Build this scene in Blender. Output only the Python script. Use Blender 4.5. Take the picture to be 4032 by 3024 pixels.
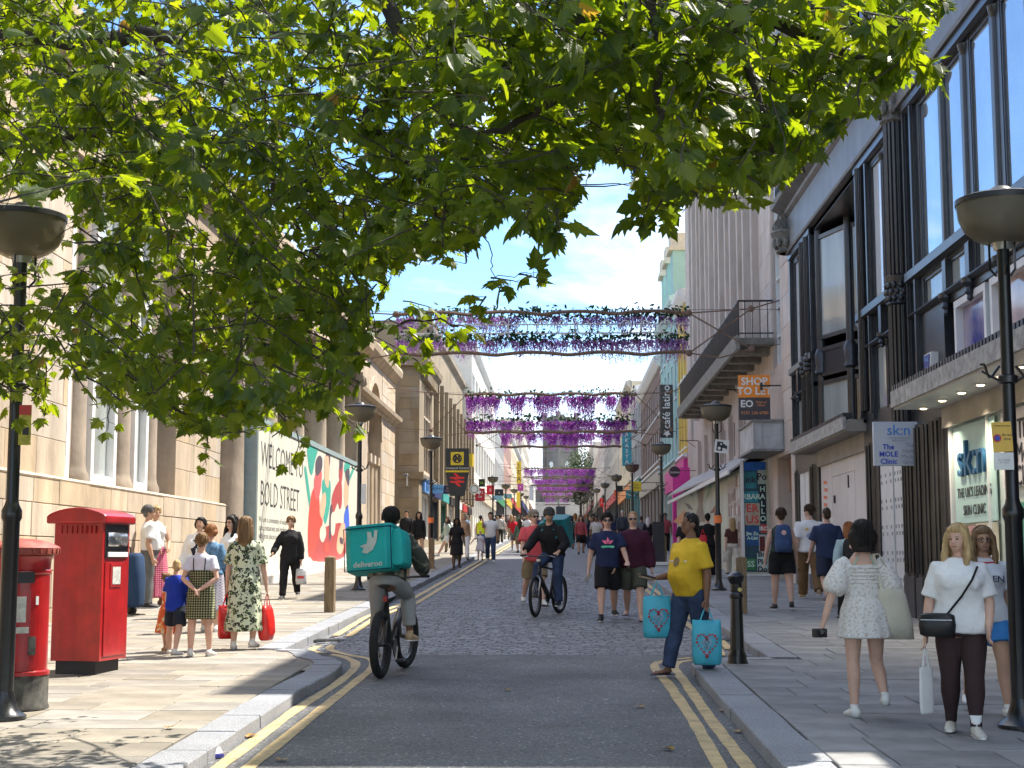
import bpy, bmesh, math, random
from mathutils import Vector, Matrix, Euler, noise
R = math.radians
random.seed(7)
for _o in list(bpy.data.objects):
 bpy.data.objects.remove(_o)
scene = bpy.context.scene
COL = scene.collection
FPX, PW, PH = 5900.0, 4032.0, 3024.0          # focal length in photo pixels
CAMZ = 1.6
PITCH = math.atan(688.0 / FPX)
YAW = math.atan(187.0 / 5940.0)
cam_d = bpy.data.cameras.new('camera')
cam = bpy.data.objects.new('camera', cam_d)
COL.objects.link(cam)
cam_d.sensor_width = 36.0
cam_d.lens = FPX / PW * 36.0
cam_d.clip_start = 0.1
cam_d.clip_end = 6000
cam.location = (0, 0, CAMZ)
cam.rotation_euler = (math.pi / 2 + PITCH, 0, YAW)
scene.camera = cam
SUN_AZ, SUN_EL = R(55), R(57)                 # azimuth measured from +Y towards +X
world = bpy.data.worlds.new('World')
scene.world = world
world.use_nodes = True
wn, wl = world.node_tree.nodes, world.node_tree.links
wn.clear()
w_out = wn.new('ShaderNodeOutputWorld')
w_bg = wn.new('ShaderNodeBackground')
w_sky = wn.new('ShaderNodeTexSky')
w_sky.sky_type = 'NISHITA'
w_sky.sun_disc = False
w_sky.sun_elevation = SUN_EL
w_sky.sun_rotation = SUN_AZ
w_sky.air_density = 1.0
w_sky.dust_density = 0.1
w_sky.ozone_density = 2.5
w_tc = wn.new('ShaderNodeTexCoord')
w_sep = wn.new('ShaderNodeSeparateXYZ')
wl.new(w_tc.outputs['Generated'], w_sep.inputs[0])
w_add = wn.new('ShaderNodeMath'); w_add.operation = 'ADD'; w_add.inputs[1].default_value = 0.16
w_mx = wn.new('ShaderNodeMath'); w_mx.operation = 'MAXIMUM'; w_mx.inputs[1].default_value = 0.0
wl.new(w_sep.outputs['Z'], w_mx.inputs[0]); wl.new(w_mx.outputs[0], w_add.inputs[0])
w_dx = wn.new('ShaderNodeMath'); w_dx.operation = 'DIVIDE'
w_dy = wn.new('ShaderNodeMath'); w_dy.operation = 'DIVIDE'
wl.new(w_sep.outputs['X'], w_dx.inputs[0]); wl.new(w_add.outputs[0], w_dx.inputs[1])
wl.new(w_sep.outputs['Y'], w_dy.inputs[0]); wl.new(w_add.outputs[0], w_dy.inputs[1])
w_cmb = wn.new('ShaderNodeCombineXYZ')
wl.new(w_dx.outputs[0], w_cmb.inputs[0]); wl.new(w_dy.outputs[0], w_cmb.inputs[1])
w_n = wn.new('ShaderNodeTexNoise')
w_n.inputs['Scale'].default_value = 1.15
w_n.inputs['Detail'].default_value = 6
w_n.inputs['Roughness'].default_value = 0.56
w_n.inputs['Distortion'].default_value = 0.35
w_map = wn.new('ShaderNodeMapping')
w_map.inputs['Location'].default_value = (0.55, 0.25, 0.4)
wl.new(w_cmb.outputs[0], w_map.inputs[0]); wl.new(w_map.outputs[0], w_n.inputs['Vector'])
w_rmp = wn.new('ShaderNodeValToRGB')
w_rmp.color_ramp.elements[0].position = 0.46
w_rmp.color_ramp.elements[0].color = (0, 0, 0, 1)
w_rmp.color_ramp.elements[1].position = 0.64
w_rmp.color_ramp.elements[1].color = (1, 1, 1, 1)
wl.new(w_n.outputs['Fac'], w_rmp.inputs[0])
w_mix = wn.new('ShaderNodeMix'); w_mix.data_type = 'RGBA'
w_mix.inputs['B'].default_value = (6.0, 6.2, 6.5, 1)
wl.new(w_rmp.outputs['Color'], w_mix.inputs['Factor'])
w_boost = wn.new('ShaderNodeMix'); w_boost.data_type = 'RGBA'; w_boost.blend_type = 'MULTIPLY'
w_boost.inputs['Factor'].default_value = 1.0
w_boost.inputs['B'].default_value = (0.66, 0.81, 0.96, 1)
wl.new(w_sky.outputs[0], w_boost.inputs['A'])
wl.new(w_boost.outputs['Result'], w_mix.inputs['A'])
wl.new(w_mix.outputs['Result'], w_bg.inputs['Color'])
w_bg.inputs['Strength'].default_value = 0.14
wl.new(w_bg.outputs[0], w_out.inputs[0])
sun_d = bpy.data.lights.new('sun', 'SUN')
sun_d.energy = 5.0
sun_d.angle = R(0.53)
sun_d.color = (1.0, 0.93, 0.82)
sun = bpy.data.objects.new('sun', sun_d)
COL.objects.link(sun)
SUNV = Vector((math.sin(SUN_AZ) * math.cos(SUN_EL), math.cos(SUN_AZ) * math.cos(SUN_EL), math.sin(SUN_EL)))
sun.rotation_euler = SUNV.to_track_quat('Z', 'Y').to_euler()
sun.location = (20, 10, 40)
vs = scene.view_settings
vs.view_transform = 'Standard'
vs.look = 'None'
vs.exposure = 1.2
vs.gamma = 1.0
vs.use_curve_mapping = False
scene.cycles.use_denoising = True
scene.cycles.max_bounces = 6
scene.cycles.diffuse_bounces = 3
scene.cycles.use_adaptive_sampling = True
scene.cycles.adaptive_threshold = 0.03
scene.cycles.glossy_bounces = 3
scene.cycles.transmission_bounces = 6
scene.cycles.transparent_max_bounces = 8
scene.cycles.caustics_reflective = False
scene.cycles.caustics_refractive = False
scene.cycles.sample_clamp_indirect = 6.0
_cy, _sy, _cp, _sp = math.cos(YAW), math.sin(YAW), math.cos(PITCH), math.sin(PITCH)
C_F = Vector((-_sy * _cp, _cy * _cp, _sp))
C_R = Vector((_cy, _sy, 0))
C_U = C_R.cross(C_F)
CAM = Vector((0, 0, CAMZ))
def zg(y):                                     # the street climbs away from the camera
 if y < 0:
  return 0.0147 * y
 return 0.0287 * y - 0.14 * (1 - math.exp(-y / 10.0))
def ray(px, py):
 return C_F + C_R * ((px - PW / 2) / FPX) + C_U * (-(py - PH / 2) / FPX)
def at(px, py, Y):                             # the point at street distance Y seen there
 d = ray(px, py)
 return CAM + d * (Y / d.y)
def atx(px, py, X):                            # the point on a facade plane x = X
 d = ray(px, py)
 return CAM + d * (X / d.x)
def G(px, py, dz=0.0):                         # the point of the ground (plus dz) seen there
 d = ray(px, py)
 lo, hi = 3.0, 700.0
 f = lambda Y: CAM.z + d.z * Y / d.y - (zg(Y) + dz)
 if f(hi) > 0:
  hi2 = lo
  while f(hi2) > 0 and hi2 < hi: hi2 *= 1.05
  hi = hi2
 for _ in range(50):
  m = (lo + hi) / 2
  if f(m) > 0: lo = m
  else: hi = m
 return CAM + d * (lo / d.y)
MATS = {}
def mat(name, col, rough=0.7, metal=0.0, var=0.12, scale=6.0, bump=0.0, bscale=40.0, col2=None, spec=0.4,
  island=0.0, objrand=0.0, coat=0.0, stretch=None, coords='Object', trans=0.0, detail=4, emit=0.0, stain=0.0, gum=0.0):
 if name in MATS:
  return MATS[name]
 m = bpy.data.materials.new(name)
 m.use_nodes = True
 n, l = m.node_tree.nodes, m.node_tree.links
 b = n['Principled BSDF']
 b.inputs['Roughness'].default_value = rough
 b.inputs['Metallic'].default_value = metal
 b.inputs['Specular IOR Level'].default_value = spec
 if coat: b.inputs['Coat Weight'].default_value = coat; b.inputs['Coat Roughness'].default_value = 0.08
 if trans: b.inputs['Transmission Weight'].default_value = trans
 tc = n.new('ShaderNodeTexCoord')
 src = tc.outputs[coords]
 if stretch:
  mp = n.new('ShaderNodeMapping'); mp.inputs['Scale'].default_value = stretch
  l.new(src, mp.inputs[0]); src = mp.outputs[0]
 c1 = tuple(max(0, c * (1 - var)) for c in col[:3])
 c2 = col2 if col2 else tuple(min(1, c * (1 + var)) for c in col[:3])
 nz = n.new('ShaderNodeTexNoise')
 nz.inputs['Scale'].default_value = scale; nz.inputs['Detail'].default_value = detail
 nz.inputs['Roughness'].default_value = 0.62
 l.new(src, nz.inputs['Vector'])
 rp = n.new('ShaderNodeValToRGB')
 rp.color_ramp.elements[0].position = 0.32; rp.color_ramp.elements[0].color = (*c1, 1)
 rp.color_ramp.elements[1].position = 0.68; rp.color_ramp.elements[1].color = (*c2[:3], 1)
 l.new(nz.outputs['Fac'], rp.inputs[0])
 out = rp.outputs['Color']
 if island or objrand:
  hs = n.new('ShaderNodeHueSaturation')
  g = n.new('ShaderNodeNewGeometry'); oi = n.new('ShaderNodeObjectInfo')
  ad = n.new('ShaderNodeMath'); ad.operation = 'ADD'
  l.new(g.outputs['Random Per Island'], ad.inputs[0]); l.new(oi.outputs['Random'], ad.inputs[1])
  fr = n.new('ShaderNodeMath'); fr.operation = 'FRACT'; l.new(ad.outputs[0], fr.inputs[0])
  mr = n.new('ShaderNodeMapRange'); a = max(island, objrand)
  mr.inputs['To Min'].default_value = 1 - a; mr.inputs['To Max'].default_value = 1 + a
  l.new(fr.outputs[0], mr.inputs['Value']); l.new(mr.outputs[0], hs.inputs['Value'])
  mr2 = n.new('ShaderNodeMapRange')
  mr2.inputs['To Min'].default_value = 1.25; mr2.inputs['To Max'].default_value = 0.7
  f2 = n.new('ShaderNodeMath'); f2.operation = 'MULTIPLY'; f2.inputs[1].default_value = 7.31
  f3 = n.new('ShaderNodeMath'); f3.operation = 'FRACT'
  l.new(fr.outputs[0], f2.inputs[0]); l.new(f2.outputs[0], f3.inputs[0]); l.new(f3.outputs[0], mr2.inputs['Value'])
  l.new(mr2.outputs[0], hs.inputs['Saturation'])
  l.new(out, hs.inputs['Color']); out = hs.outputs['Color']
 if stain:                                  # soot and rain streaks running down
  ms = n.new('ShaderNodeMapping'); ms.inputs['Scale'].default_value = (2.2, 2.2, 0.35); l.new(tc.outputs[coords], ms.inputs[0])
  ns = n.new('ShaderNodeTexNoise'); ns.inputs['Scale'].default_value = 1.0; ns.inputs['Detail'].default_value = 5; ns.inputs['Roughness'].default_value = 0.7; l.new(ms.outputs[0], ns.inputs['Vector'])
  rs = n.new('ShaderNodeMapRange'); rs.inputs['From Min'].default_value = 0.42; rs.inputs['From Max'].default_value = 0.72; rs.inputs['To Max'].default_value = stain; l.new(ns.outputs['Fac'], rs.inputs['Value'])
  mm = n.new('ShaderNodeMix'); mm.data_type = 'RGBA'; mm.inputs['B'].default_value = (*[c * 0.3 for c in col[:3]], 1); l.new(rs.outputs[0], mm.inputs['Factor']); l.new(out, mm.inputs['A']); out = mm.outputs['Result']
 if gum:
  vg = n.new('ShaderNodeTexVoronoi'); vg.inputs['Scale'].default_value = 3.5; l.new(tc.outputs[coords], vg.inputs['Vector'])
  lt = n.new('ShaderNodeMath'); lt.operation = 'LESS_THAN'; lt.inputs[1].default_value = 0.075; l.new(vg.outputs['Distance'], lt.inputs[0])
  mg = n.new('ShaderNodeMath'); mg.operation = 'MULTIPLY'; mg.inputs[1].default_value = gum; l.new(lt.outputs[0], mg.inputs[0])
  mm = n.new('ShaderNodeMix'); mm.data_type = 'RGBA'; mm.inputs['B'].default_value = (*[c * 1.7 for c in col[:3]], 1); l.new(mg.outputs[0], mm.inputs['Factor']); l.new(out, mm.inputs['A']); out = mm.outputs['Result']
 l.new(out, b.inputs['Base Color'])
 if emit:
  l.new(out, b.inputs['Emission Color']); b.inputs['Emission Strength'].default_value = emit
 if bump:
  n2 = n.new('ShaderNodeTexNoise'); n2.inputs['Scale'].default_value = bscale; n2.inputs['Detail'].default_value = 2
  l.new(src, n2.inputs['Vector'])
  bp = n.new('ShaderNodeBump'); bp.inputs['Strength'].default_value = bump; bp.inputs['Distance'].default_value = 0.02
  l.new(n2.outputs['Fac'], bp.inputs['Height']); l.new(bp.outputs[0], b.inputs['Normal'])
 MATS[name] = m
 return m
def tag(o, label=None, cat=None, group=None, kind=None):
 if label: o['label'] = label
 if cat: o['category'] = cat
 if group: o['group'] = group
 if kind: o['kind'] = kind
 return o
def empty(name, loc=(0, 0, 0), rz=0.0, label=None, cat=None, group=None, kind=None, parent=None):
 o = bpy.data.objects.new(name, None)
 o.empty_display_size = 0.2
 COL.objects.link(o)
 o.location = loc
 o.rotation_euler = (0, 0, rz)
 if parent: o.parent = parent
 return tag(o, label, cat, group, kind)
def wmat(o):                                   # world matrix without a depsgraph update
 m = Matrix.LocRotScale(o.location, o.rotation_euler.to_quaternion(), o.scale)
 return wmat(o.parent) @ m if o.parent else m
def child_copy(o, parent, first=True):
 c = o.copy(); COL.objects.link(c); c.parent = parent
 for ch in KIDS.get(o.name, []):
  child_copy(ch, c)
 KIDS.setdefault(parent.name if parent else '', []).append(c)
 return c
KIDS = {}
def copy_tree(root, loc, rz=None, label=None, group=None):
 r = root.copy(); COL.objects.link(r); r.location = loc
 if rz is not None: r.rotation_euler = (0, 0, rz)
 if label: r['label'] = label
 if group: r['group'] = group
 for ch in list(KIDS.get(root.name, [])):
  child_copy(ch, r)
 return r
class MB:
 """collects shapes and links them as one mesh object"""
 def __init__(s):
  s.v = []; s.f = []; s.mi = []; s.cur = 0; s.X = None
 def add(s, vs, fs):
  o = len(s.v)
  if s.X is not None: vs = [s.X @ Vector(p) for p in vs]
  s.v.extend([tuple(p) for p in vs]); s.f.extend([tuple(i + o for i in f) for f in fs]); s.mi.extend([s.cur] * len(fs))
  return s
 def box(s, x0, x1, y0, y1, z0, z1):
  x0, x1 = min(x0, x1), max(x0, x1); y0, y1 = min(y0, y1), max(y0, y1); z0, z1 = min(z0, z1), max(z0, z1)
  return s.add([(x0, y0, z0), (x1, y0, z0), (x1, y1, z0), (x0, y1, z0), (x0, y0, z1), (x1, y0, z1), (x1, y1, z1), (x0, y1, z1)],
                     [(0, 3, 2, 1), (4, 5, 6, 7), (0, 1, 5, 4), (1, 2, 6, 5), (2, 3, 7, 6), (3, 0, 4, 7)])
 def obox(s, c, sx, sy, sz, M=None):        # box of half sizes, turned by M
  pts = [(a * sx, b * sy, d * sz) for d in (-1, 1) for (a, b) in ((-1, -1), (1, -1), (1, 1), (-1, 1))]
  M = M or Matrix.Identity(3)
  return s.add([Vector(c) + M @ Vector(p) for p in pts],
                     [(0, 3, 2, 1), (4, 5, 6, 7), (0, 1, 5, 4), (1, 2, 6, 5), (2, 3, 7, 6), (3, 0, 4, 7)])
 def quad(s, a, b, c, d):
  return s.add([a, b, c, d], [(0, 1, 2, 3)])
 def tube(s, pts, rad, n=8, caps=True, sq=1.0, up=None):
  pts = [Vector(p) for p in pts]
  if not hasattr(rad, '__len__'): rad = [rad] * len(pts)
  vs, fs = [], []
  prev = None
  for i, p in enumerate(pts):
   if i == 0: t = pts[1] - p
   elif i == len(pts) - 1: t = p - pts[i - 1]
   else: t = (pts[i + 1] - p).normalized() + (p - pts[i - 1]).normalized()
   if t.length < 1e-9: t = Vector((0, 0, 1))
   t.normalize()
   if prev is None:
    ref = Vector(up) if up else (Vector((0, 0, 1)) if abs(t.z) < 0.9 else Vector((0, 1, 0)))
    a = t.cross(ref).normalized()
   else:
    a = prev - t * prev.dot(t)
    a = a.normalized() if a.length > 1e-6 else t.orthogonal().normalized()
   prev = a
   b = t.cross(a)
   r = rad[i]
   ra, rb = (r if not hasattr(r, '__len__') else r[0]), (r * sq if not hasattr(r, '__len__') else r[1])
   for k in range(n):
    w = 2 * math.pi * k / n
    vs.append(p + a * (ra * math.cos(w)) + b * (rb * math.sin(w)))
  for i in range(len(pts) - 1):
   for k in range(n):
    k2 = (k + 1) % n
    fs.append((i * n + k, i * n + k2, (i + 1) * n + k2, (i + 1) * n + k))
  if caps:
   fs.append(tuple(range(n - 1, -1, -1)))
   fs.append(tuple(range((len(pts) - 1) * n, len(pts) * n)))
  return s.add(vs, fs)
 def lathe(s, c, prof, n=20, cap=True):     # prof: list of (r, z)
  vs, fs = [], []
  for (r, z) in prof:
   for k in range(n):
    w = 2 * math.pi * k / n
    vs.append((c[0] + r * math.cos(w), c[1] + r * math.sin(w), c[2] + z))
  for i in range(len(prof) - 1):
   for k in range(n):
    k2 = (k + 1) % n
    fs.append((i * n + k, i * n + k2, (i + 1) * n + k2, (i + 1) * n + k))
  if cap:
   fs.append(tuple(range(n - 1, -1, -1)))
   fs.append(tuple(range((len(prof) - 1) * n, len(prof) * n)))
  return s.add(vs, fs)
 def ell(s, c, rx, ry, rz, nu=12, nv=8, M=None):
  vs, fs = [], []
  M = M or Matrix.Identity(3)
  c = Vector(c)
  vs.append(c + M @ Vector((0, 0, -rz)))
  for j in range(1, nv):
   ph = -math.pi / 2 + math.pi * j / nv
   for k in range(nu):
    w = 2 * math.pi * k / nu
    vs.append(c + M @ Vector((rx * math.cos(ph) * math.cos(w), ry * math.cos(ph) * math.sin(w), rz * math.sin(ph))))
  vs.append(c + M @ Vector((0, 0, rz)))
  for k in range(nu):
   fs.append((0, 1 + (k + 1) % nu, 1 + k))
  for j in range(nv - 2):
   for k in range(nu):
    k2 = (k + 1) % nu
    fs.append((1 + j * nu + k, 1 + j * nu + k2, 1 + (j + 1) * nu + k2, 1 + (j + 1) * nu + k))
  b = 1 + (nv - 2) * nu
  for k in range(nu):
   fs.append((b + k, b + (k + 1) % nu, len(vs) - 1))
  return s.add(vs, fs)
 def loft(s, rings, cap=True):              # rings: lists of equal point counts
  n = len(rings[0]); vs = [p for r in rings for p in r]; fs = []
  for i in range(len(rings) - 1):
   for k in range(n):
    k2 = (k + 1) % n
    fs.append((i * n + k, i * n + k2, (i + 1) * n + k2, (i + 1) * n + k))
  if cap:
   fs.append(tuple(range(n - 1, -1, -1)))
   fs.append(tuple(range((len(rings) - 1) * n, len(rings) * n)))
  return s.add(vs, fs)
 def prism(s, poly, d, M):                  # 2d polygon (x, y) with thickness d along local z, placed by matrix M
  n = len(poly)
  vs = [M @ Vector((x, y, 0)) for x, y in poly] + [M @ Vector((x, y, d)) for x, y in poly]
  fs = [tuple(range(n - 1, -1, -1)), tuple(range(n, 2 * n))]
  fs += [(i, (i + 1) % n, n + (i + 1) % n, n + i) for i in range(n)]
  return s.add(vs, fs)
 def mesh(s, name, mats, inv=None, smooth=False):
  me = bpy.data.meshes.new(name)
  vs = [inv @ Vector(p) for p in s.v] if inv is not None else s.v
  me.from_pydata([tuple(p) for p in vs], [], s.f)
  for m in (mats if isinstance(mats, (list, tuple)) else [mats]):
   me.materials.append(m)
  if any(s.mi): me.polygons.foreach_set('material_index', s.mi)
  if smooth: me.polygons.foreach_set('use_smooth', [True] * len(s.f))
  me.update()
  return me
 def build(s, name, mats, parent=None, world=False, smooth=False, bevel=0, label=None, cat=None, group=None, kind=None, loc=None, auto=None):
  inv = None
  if world and parent: inv = wmat(parent).inverted()
  elif world and loc is not None: inv = Matrix.Translation(Vector(loc)).inverted()
  me = s.mesh(name, mats, inv, smooth or auto is not None)
  o = bpy.data.objects.new(name, me)
  COL.objects.link(o)
  if loc is not None: o.location = loc
  if parent:
   o.parent = parent
   KIDS.setdefault(parent.name, []).append(o)
  if auto is not None:
   me.set_sharp_from_angle(angle=R(auto))
  if bevel:
   b = o.modifiers.new('bevel', 'BEVEL'); b.width = bevel; b.segments = 2; b.limit_method = 'ANGLE'
   b.harden_normals = False
  return tag(o, label, cat, group, kind)
def link_mesh(name, me, parent=None, loc=(0, 0, 0), rot=None):
 o = bpy.data.objects.new(name, me)
 COL.objects.link(o)
 o.location = loc
 if rot is not None: o.rotation_euler = rot
 if parent:
  o.parent = parent
  KIDS.setdefault(parent.name, []).append(o)
 return o
def frame_mat(origin, xdir, ydir):             # matrix whose local x and y run along the given directions
 x = Vector(xdir).normalized(); y = Vector(ydir).normalized(); z = x.cross(y)
 M = Matrix(((x.x, y.x, z.x, origin[0]), (x.y, y.y, z.y, origin[1]), (x.z, y.z, z.z, origin[2]), (0, 0, 0, 1)))
 return M
def lettering(text, size, M, m, parent, depth=0.004, align='CENTER', name='lettering', font_shear=0, sx=1.0, spacing=1.0, bold=0.0):
 """flat printed or raised letters, lying in the local xy plane of M (world), as a mesh part"""
 cu = bpy.data.curves.new(name, 'FONT')
 cu.body = text; cu.size = size; cu.align_x = align; cu.align_y = 'CENTER'
 cu.extrude = depth; cu.shear = font_shear; cu.space_character = spacing; cu.offset = bold
 cu.resolution_u = 2
 tmp = bpy.data.objects.new('tmp_text', cu)
 me = bpy.data.meshes.new_from_object(tmp)
 bpy.data.objects.remove(tmp); bpy.data.curves.remove(cu)
 me.name = name
 me.materials.clear(); me.materials.append(m)
 me.transform(Matrix.Diagonal((sx, 1, 1, 1)))
 o = bpy.data.objects.new(name, me)
 COL.objects.link(o)
 o.parent = parent
 KIDS.setdefault(parent.name, []).append(o)
 L = wmat(parent).inverted() @ M
 o.location = L.to_translation(); o.rotation_euler = L.to_euler()
 return o
# ================================================================== ground, road, pavements
XR, XL, XH = 5.7, -7.85, -7.22                 # right building line, left wall, left hoarding
KH = 0.10                                      # kerb height
KL, KLM, KR, KRM = -2.40, -3.38, 1.42, 2.38    # kerb faces: left near / left main / right near / right main
def sheet(mb, x0, x1, y0, y1, dz, step=2.0, nx=1):
 ys = [y0]
 while ys[-1] < y1 - 1e-6:
  ys.append(min(y1, ys[-1] + step * (1 + max(0, ys[-1]) / 60.0)))
 vs = [(x0 + (x1 - x0) * i / nx, y, zg(y) + dz) for y in ys for i in range(nx + 1)]
 fs = []
 for j in range(len(ys) - 1):
  for i in range(nx):
   a = j * (nx + 1) + i
   fs.append((a, a + 1, a + nx + 2, a + nx + 1))
 mb.add(vs, fs)
M_ground = mat('ground_earth', (0.12, 0.115, 0.11), 0.95, var=0.2, scale=0.4)
def speckle_mat(name, base, dark, light, rough=0.9, gscale=160.0, patch=0.35, wear=0.0):
 m = bpy.data.materials.new(name); m.use_nodes = True
 n, l = m.node_tree.nodes, m.node_tree.links
 b = n['Principled BSDF']; b.inputs['Roughness'].default_value = rough; b.inputs['Specular IOR Level'].default_value = 0.35
 tc = n.new('ShaderNodeTexCoord')
 v = n.new('ShaderNodeTexVoronoi'); v.inputs['Scale'].default_value = gscale
 l.new(tc.outputs['Object'], v.inputs['Vector'])
 rp = n.new('ShaderNodeValToRGB')
 e = rp.color_ramp.elements
 e[0].position = 0.0; e[0].color = (*dark, 1)
 e[1].position = 1.0; e[1].color = (*light, 1)
 e2 = rp.color_ramp.elements.new(0.45); e2.color = (*base, 1)
 e3 = rp.color_ramp.elements.new(0.86); e3.color = (*[c * 1.25 for c in base], 1)
 l.new(v.outputs['Color'], rp.inputs[0])
 nz = n.new('ShaderNodeTexNoise'); nz.inputs['Scale'].default_value = 0.9; nz.inputs['Detail'].default_value = 8
 l.new(tc.outputs['Object'], nz.inputs['Vector'])
 mr = n.new('ShaderNodeMapRange'); mr.inputs['From Min'].default_value = 0.3; mr.inputs['From Max'].default_value = 0.7
 mr.inputs['To Min'].default_value = 1 - patch; mr.inputs['To Max'].default_value = 1 + patch
 l.new(nz.outputs['Fac'], mr.inputs['Value'])
 mx = n.new('ShaderNodeMix'); mx.data_type = 'RGBA'; mx.blend_type = 'MULTIPLY'; mx.inputs['Factor'].default_value = 1
 l.new(rp.outputs['Color'], mx.inputs['A']); l.new(mr.outputs[0], mx.inputs['B'])
 l.new(mx.outputs['Result'], b.inputs['Base Color'])
 bp = n.new('ShaderNodeBump'); bp.inputs['Strength'].default_value = 0.55; bp.inputs['Distance'].default_value = 0.006
 l.new(v.outputs['Distance'], bp.inputs['Height']); l.new(bp.outputs[0], b.inputs['Normal'])
 MATS[name] = m
 return m
M_asphalt = speckle_mat('asphalt', (0.13, 0.131, 0.133), (0.055, 0.056, 0.058), (0.55, 0.54, 0.52), 0.85, 62.0, 0.3)
M_kerb = speckle_mat('kerb_granite', (0.25, 0.26, 0.28), (0.14, 0.145, 0.16), (0.46, 0.47, 0.5), 0.75, 130.0, 0.15)
M_slab = mat('york_stone', (0.245, 0.222, 0.185), 0.85, var=0.26, scale=1.7, bump=0.25, bscale=22, gum=0.5, island=0.17, objrand=0.17)
M_slab_r = mat('pavement_stone', (0.215, 0.215, 0.215), 0.72, var=0.26, scale=1.7, bump=0.22, bscale=22, gum=0.35, island=0.16, objrand=0.16)
M_sett = mat('sett_stone', (0.185, 0.182, 0.19), 0.62, var=0.25, scale=9, bump=0.3, bscale=60, island=0.25, objrand=0.25, spec=0.5)
M_joint = mat('joint_sand', (0.075, 0.07, 0.062), 0.95, var=0.3, scale=8)
M_yellow = mat('yellow_line_paint', (0.52, 0.385, 0.19), 0.7, var=0.22, scale=5.0, bump=0.3, bscale=120, detail=10)
def worn_paint():
 m = M_yellow; n, l = m.node_tree.nodes, m.node_tree.links; b = n['Principled BSDF']; src = b.inputs['Base Color'].links[0].from_socket
 tc = n.new('ShaderNodeTexCoord'); nz = n.new('ShaderNodeTexNoise'); nz.inputs['Scale'].default_value = 9; nz.inputs['Detail'].default_value = 8; nz.inputs['Roughness'].default_value = 0.75; l.new(tc.outputs['Object'], nz.inputs['Vector'])
 mr = n.new('ShaderNodeMapRange'); mr.inputs['From Min'].default_value = 0.54; mr.inputs['From Max'].default_value = 0.66; mr.inputs['To Max'].default_value = 0.75; l.new(nz.outputs['Fac'], mr.inputs['Value'])
 mx = n.new('ShaderNodeMix'); mx.data_type = 'RGBA'; mx.inputs['B'].default_value = (0.11, 0.10, 0.085, 1); l.new(mr.outputs[0], mx.inputs['Factor']); l.new(src, mx.inputs['A']); l.new(mx.outputs['Result'], b.inputs['Base Color'])
worn_paint()
M_iron = mat('cast_iron_grey', (0.10, 0.10, 0.10), 0.6, metal=0.5, var=0.3, scale=20)
mb = MB(); sheet(mb, -900, 900, -80, 3000, -0.25, 4.0)
tag(mb.build('ground', M_ground), kind='structure')
mb = MB(); sheet(mb, -3.6, 2.6, -20, 18.75, 0.0, 1.5)
tag(mb.build('road', M_asphalt), kind='structure')
mb = MB(); sheet(mb, -3.6, 2.6, 18.75, 620, -0.02, 1.5)
sett_bed = tag(mb.build('sett_paving', mat('sett_bed_far', (0.15, 0.147, 0.15), 0.75, var=0.3, scale=7, bump=0.5, bscale=9, stretch=(2.2, 4.5, 1))), kind='structure')
def gpts(lst):
 return [(p.x, p.y) for p in (G(x, y, KH) for x, y in lst)]
kerb_L = [(KL, -6), (KL, 2), (KL, 14.0)] + gpts([(1260, 2674), (1306, 2650), (1339, 2624), (1350, 2612), (1344, 2602), (1317, 2591), (1274, 2584)]) + [(-3.0, 18.35), (-3.38, 18.45)]
kerb_Lm = [(KLM, 18.45), (KLM, 430)]
kerb_R = [(KR, -6), (KR, 2), (KR, 15.6), (KR, 16.55), (1.45, 16.95), (1.56, 17.2), (1.75, 17.36), (2.38, 17.42)]
kerb_Rm = [(KRM, 17.42), (KRM, 430)]
def walk(path, step):
 """points every step along a polyline"""
 out = []; carry = 0.0
 pts = [Vector((x, y, 0)) for x, y in path]
 tot = sum((b - a).length for a, b in zip(pts, pts[1:]))
 n = max(1, round(tot / step)); st = tot / n
 res = [pts[0]]; acc = 0.0; k = 1
 for a, b in zip(pts, pts[1:]):
  L = (b - a).length; t = st * k - acc
  while t <= L + 1e-6 and k <= n:
   res.append(a + (b - a) * (t / L)); k += 1; t = st * k - acc
  acc += L
 return res
def kerb(name, paths, side, width, group_label):
 root = empty(name, (paths[0][0][0][0], 8, zg(8)), kind='structure')
 inv = wmat(root).inverted()
 far = MB()
 cnt = 0
 for path, step in paths:
  pts = walk(path, step)
  for i, (a, b) in enumerate(zip(pts, pts[1:])):
   d = (b - a).normalized(); nrm = Vector((d.y, -d.x, 0)) * (1 if side > 0 else -1)   # into the pavement
   g = 0.006
   a2, b2 = a + d * g, b - d * g
   jz = random.uniform(-0.004, 0.004); ji = random.uniform(-0.006, 0.006)
   w = width + random.uniform(-0.01, 0.01)
   P = lambda p, off, z: (p.x + nrm.x * off, p.y + nrm.y * off, zg(p.y) + z)
   c = 0.012
   prof = [(ji, -0.1), (ji + 0.004, KH - c + jz), (ji + c, KH + jz), (w - 0.006, KH + jz), (w - 0.006, -0.05)]
   vs = [P(a2, o, z) for o, z in prof] + [P(b2, o, z) for o, z in prof]
   n = len(prof)
   fs = [(k, n + k, n + k + 1, k + 1) for k in range(n - 1)] + [tuple(range(n)), tuple(range(2 * n - 1, n - 1, -1))]
   if side < 0: fs = [tuple(reversed(f)) for f in fs]
   if a.y < 70 and cnt < 110 and a.y > 6.0:
    m1 = MB(); m1.add(vs, fs); m1.build('kerb_stone', M_kerb, root, world=True); cnt += 1
   else:
    far.add(vs, fs)
 far.build('kerb_run', M_kerb, root, world=True, kind='stuff')
 return root
def dens(path, s1): return [(path, s1)]
kerb('kerb', [(kerb_L[:3], 0.92), (kerb_L[2:], 0.36), ([(KLM, 18.45), (KLM, 60)], 0.92), ([(KLM, 60), (KLM, 430)], 3.0)], -1, 0.31, 'left')
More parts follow.
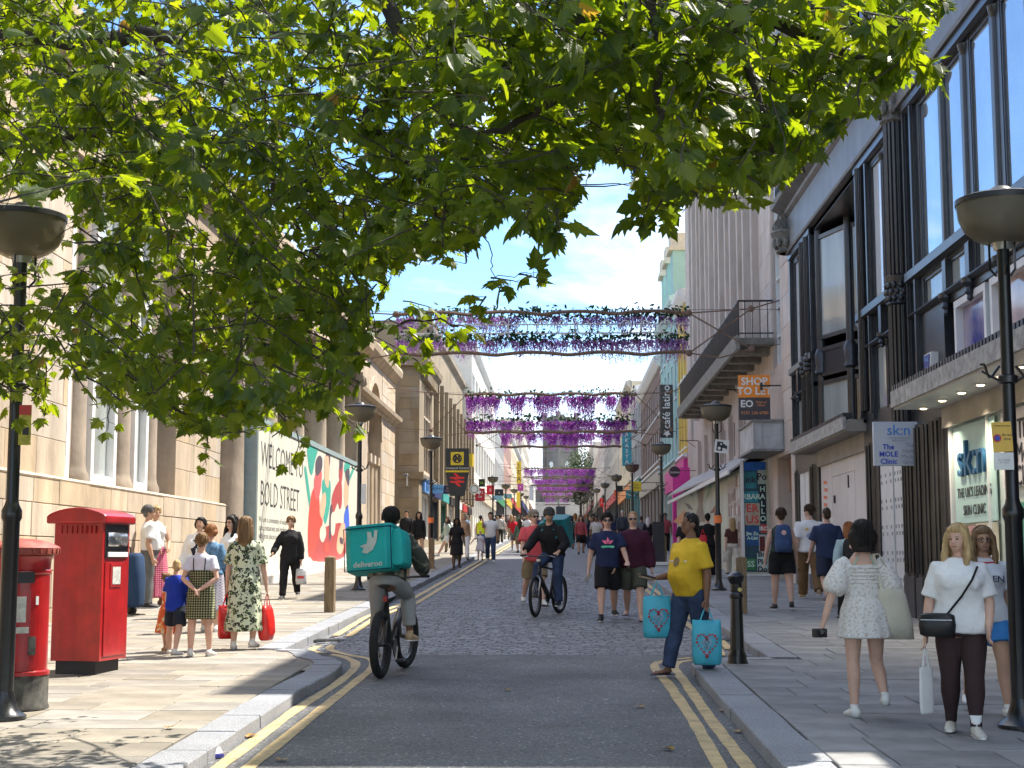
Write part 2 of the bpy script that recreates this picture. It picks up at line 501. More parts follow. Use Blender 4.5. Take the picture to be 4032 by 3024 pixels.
kerb('kerb', [(kerb_R[:3], 0.92), (kerb_R[2:], 0.5), ([(KRM, 17.42), (KRM, 60)], 0.92), ([(KRM, 60), (KRM, 430)], 3.0)], 1, 0.34, 'right')
def proj(P):
 v = Vector(P) - CAM; z = v.dot(C_F)
 return (PW / 2 + FPX * v.dot(C_R) / z, PH / 2 - FPX * v.dot(C_U) / z, z)
def inside_kerb(x, y, side):
 """distance-like test: True if the pavement (behind the kerb stones) covers x, y"""
 if side < 0:
  if y < 16.3: e = KL - 0.32
  elif y < 18.1:
   e = -2.75 - (y - 16.3) * 0.38
  else: e = KLM - 0.32
  return e
 if y < 16.9: e = KR + 0.35
 elif y < 17.35: e = KR + 0.6
 else: e = KRM + 0.35
 return e
def slab_mesh(w, d, m, key):
 mb = MB(); c = 0.007; t = 0.06
 a, b = w / 2, d / 2
 vs = [(-a, -b, -t), (a, -b, -t), (a, b, -t), (-a, b, -t), (-a, -b, -c), (a, -b, -c), (a, b, -c), (-a, b, -c),
          (-a + c, -b + c, 0), (a - c, -b + c, 0), (a - c, b - c, 0), (-a + c, b - c, 0)]
 fs = [(0, 1, 5, 4), (1, 2, 6, 5), (2, 3, 7, 6), (3, 0, 4, 7), (4, 5, 9, 8), (5, 6, 10, 9), (6, 7, 11, 10), (7, 4, 8, 11), (8, 9, 10, 11)]
 mb.add(vs, fs)
 return mb.mesh('paving_slab', m)
def pavement(name, side, m, ymax, seed):
 rnd = random.Random(seed)
 base = MB()
 if side < 0:
  sheet(base, -60, KL - 0.28, -20, 16.3, KH - 0.028, 1.5); sheet(base, -60, -2.72, 16.3, 18.2, KH - 0.0285, 0.5); sheet(base, -60, KLM - 0.28, 18.2, 430, KH - 0.028, 1.5)
 else:
  sheet(base, KR + 0.3, 60, -20, 17.2, KH - 0.028, 1.5); sheet(base, KRM + 0.3, 60, 17.2, 430, KH - 0.028, 1.5)
 root = tag(base.build(name, M_joint), kind='structure')
 if side < 0:
  b2 = MB(); sheet(b2, -60, KLM - 0.31, 46, 430, KH - 0.012, 2); b2.build('far_paving', m, root)
 else:
  b2 = MB(); sheet(b2, KRM + 0.34, 60, 46, 430, KH - 0.012, 2); b2.build('far_paving', m, root)
 slabs = []
 y = 4.0
 while y < ymax:
  d = rnd.choice([0.46, 0.56, 0.62, 0.62, 0.74])
  e = inside_kerb(0, y + d / 2, side)
  x = e; lim = XL - 0.1 if side < 0 else XR + 0.1
  if y < 15: lim = -9.5 if side < 0 else 7.0
  first = True
  while (x > lim if side < 0 else x < lim):
   w = rnd.choice([0.5, 0.62, 0.75, 0.9, 1.05, 1.2])
   if first: w *= rnd.uniform(0.45, 1.0); first = False
   w = round(w / 0.05) * 0.05
   x2 = x - w if side < 0 else x + w
   slabs.append(((x + x2) / 2, y + d / 2, w - 0.012, d - 0.012))
   x = x2
  y += d
 def size(sl):
  cx, cy, w, d = sl
  a = proj((cx, cy - d / 2, zg(cy - d / 2) + KH)); b = proj((cx, cy + d / 2, zg(cy + d / 2) + KH)); z = a[2]
  if z < 1 or a[0] < -150 or a[0] > PW + 150 or b[1] > PH + 60: return 0
  return (a[1] - b[1]) * FPX * w / z
 order = sorted(slabs, key=size, reverse=True)
 rest = MB(); cache = {}
 for i, sl in enumerate(order):
  cx, cy, w, d = sl
  sl_ang = math.atan((zg(cy + 0.3) - zg(cy - 0.3)) / 0.6)
  loc = (cx, cy, zg(cy) + KH + rnd.uniform(-0.004, 0.003))
  rot = (sl_ang + rnd.gauss(0, 0.0035), rnd.gauss(0, 0.0035), rnd.gauss(0, 0.002))
  if i < 296 and size(sl) > 0:
   key = (round(w, 3), round(d, 3))
   if key not in cache: cache[key] = slab_mesh(w, d, m, key)
   link_mesh('paving_slab', cache[key], root, loc, rot)
  else:
   Mx = Matrix.Translation(loc) @ Euler(rot).to_matrix().to_4x4()
   rest.X = Mx
   a, b = w / 2, d / 2
   rest.add([(-a, -b, -.06), (a, -b, -.06), (a, b, -.06), (-a, b, -.06), (-a, -b, 0), (a, -b, 0), (a, b, 0), (-a, b, 0)],
                     [(4, 5, 6, 7), (0, 1, 5, 4), (1, 2, 6, 5), (2, 3, 7, 6), (3, 0, 4, 7)])
 rest.X = None
 rest.build('paving_slabs_far', m, root, kind='stuff')
 return root
pave_L = pavement('pavement', -1, M_slab, 46.0, 11)
q = MB(); q.add([(x, y, zg(y) + KH - 0.009) for x, y in ((-4.2, 15.9), (-2.66, 15.9), (-2.62, 16.9), (-2.9, 17.7), (-3.1, 18.3), (-4.2, 18.5))], [(0, 1, 2, 3, 4, 5)]); q.build('corner_infill', M_slab, pave_L)
pave_R = pavement('pavement', 1, M_slab_r, 46.0, 12)
rnd = random.Random(5)
def sett_vs(w, d, h=0.0):
 a, b = w / 2, d / 2; c = 0.012
 return [(-a, -b, -.03), (a, -b, -.03), (a, b, -.03), (-a, b, -.03), (-a + c, -b + c, h), (a - c, -b + c, h), (a - c, b - c, h), (-a + c, b - c, h)]
SETT_F = [(4, 5, 6, 7), (0, 1, 5, 4), (1, 2, 6, 5), (2, 3, 7, 6), (3, 0, 4, 7)]
rest = MB(); nset = 0
sett_me = []
for w in (0.19, 0.2, 0.21):
 q = MB(); q.add(sett_vs(w - 0.014, 0.106), SETT_F); sett_me.append(q.mesh('sett', M_sett))
y = 18.80; row = 0
while y < 48:
 xs = -3.30; xe = 2.30
 x = xs + (0.1 if row % 2 else 0.0) + rnd.uniform(-0.02, 0.02)
 sl = math.atan((zg(y + .2) - zg(y - .2)) / .4)
 while x < xe:
  k = rnd.randrange(3); w = (0.19, 0.2, 0.21)[k]
  loc = (x + w / 2, y + 0.06, zg(y + 0.06) + rnd.uniform(-0.004, 0.002))
  rot = (sl + rnd.gauss(0, 0.018), rnd.gauss(0, 0.014), rnd.gauss(0, 0.01))
  if nset < 290:
   link_mesh('sett', sett_me[k], sett_bed, loc, rot); nset += 1
  else:
   rest.X = Matrix.Translation(loc) @ Euler(rot).to_matrix().to_4x4()
   rest.add(sett_vs(w - 0.014, 0.106), SETT_F)
  x += w
 y += 0.12; row += 1
rest.X = None
rest.build('setts_far', M_sett, sett_bed, kind='stuff')
def stripe(pts, w, name, dz=0.005, sub=0.35):
 P = walk(pts, sub)
 vs = [];
 rn = random.Random(len(P))
 for i, p in enumerate(P):
  t = (P[min(i + 1, len(P) - 1)] - P[max(i - 1, 0)]).normalized()
  n_ = Vector((-t.y, t.x, 0))
  ww = w / 2 + rn.uniform(-0.006, 0.006)
  for s in (-1, 1):
   q = p + n_ * (ww * s)
   vs.append((q.x, q.y, zg(q.y) + dz))
 fs = [(2 * i, 2 * i + 2, 2 * i + 3, 2 * i + 1) for i in range(len(P) - 1)]
 m_ = MB(); m_.add(vs, fs)
 return tag(m_.build(name, M_yellow), kind='structure')
def gl(lst):
 return [(p.x, p.y) for p in (G(x, y) for x, y in lst)]
crv = lambda L: [(1100 + x * .27125, 2350 + y * .27125) for x, y in L]
stripe([(-2.29, -4), (-2.29, 9.5)] + gl(crv([(240, 1640), (800, 1290), (1020, 1120), (1110, 1020), (1100, 950), (980, 885), (780, 840), (540, 810), (460, 790), (470, 760), (570, 715)])), 0.105, 'road_line')
stripe([(-2.09, -4), (-2.09, 9.5)] + gl(crv([(600, 1640), (1180, 1180), (1330, 1060), (1390, 960), (1330, 905), (1100, 865), (860, 815), (730, 770), (720, 745), (780, 705)])), 0.105, 'road_line')
stripe(gl([(1322, 2505), (1440, 2432)]) + [(-3.05, 30), (-3.05, 160)], 0.11, 'road_line', 0.011)
stripe(gl([(1372, 2508), (1475, 2436)]) + [(-2.82, 30), (-2.82, 160)], 0.11, 'road_line', 0.011)
crv2 = lambda L: [(2500 + x * .31646, 2350 + y * .31646) for x, y in L]
stripe([(1.06, -4), (1.06, 9.5)] + gl(crv2([(740, 1560), (420, 1090), (300, 960), (235, 870), (250, 830), (330, 800), (600, 765), (700, 762)])), 0.105, 'road_line')
stripe([(1.26, -4), (1.26, 9.5)] + gl(crv2([(965, 1560), (640, 1090), (520, 930), (475, 870), (500, 830), (600, 800), (720, 788)])), 0.105, 'road_line')
stripe(gl(crv2([(1080, 740), (1010, 620)])) + [(2.02, 24), (1.98, 160)], 0.11, 'road_line', 0.011)
stripe(gl(crv2([(1170, 660), (1080, 560)])) + [(2.2, 24), (2.2, 160)], 0.11, 'road_line', 0.011)
for p, w, lab in ((G(1290, 2521), 0.42, 'dark iron drain grate by the left kerb'), (G(2852, 2520), 0.34, 'dark iron drain grate by the right kerb')):
 r = empty('drain_cover', (p.x, p.y, zg(p.y)), label=lab, cat='drain')
 q = MB(); q.box(-w / 2, w / 2, -w / 2, w / 2, -0.03, 0.009); q.build('frame', M_iron, r)
 for k in range(7):
  q = MB(); yy = -w / 2 + 0.04 + k * (w - 0.08) / 6
  q.box(-w / 2 + 0.03, w / 2 - 0.03, yy - 0.012, yy + 0.012, 0.0095, 0.014); q.build('bar', M_iron, r)
# ================================================================== building tools
M_glass = mat('window_glass', (0.02, 0.025, 0.03), 0.03, var=0.3, scale=0.7, spec=1.0)
M_glass_pale = mat('window_glass_blind', (0.34, 0.37, 0.36), 0.05, var=0.25, scale=0.5, spec=0.9, stretch=(1, 3, 0.4))
M_glass_lit = mat('window_glass_white', (0.62, 0.64, 0.66), 0.06, var=0.12, scale=0.4, spec=0.9, stretch=(1, 2.5, 0.3))
M_white = mat('white_paint', (0.72, 0.72, 0.70), 0.5, var=0.06, scale=3)
M_offwhite = mat('off_white_board', (0.66, 0.62, 0.57), 0.6, var=0.1, scale=1.2)
M_black = mat('black_paint', (0.012, 0.012, 0.014), 0.35, var=0.3, scale=5, spec=0.5)
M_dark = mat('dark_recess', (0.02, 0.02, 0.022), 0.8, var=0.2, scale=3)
M_lead = mat('roof_lead', (0.16, 0.165, 0.17), 0.7, var=0.2, scale=1)
def FP(side, Xf):
 """point on a facade: u along the street, z up, o out towards the street"""
 return lambda u, z, o=0.0: (Xf - o * side, u, z)
def fbox(mb, side, Xf, u0, u1, z0, z1, o0, o1):
 mb.box(Xf - o0 * side, Xf - o1 * side, u0, u1, z0, z1)
def facade(root, side, Xf, u0, u1, z0, z1, holes, m, depth=0.25, name='wall', thick=9.0, caps=True, world=True):
 us = sorted({u0, u1, *[h[0] for h in holes], *[h[1] for h in holes]})
 zs = sorted({z0, z1, *[h[2] for h in holes], *[h[3] for h in holes]})
 us = [u for u in us if u0 - 1e-6 <= u <= u1 + 1e-6]; zs = [z for z in zs if z0 - 1e-6 <= z <= z1 + 1e-6]
 P = FP(side, Xf); mb = MB()
 def q(a, b, c, d):
  mb.quad(a, b, c, d) if side > 0 else mb.quad(d, c, b, a)
 for i in range(len(us) - 1):
  for j in range(len(zs) - 1):
   uc, zc = (us[i] + us[i + 1]) / 2, (zs[j] + zs[j + 1]) / 2
   if any(h[0] < uc < h[1] and h[2] < zc < h[3] for h in holes): continue
   q(P(us[i + 1], zs[j]), P(us[i], zs[j]), P(us[i], zs[j + 1]), P(us[i + 1], zs[j + 1]))
 for (a, b, c, d) in holes:
  for (p, r, s, t) in ((P(a, c), P(a, c, -depth), P(a, d, -depth), P(a, d)), (P(b, c, -depth), P(b, c), P(b, d), P(b, d, -depth)),
                             (P(a, d), P(a, d, -depth), P(b, d, -depth), P(b, d)), (P(a, c, -depth), P(a, c), P(b, c), P(b, c, -depth))):
   q(p, r, s, t)
 if caps:
  xb = Xf + thick * side
  mb.quad((Xf, u0, z0), (xb, u0, z0), (xb, u0, z1), (Xf, u0, z1))
  mb.quad((xb, u1, z0), (Xf, u1, z0), (Xf, u1, z1), (xb, u1, z1))
  mb.quad((Xf, u0, z1), (xb, u0, z1), (xb, u1, z1), (Xf, u1, z1))
  mb.quad((xb, u0, z0), (xb, u1, z0), (xb, u1, z1), (xb, u0, z1))
 return mb.build(name, m, root, world=world)
def window(root, side, Xf, h, depth, fm, pm, nu=1, nz=1, fw=0.07, fd=0.06, name='window', sill=None, splits=None):
 a, b, c, d = h
 mb = MB(); o0, o1 = -depth, -depth + fd
 fbox(mb, side, Xf, a, b, c, c + fw, o0, o1); fbox(mb, side, Xf, a, b, d - fw, d, o0, o1)
 fbox(mb, side, Xf, a, a + fw, c + fw, d - fw, o0, o1); fbox(mb, side, Xf, b - fw, b, c + fw, d - fw, o0, o1)
 t = fw * 0.55
 for k in range(1, nu):
  u = a + (b - a) * k / nu; fbox(mb, side, Xf, u - t / 2, u + t / 2, c + fw, d - fw, o0, o1 - 0.006)
 for k in range(1, nz):
  z = c + (d - c) * k / nz; fbox(mb, side, Xf, a + fw, b - fw, z - t / 2, z + t / 2, o0, o1 - 0.010)
 w = mb.build(name, fm, root, world=True)
 p = MB(); fbox(p, side, Xf, a + 0.01, b - 0.01, c + 0.01, d - 0.01, o0 - 0.02, o0 + 0.012)
 pn = p.build('pane', pm, None, world=False)
 pn.parent = w; KIDS.setdefault(w.name, []).append(pn)
 inv = wmat(w).inverted(); pn.data.transform(inv)
 if sill:
  s = MB(); fbox(s, side, Xf, a - 0.08, b + 0.08, c - 0.1, c - 0.005, -depth, 0.07)
  so = s.build('sill', sill, None); so.parent = w; KIDS[w.name].append(so); so.data.transform(inv)
 return w
def ashlar(root, side, Xf, rects, courses, lo, hi, m, o=0.02, gap=0.012, name='stone_block', seed=1, limit=280, skip=(), single=True):
 """stone blocks laid in courses over a wall: rects = [(u0, u1, z0, z1)] to cover"""
 rn = random.Random(seed); n = 0; rest = MB()
 for (u0, u1, z0, z1) in rects:
  zz = [z for z in courses if z0 - 1e-6 <= z <= z1 + 1e-6]
  if not zz or zz[0] > z0 + 1e-3: zz = [z0] + zz
  if zz[-1] < z1 - 1e-3: zz.append(z1)
  for r, (a, b) in enumerate(zip(zz, zz[1:])):
   u = u0 - rn.uniform(0, lo) * 0.8
   while u < u1:
    L = rn.uniform(lo, hi); p, q = max(u, u0), min(u + L, u1); u += L
    if q - p < 0.04: continue
    po = o + rn.uniform(-0.004, 0.005)
    g = gap / 2; c = 0.006
    x0, x1, x2 = Xf + 0.02 * side, Xf - (po - c) * side, Xf - po * side
    vs = []
    for (x, s) in ((x0, 0), (x1, 0), (x2, c)):
     vs += [(x, p + g + s, a + g + s), (x, q - g - s, a + g + s), (x, q - g - s, b - g - s), (x, p + g + s, b - g - s)]
    fs = []
    for k in (0, 4):
     for i in range(4): fs.append((k + i, k + (i + 1) % 4, k + 4 + (i + 1) % 4, k + 4 + i))
    fs.append((8, 9, 10, 11))
    if side > 0: pass
    else: fs = [tuple(reversed(f)) for f in fs]
    if side > 0: fs = [tuple(reversed(f)) for f in fs]
    if single and n < limit:
     q_ = MB(); q_.add(vs, fs); q_.build(name, m, root, world=True); n += 1
    else: rest.add(vs, fs)
 if rest.f: tag(rest.build(name + 's_joined', m, root, world=True), kind='stuff')
 return n
def moulding(root, side, Xf, u0, u1, prof, m, name='cornice'):
 """a run along the street; prof = [(out, z)] from bottom to top"""
 mb = MB(); P = FP(side, Xf); n = len(prof)
 pr = [(-0.05, prof[0][1])] + list(prof) + [(-0.05, prof[-1][1])]
 n = len(pr)
 vs = [P(u0, z, o) for o, z in pr] + [P(u1, z, o) for o, z in pr]
 fs = [(k, n + k, n + k + 1, k + 1) for k in range(n - 1)] + [tuple(range(n)), tuple(range(2 * n - 1, n - 1, -1))]
 if side < 0: fs = [tuple(reversed(f)) for f in fs]
 mb.add(vs, fs)
 return mb.build(name, m, root, world=True)
def building(name, label, X, u, side, group=None):
 return empty(name, (X, u, zg(u)), label=label, cat='building', group=group)
# ================================================================== left side: the classical stone hall
M_sand = mat('warm_sandstone', (0.50, 0.405, 0.30), 0.9, stain=0.45, var=0.16, scale=1.3, bump=0.3, bscale=14, island=0.07, objrand=0.07, stretch=(1, 1, 0.6))
M_sandw = mat('sandstone_wall', (0.46, 0.375, 0.285), 0.9, stain=0.45, var=0.15, scale=0.8, bump=0.3, bscale=10)
M_sandd = mat('weathered_shaded_sandstone', (0.33, 0.27, 0.21), 0.9, stain=0.4, var=0.25, scale=1.1, bump=0.3, bscale=12)
hall = building('classical_hall', 'long pale sandstone hall with tall columns behind the hoarding on the left', XL, 20, -1)
HT = 10.6
WZ0, WZ1 = 2.86, 8.2
Yw = [atx(px, 1900, XL).y for px in (250, 293, 378, 477, 547, 600, 641, 686)]
holes = [(Yw[0], Yw[7], WZ0, WZ1), (12.5, 18.5, WZ0, WZ1)]
YP0 = 34.4                                     # where the portico begins
facade(hall, -1, XL, 8.0, YP0, -0.5, HT, holes, M_sandw, 0.42)
cz = [2.86 + 0.575 * k for k in range(0, 14)]
ashlar(hall, -1, XL, [(Yw[7], YP0, 2.86, HT - 0.1), (18.5, Yw[0], 2.86, HT - 0.1), (Yw[0], Yw[7], WZ1, HT - 0.1)], cz, 0.95, 1.7, M_sand, 0.018, 0.008, seed=3, limit=150)
mbp = MB(); fbox(mbp, -1, XL, 8, YP0 + 0.4, -0.5, 2.80, 0.0, 0.07); mbp.build('plinth', M_sandw, hall, world=True)
ashlar(hall, -1, XL + 0.07, [(19, YP0 + 0.4, 0.3, 2.82)], [0.3, 0.85, 1.42, 1.93, 2.43, 2.82], 0.8, 1.6, M_sand, 0.02, 0.014, seed=4, limit=110)
moulding(hall, -1, XL, 8, YP0 + 0.4, [(0.095, 2.805), (0.105, 2.83), (0.06, 2.87)], M_sand, 'plinth_cap')
for (ya, yb) in ((Yw[0] + 0.02, Yw[1]), (Yw[2], Yw[3]), (Yw[4], Yw[5])):
 window(hall, -1, XL, (ya, yb, WZ0 + 0.02, WZ1), 0.24, M_white, M_glass_pale, 1, 3, 0.16, 0.14)
for (ya, yb) in ((Yw[1], Yw[2]), (Yw[3], Yw[4]), (Yw[5], Yw[6])):
 q = MB(); r_ = (yb - ya) * 0.5; yc = (ya + yb) / 2
 fbox(q, -1, XL, ya + 0.02, yb - 0.02, WZ0, WZ1, -0.42, -0.22)
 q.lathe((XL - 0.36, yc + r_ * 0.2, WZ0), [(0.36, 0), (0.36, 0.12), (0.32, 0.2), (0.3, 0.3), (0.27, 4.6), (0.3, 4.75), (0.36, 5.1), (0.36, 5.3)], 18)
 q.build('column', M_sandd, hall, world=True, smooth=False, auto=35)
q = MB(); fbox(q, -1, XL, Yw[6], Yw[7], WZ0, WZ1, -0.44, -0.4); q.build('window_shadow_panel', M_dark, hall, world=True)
moulding(hall, -1, XL, 8, YP0, [(0.03, 8.7), (0.06, 8.9), (0.06, 9.2), (0.12, 9.25), (0.35, 9.45), (0.4, 9.6), (0.42, 9.7)], M_sand, 'cornice')
PX = XL - 0.9
YP1 = 57.0
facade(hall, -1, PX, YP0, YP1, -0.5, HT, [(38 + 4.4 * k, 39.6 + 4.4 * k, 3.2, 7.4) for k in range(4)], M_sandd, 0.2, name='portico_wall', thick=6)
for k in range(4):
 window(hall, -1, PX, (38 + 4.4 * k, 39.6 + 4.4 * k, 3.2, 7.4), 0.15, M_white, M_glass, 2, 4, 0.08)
for k in range(6):
 yc = 35.2 + 4.2 * k
 q = MB(); cx = XL - 0.05
 z0 = zg(yc)
 q.box(cx - 0.62, cx + 0.62, yc - 0.62, yc + 0.62, z0 - 0.3, z0 + 0.95)
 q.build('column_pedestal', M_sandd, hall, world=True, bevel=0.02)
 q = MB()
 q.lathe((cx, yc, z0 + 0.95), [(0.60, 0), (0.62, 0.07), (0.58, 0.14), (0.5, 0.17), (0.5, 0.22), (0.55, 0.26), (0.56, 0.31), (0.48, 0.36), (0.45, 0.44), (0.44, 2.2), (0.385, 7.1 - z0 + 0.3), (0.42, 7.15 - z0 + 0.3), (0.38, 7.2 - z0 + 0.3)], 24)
 q.build('column', M_sandd if k == 0 else M_sandw, hall, world=True, auto=40)  # first column darker: shade on its camera side put into the colour
 q = MB(); zt = z0 + 0.95 + 7.2 - z0 + 0.3
 q.box(cx - 0.55, cx + 0.55, yc - 0.55, yc + 0.55, zt - 0.02, zt + 0.12)
 for s in (-1, 1):
  for t in (-1, 1):
   q.tube([(cx + 0.42 * s, yc + 0.44 * t - 0.1, zt - 0.16), (cx + 0.42 * s, yc + 0.44 * t + 0.1, zt - 0.16)], 0.17, 12)
 q.build('capital', M_sandw, hall, world=True, auto=40)
q = MB(); fbox(q, -1, XL, YP0 + 0.01, YP1, 8.55, 9.3, -0.9, 0.35); q.build('entablature', M_sandw, hall, world=True)
moulding(hall, -1, XL, YP0 + 0.01, YP1, [(0.36, 9.3), (0.45, 9.4), (0.72, 9.55), (0.75, 9.75)], M_sand, 'cornice')
q = MB(); fbox(q, -1, XL, YP0 + 0.01, YP1, 9.76, HT, -0.9, 0.2); q.build('attic', M_sandw, hall, world=True)
Y0b, Y1b = YP1, 71.2
P = FP(-1, XL)
arch_c, arch_r, arch_z = 63.4, 2.3, 6.75
facade(hall, -1, XL, Y0b, Y1b, -0.5, HT, [(arch_c - arch_r, arch_c + arch_r, 1.4, 9.05)], M_sandw, 0.5, name='end_block_wall', thick=8)
q = MB(); n = 18; o = 0.0
pts = [(arch_c - arch_r * math.cos(math.pi * k / n), arch_z + arch_r * math.sin(math.pi * k / n)) for k in range(n + 1)]
for (ua, za), (ub, zb) in zip(pts, pts[1:]):
 q.quad(P(ua, za), P(ub, zb), P(ub, 9.06), P(ua, 9.06))
 q.quad(P(ua, za, -0.5), P(ub, zb, -0.5), P(ub, zb), P(ua, za))
q.build('arch_spandrel', M_sandw, hall, world=True)
q = MB(); q.quad(P(arch_c - arch_r, 1.4, -0.5), P(arch_c + arch_r, 1.4, -0.5), P(arch_c + arch_r, 9.1, -0.5), P(arch_c - arch_r, 9.1, -0.5)); q.build('arch_back', M_sandd, hall, world=True)
q = MB()
for (ua, za), (ub, zb) in zip(pts, pts[1:]):
 f = lambda u, z, k: (arch_c + (u - arch_c) * k, arch_z + (z - arch_z) * k)
 a1, a2 = f(ua, za, 1.0), f(ub, zb, 1.0); b1, b2 = f(ua, za, 1.13), f(ub, zb, 1.13)
 q.quad(P(*a1, 0.05), P(*a2, 0.05), P(*b2, 0.05), P(*b1, 0.05))
 q.quad(P(*a1, -0.05), P(*a2, -0.05), P(*a2, 0.05), P(*a1, 0.05)); q.quad(P(*b1, 0.05), P(*b2, 0.05), P(*b2, 0.0), P(*b1, 0.0))
q.build('arch_moulding', M_sand, hall, world=True)
moulding(hall, -1, XL, Y0b, Y1b + 0.3, [(0.02, 7.85), (0.1, 7.9), (0.1, 8.0), (0.32, 8.1), (0.36, 8.25), (0.3, 8.3)], M_sand, 'string_course')
for k in range(3):
 yy = arch_c - 1.35 + k * 1.35
 q = MB(); q.tube([P(yy, zg(yy), -0.2), P(yy, 5.6, -0.2)], [0.2, 0.17], 14); q.box(XL - 0.42, XL + 0.05, yy - 0.26, yy + 0.26, 5.6, 5.95)
 q.build('pilaster', M_sand, hall, world=True)
moulding(hall, -1, XL, Y0b, Y1b + 0.3, [(0.03, 9.9), (0.08, 9.95), (0.3, 10.2), (0.36, 10.45), (0.3, 10.62)], M_sand, 'cornice')
ashlar(hall, -1, XL, [(arch_c + arch_r + 0.3, Y1b, 0.8, 7.8), (arch_c + arch_r + 0.3, Y1b, 8.3, 9.88)], [0.8 + 0.62 * k for k in range(16)], 1.2, 2.2, M_sand, 0.014, 0.012, seed=9, limit=36)
q = MB(); q.add([(XL - 0.2, 8, HT), (XL - 0.2, 71, HT), (XL - 7, 71, HT + 2.2), (XL - 7, 8, HT + 2.2)], [(0, 1, 2, 3)]); q.build('roof', M_lead, hall, world=True)
M_hoard = mat('hoarding_print', (0.64, 0.63, 0.54), 0.45, stain=0.1, var=0.05, scale=0.8)
M_hoardf = mat('hoarding_frame', (0.26, 0.33, 0.34), 0.6, var=0.1)
HY0, HY1 = atx(1010, 1900, XH).y, atx(1414, 1900, XH).y
HZ1 = 4.98
hb = empty('hoarding', (XH, HY0, zg(HY0)), label='tall pale printed hoarding with painted figures in front of the left columns', cat='hoarding')
q = MB(); q.add([(XH - 0.5, HY0, zg(HY0) - 0.1), (XH, HY0, zg(HY0) - 0.1), (XH, HY1, zg(HY1) - 0.1), (XH - 0.5, HY1, zg(HY1) - 0.1), (XH - 0.5, HY0, HZ1), (XH, HY0, HZ1), (XH, HY1, HZ1), (XH - 0.5, HY1, HZ1)],
  [(0, 3, 2, 1), (4, 5, 6, 7), (0, 1, 5, 4), (1, 2, 6, 5), (2, 3, 7, 6), (3, 0, 4, 7)])
q.build('box', M_hoardf, hb, world=True)
npan = 8
for k in range(npan):
 a = HY0 + 0.05 + (HY1 - HY0 - 0.1) * k / npan; b = HY0 + 0.05 + (HY1 - HY0 - 0.1) * (k + 1) / npan
 q = MB(); q.add([(XH + 0.001, a + .005, zg(a) + 0.2), (XH + 0.02, a + .005, zg(a) + 0.2), (XH + 0.02, b - .005, zg(b) + 0.2), (XH + 0.001, b - .005, zg(b) + 0.2), (XH + 0.001, a + .005, HZ1 - 0.12), (XH + 0.02, a + .005, HZ1 - 0.12), (XH + 0.02, b - .005, HZ1 - 0.12), (XH + 0.001, b - .005, HZ1 - 0.12)],
   [(0, 3, 2, 1), (4, 5, 6, 7), (0, 1, 5, 4), (1, 2, 6, 5), (2, 3, 7, 6), (3, 0, 4, 7)])
 q.build('panel', M_hoard, hb, world=True)
q = MB(); fbox(q, -1, XH, HY0 - 0.02, HY1 + 0.02, HZ1 - 0.12, HZ1 + 0.02, -0.52, 0.05); q.build('top_rail', M_hoardf, hb, world=True)
q = MB(); q.add([(XH + 0.0, HY0, zg(HY0) - 0.05), (XH + 0.3, HY0, zg(HY0) - 0.05), (XH + 0.3, HY1, zg(HY1) - 0.05), (XH, HY1, zg(HY1) - 0.05), (XH, HY0, zg(HY0) + 0.3), (XH + 0.3, HY0, zg(HY0) + 0.3), (XH + 0.3, HY1, zg(HY1) + 0.3), (XH, HY1, zg(HY1) + 0.3)],
  [(0, 3, 2, 1), (4, 5, 6, 7), (0, 1, 5, 4), (1, 2, 6, 5), (2, 3, 7, 6), (3, 0, 4, 7)])
q.build('ballast_kerb', M_offwhite, hb, world=True)
def hpt(u, z):                                  # matrix for lettering on the hoarding: text runs away from the camera
 return frame_mat((XH + 0.024, u, z), (0, 1, 0), (0, 0, 1))
M_ink = mat('black_print', (0.03, 0.03, 0.035), 0.6, var=0.1)
lettering('WELCOME TO', 0.9, hpt(HY0 + 0.35, 4.1), M_ink, hb, 0.002, 'LEFT', sx=1.02, bold=-0.012)
lettering('BOLD STREET', 0.9, hpt(HY0 + 0.35, 3.15), M_ink, hb, 0.002, 'LEFT', sx=0.98, bold=-0.012)
for k in range(3):
 lettering(['We are a community of independent', 'cafes, restaurants and retailers,', 'with great places to explore.'][k], 0.2, hpt(HY0 + 0.25, 2.55 - 0.2 * k), mat('grey_print', (0.25, 0.25, 0.23), 0.6), hb, 0.001, 'LEFT', sx=1.5, name='small_print')['kind'] = 'stuff'
def blob(pts, col, o, nm='painted_shape'):
 M_ = mat('print_%s' % '_'.join('%02d' % int(c * 99) for c in col), col, 0.5, var=0.05)
 res = []; n = len(pts)
 for i in range(n):
  p0, p1, p2, p3 = (Vector((*pts[(i + j) % n], 0)) for j in (-1, 0, 1, 2))
  for t in (0, 0.25, 0.5, 0.75):
   res.append(0.5 * ((2 * p1) + (-p0 + p2) * t + (2 * p0 - 5 * p1 + 4 * p2 - p3) * t * t + (-p0 + 3 * p1 - 3 * p2 + p3) * t ** 3))
 q = MB(); q.add([(XH + o, p.x, p.y) for p in res], [tuple(range(len(res)))])
 return q.build(nm, M_, hb, world=True)
def ph(px, py):                                 # photo position on the hoarding plane -> (u, z)
 p = atx(px, py, XH); return (p.y, p.z)
cc = lambda L: [ph(900 + x * .4219, 1600 + y * .4219) for x, y in L]
GRN, RED, PCH, DK, BLU, PNK, CRM, MAR = (0.05, 0.36, 0.28), (0.72, 0.08, 0.06), (0.75, 0.42, 0.28), (0.09, 0.07, 0.09), (0.05, 0.13, 0.6), (0.62, 0.12, 0.12), (0.66, 0.6, 0.5), (0.42, 0.07, 0.07)
blob(cc([(730, 330), (830, 360), (800, 500), (770, 640), (740, 560)]), GRN, 0.026)
blob(cc([(700, 600), (720, 590), (760, 900), (745, 930)]), GRN, 0.026)
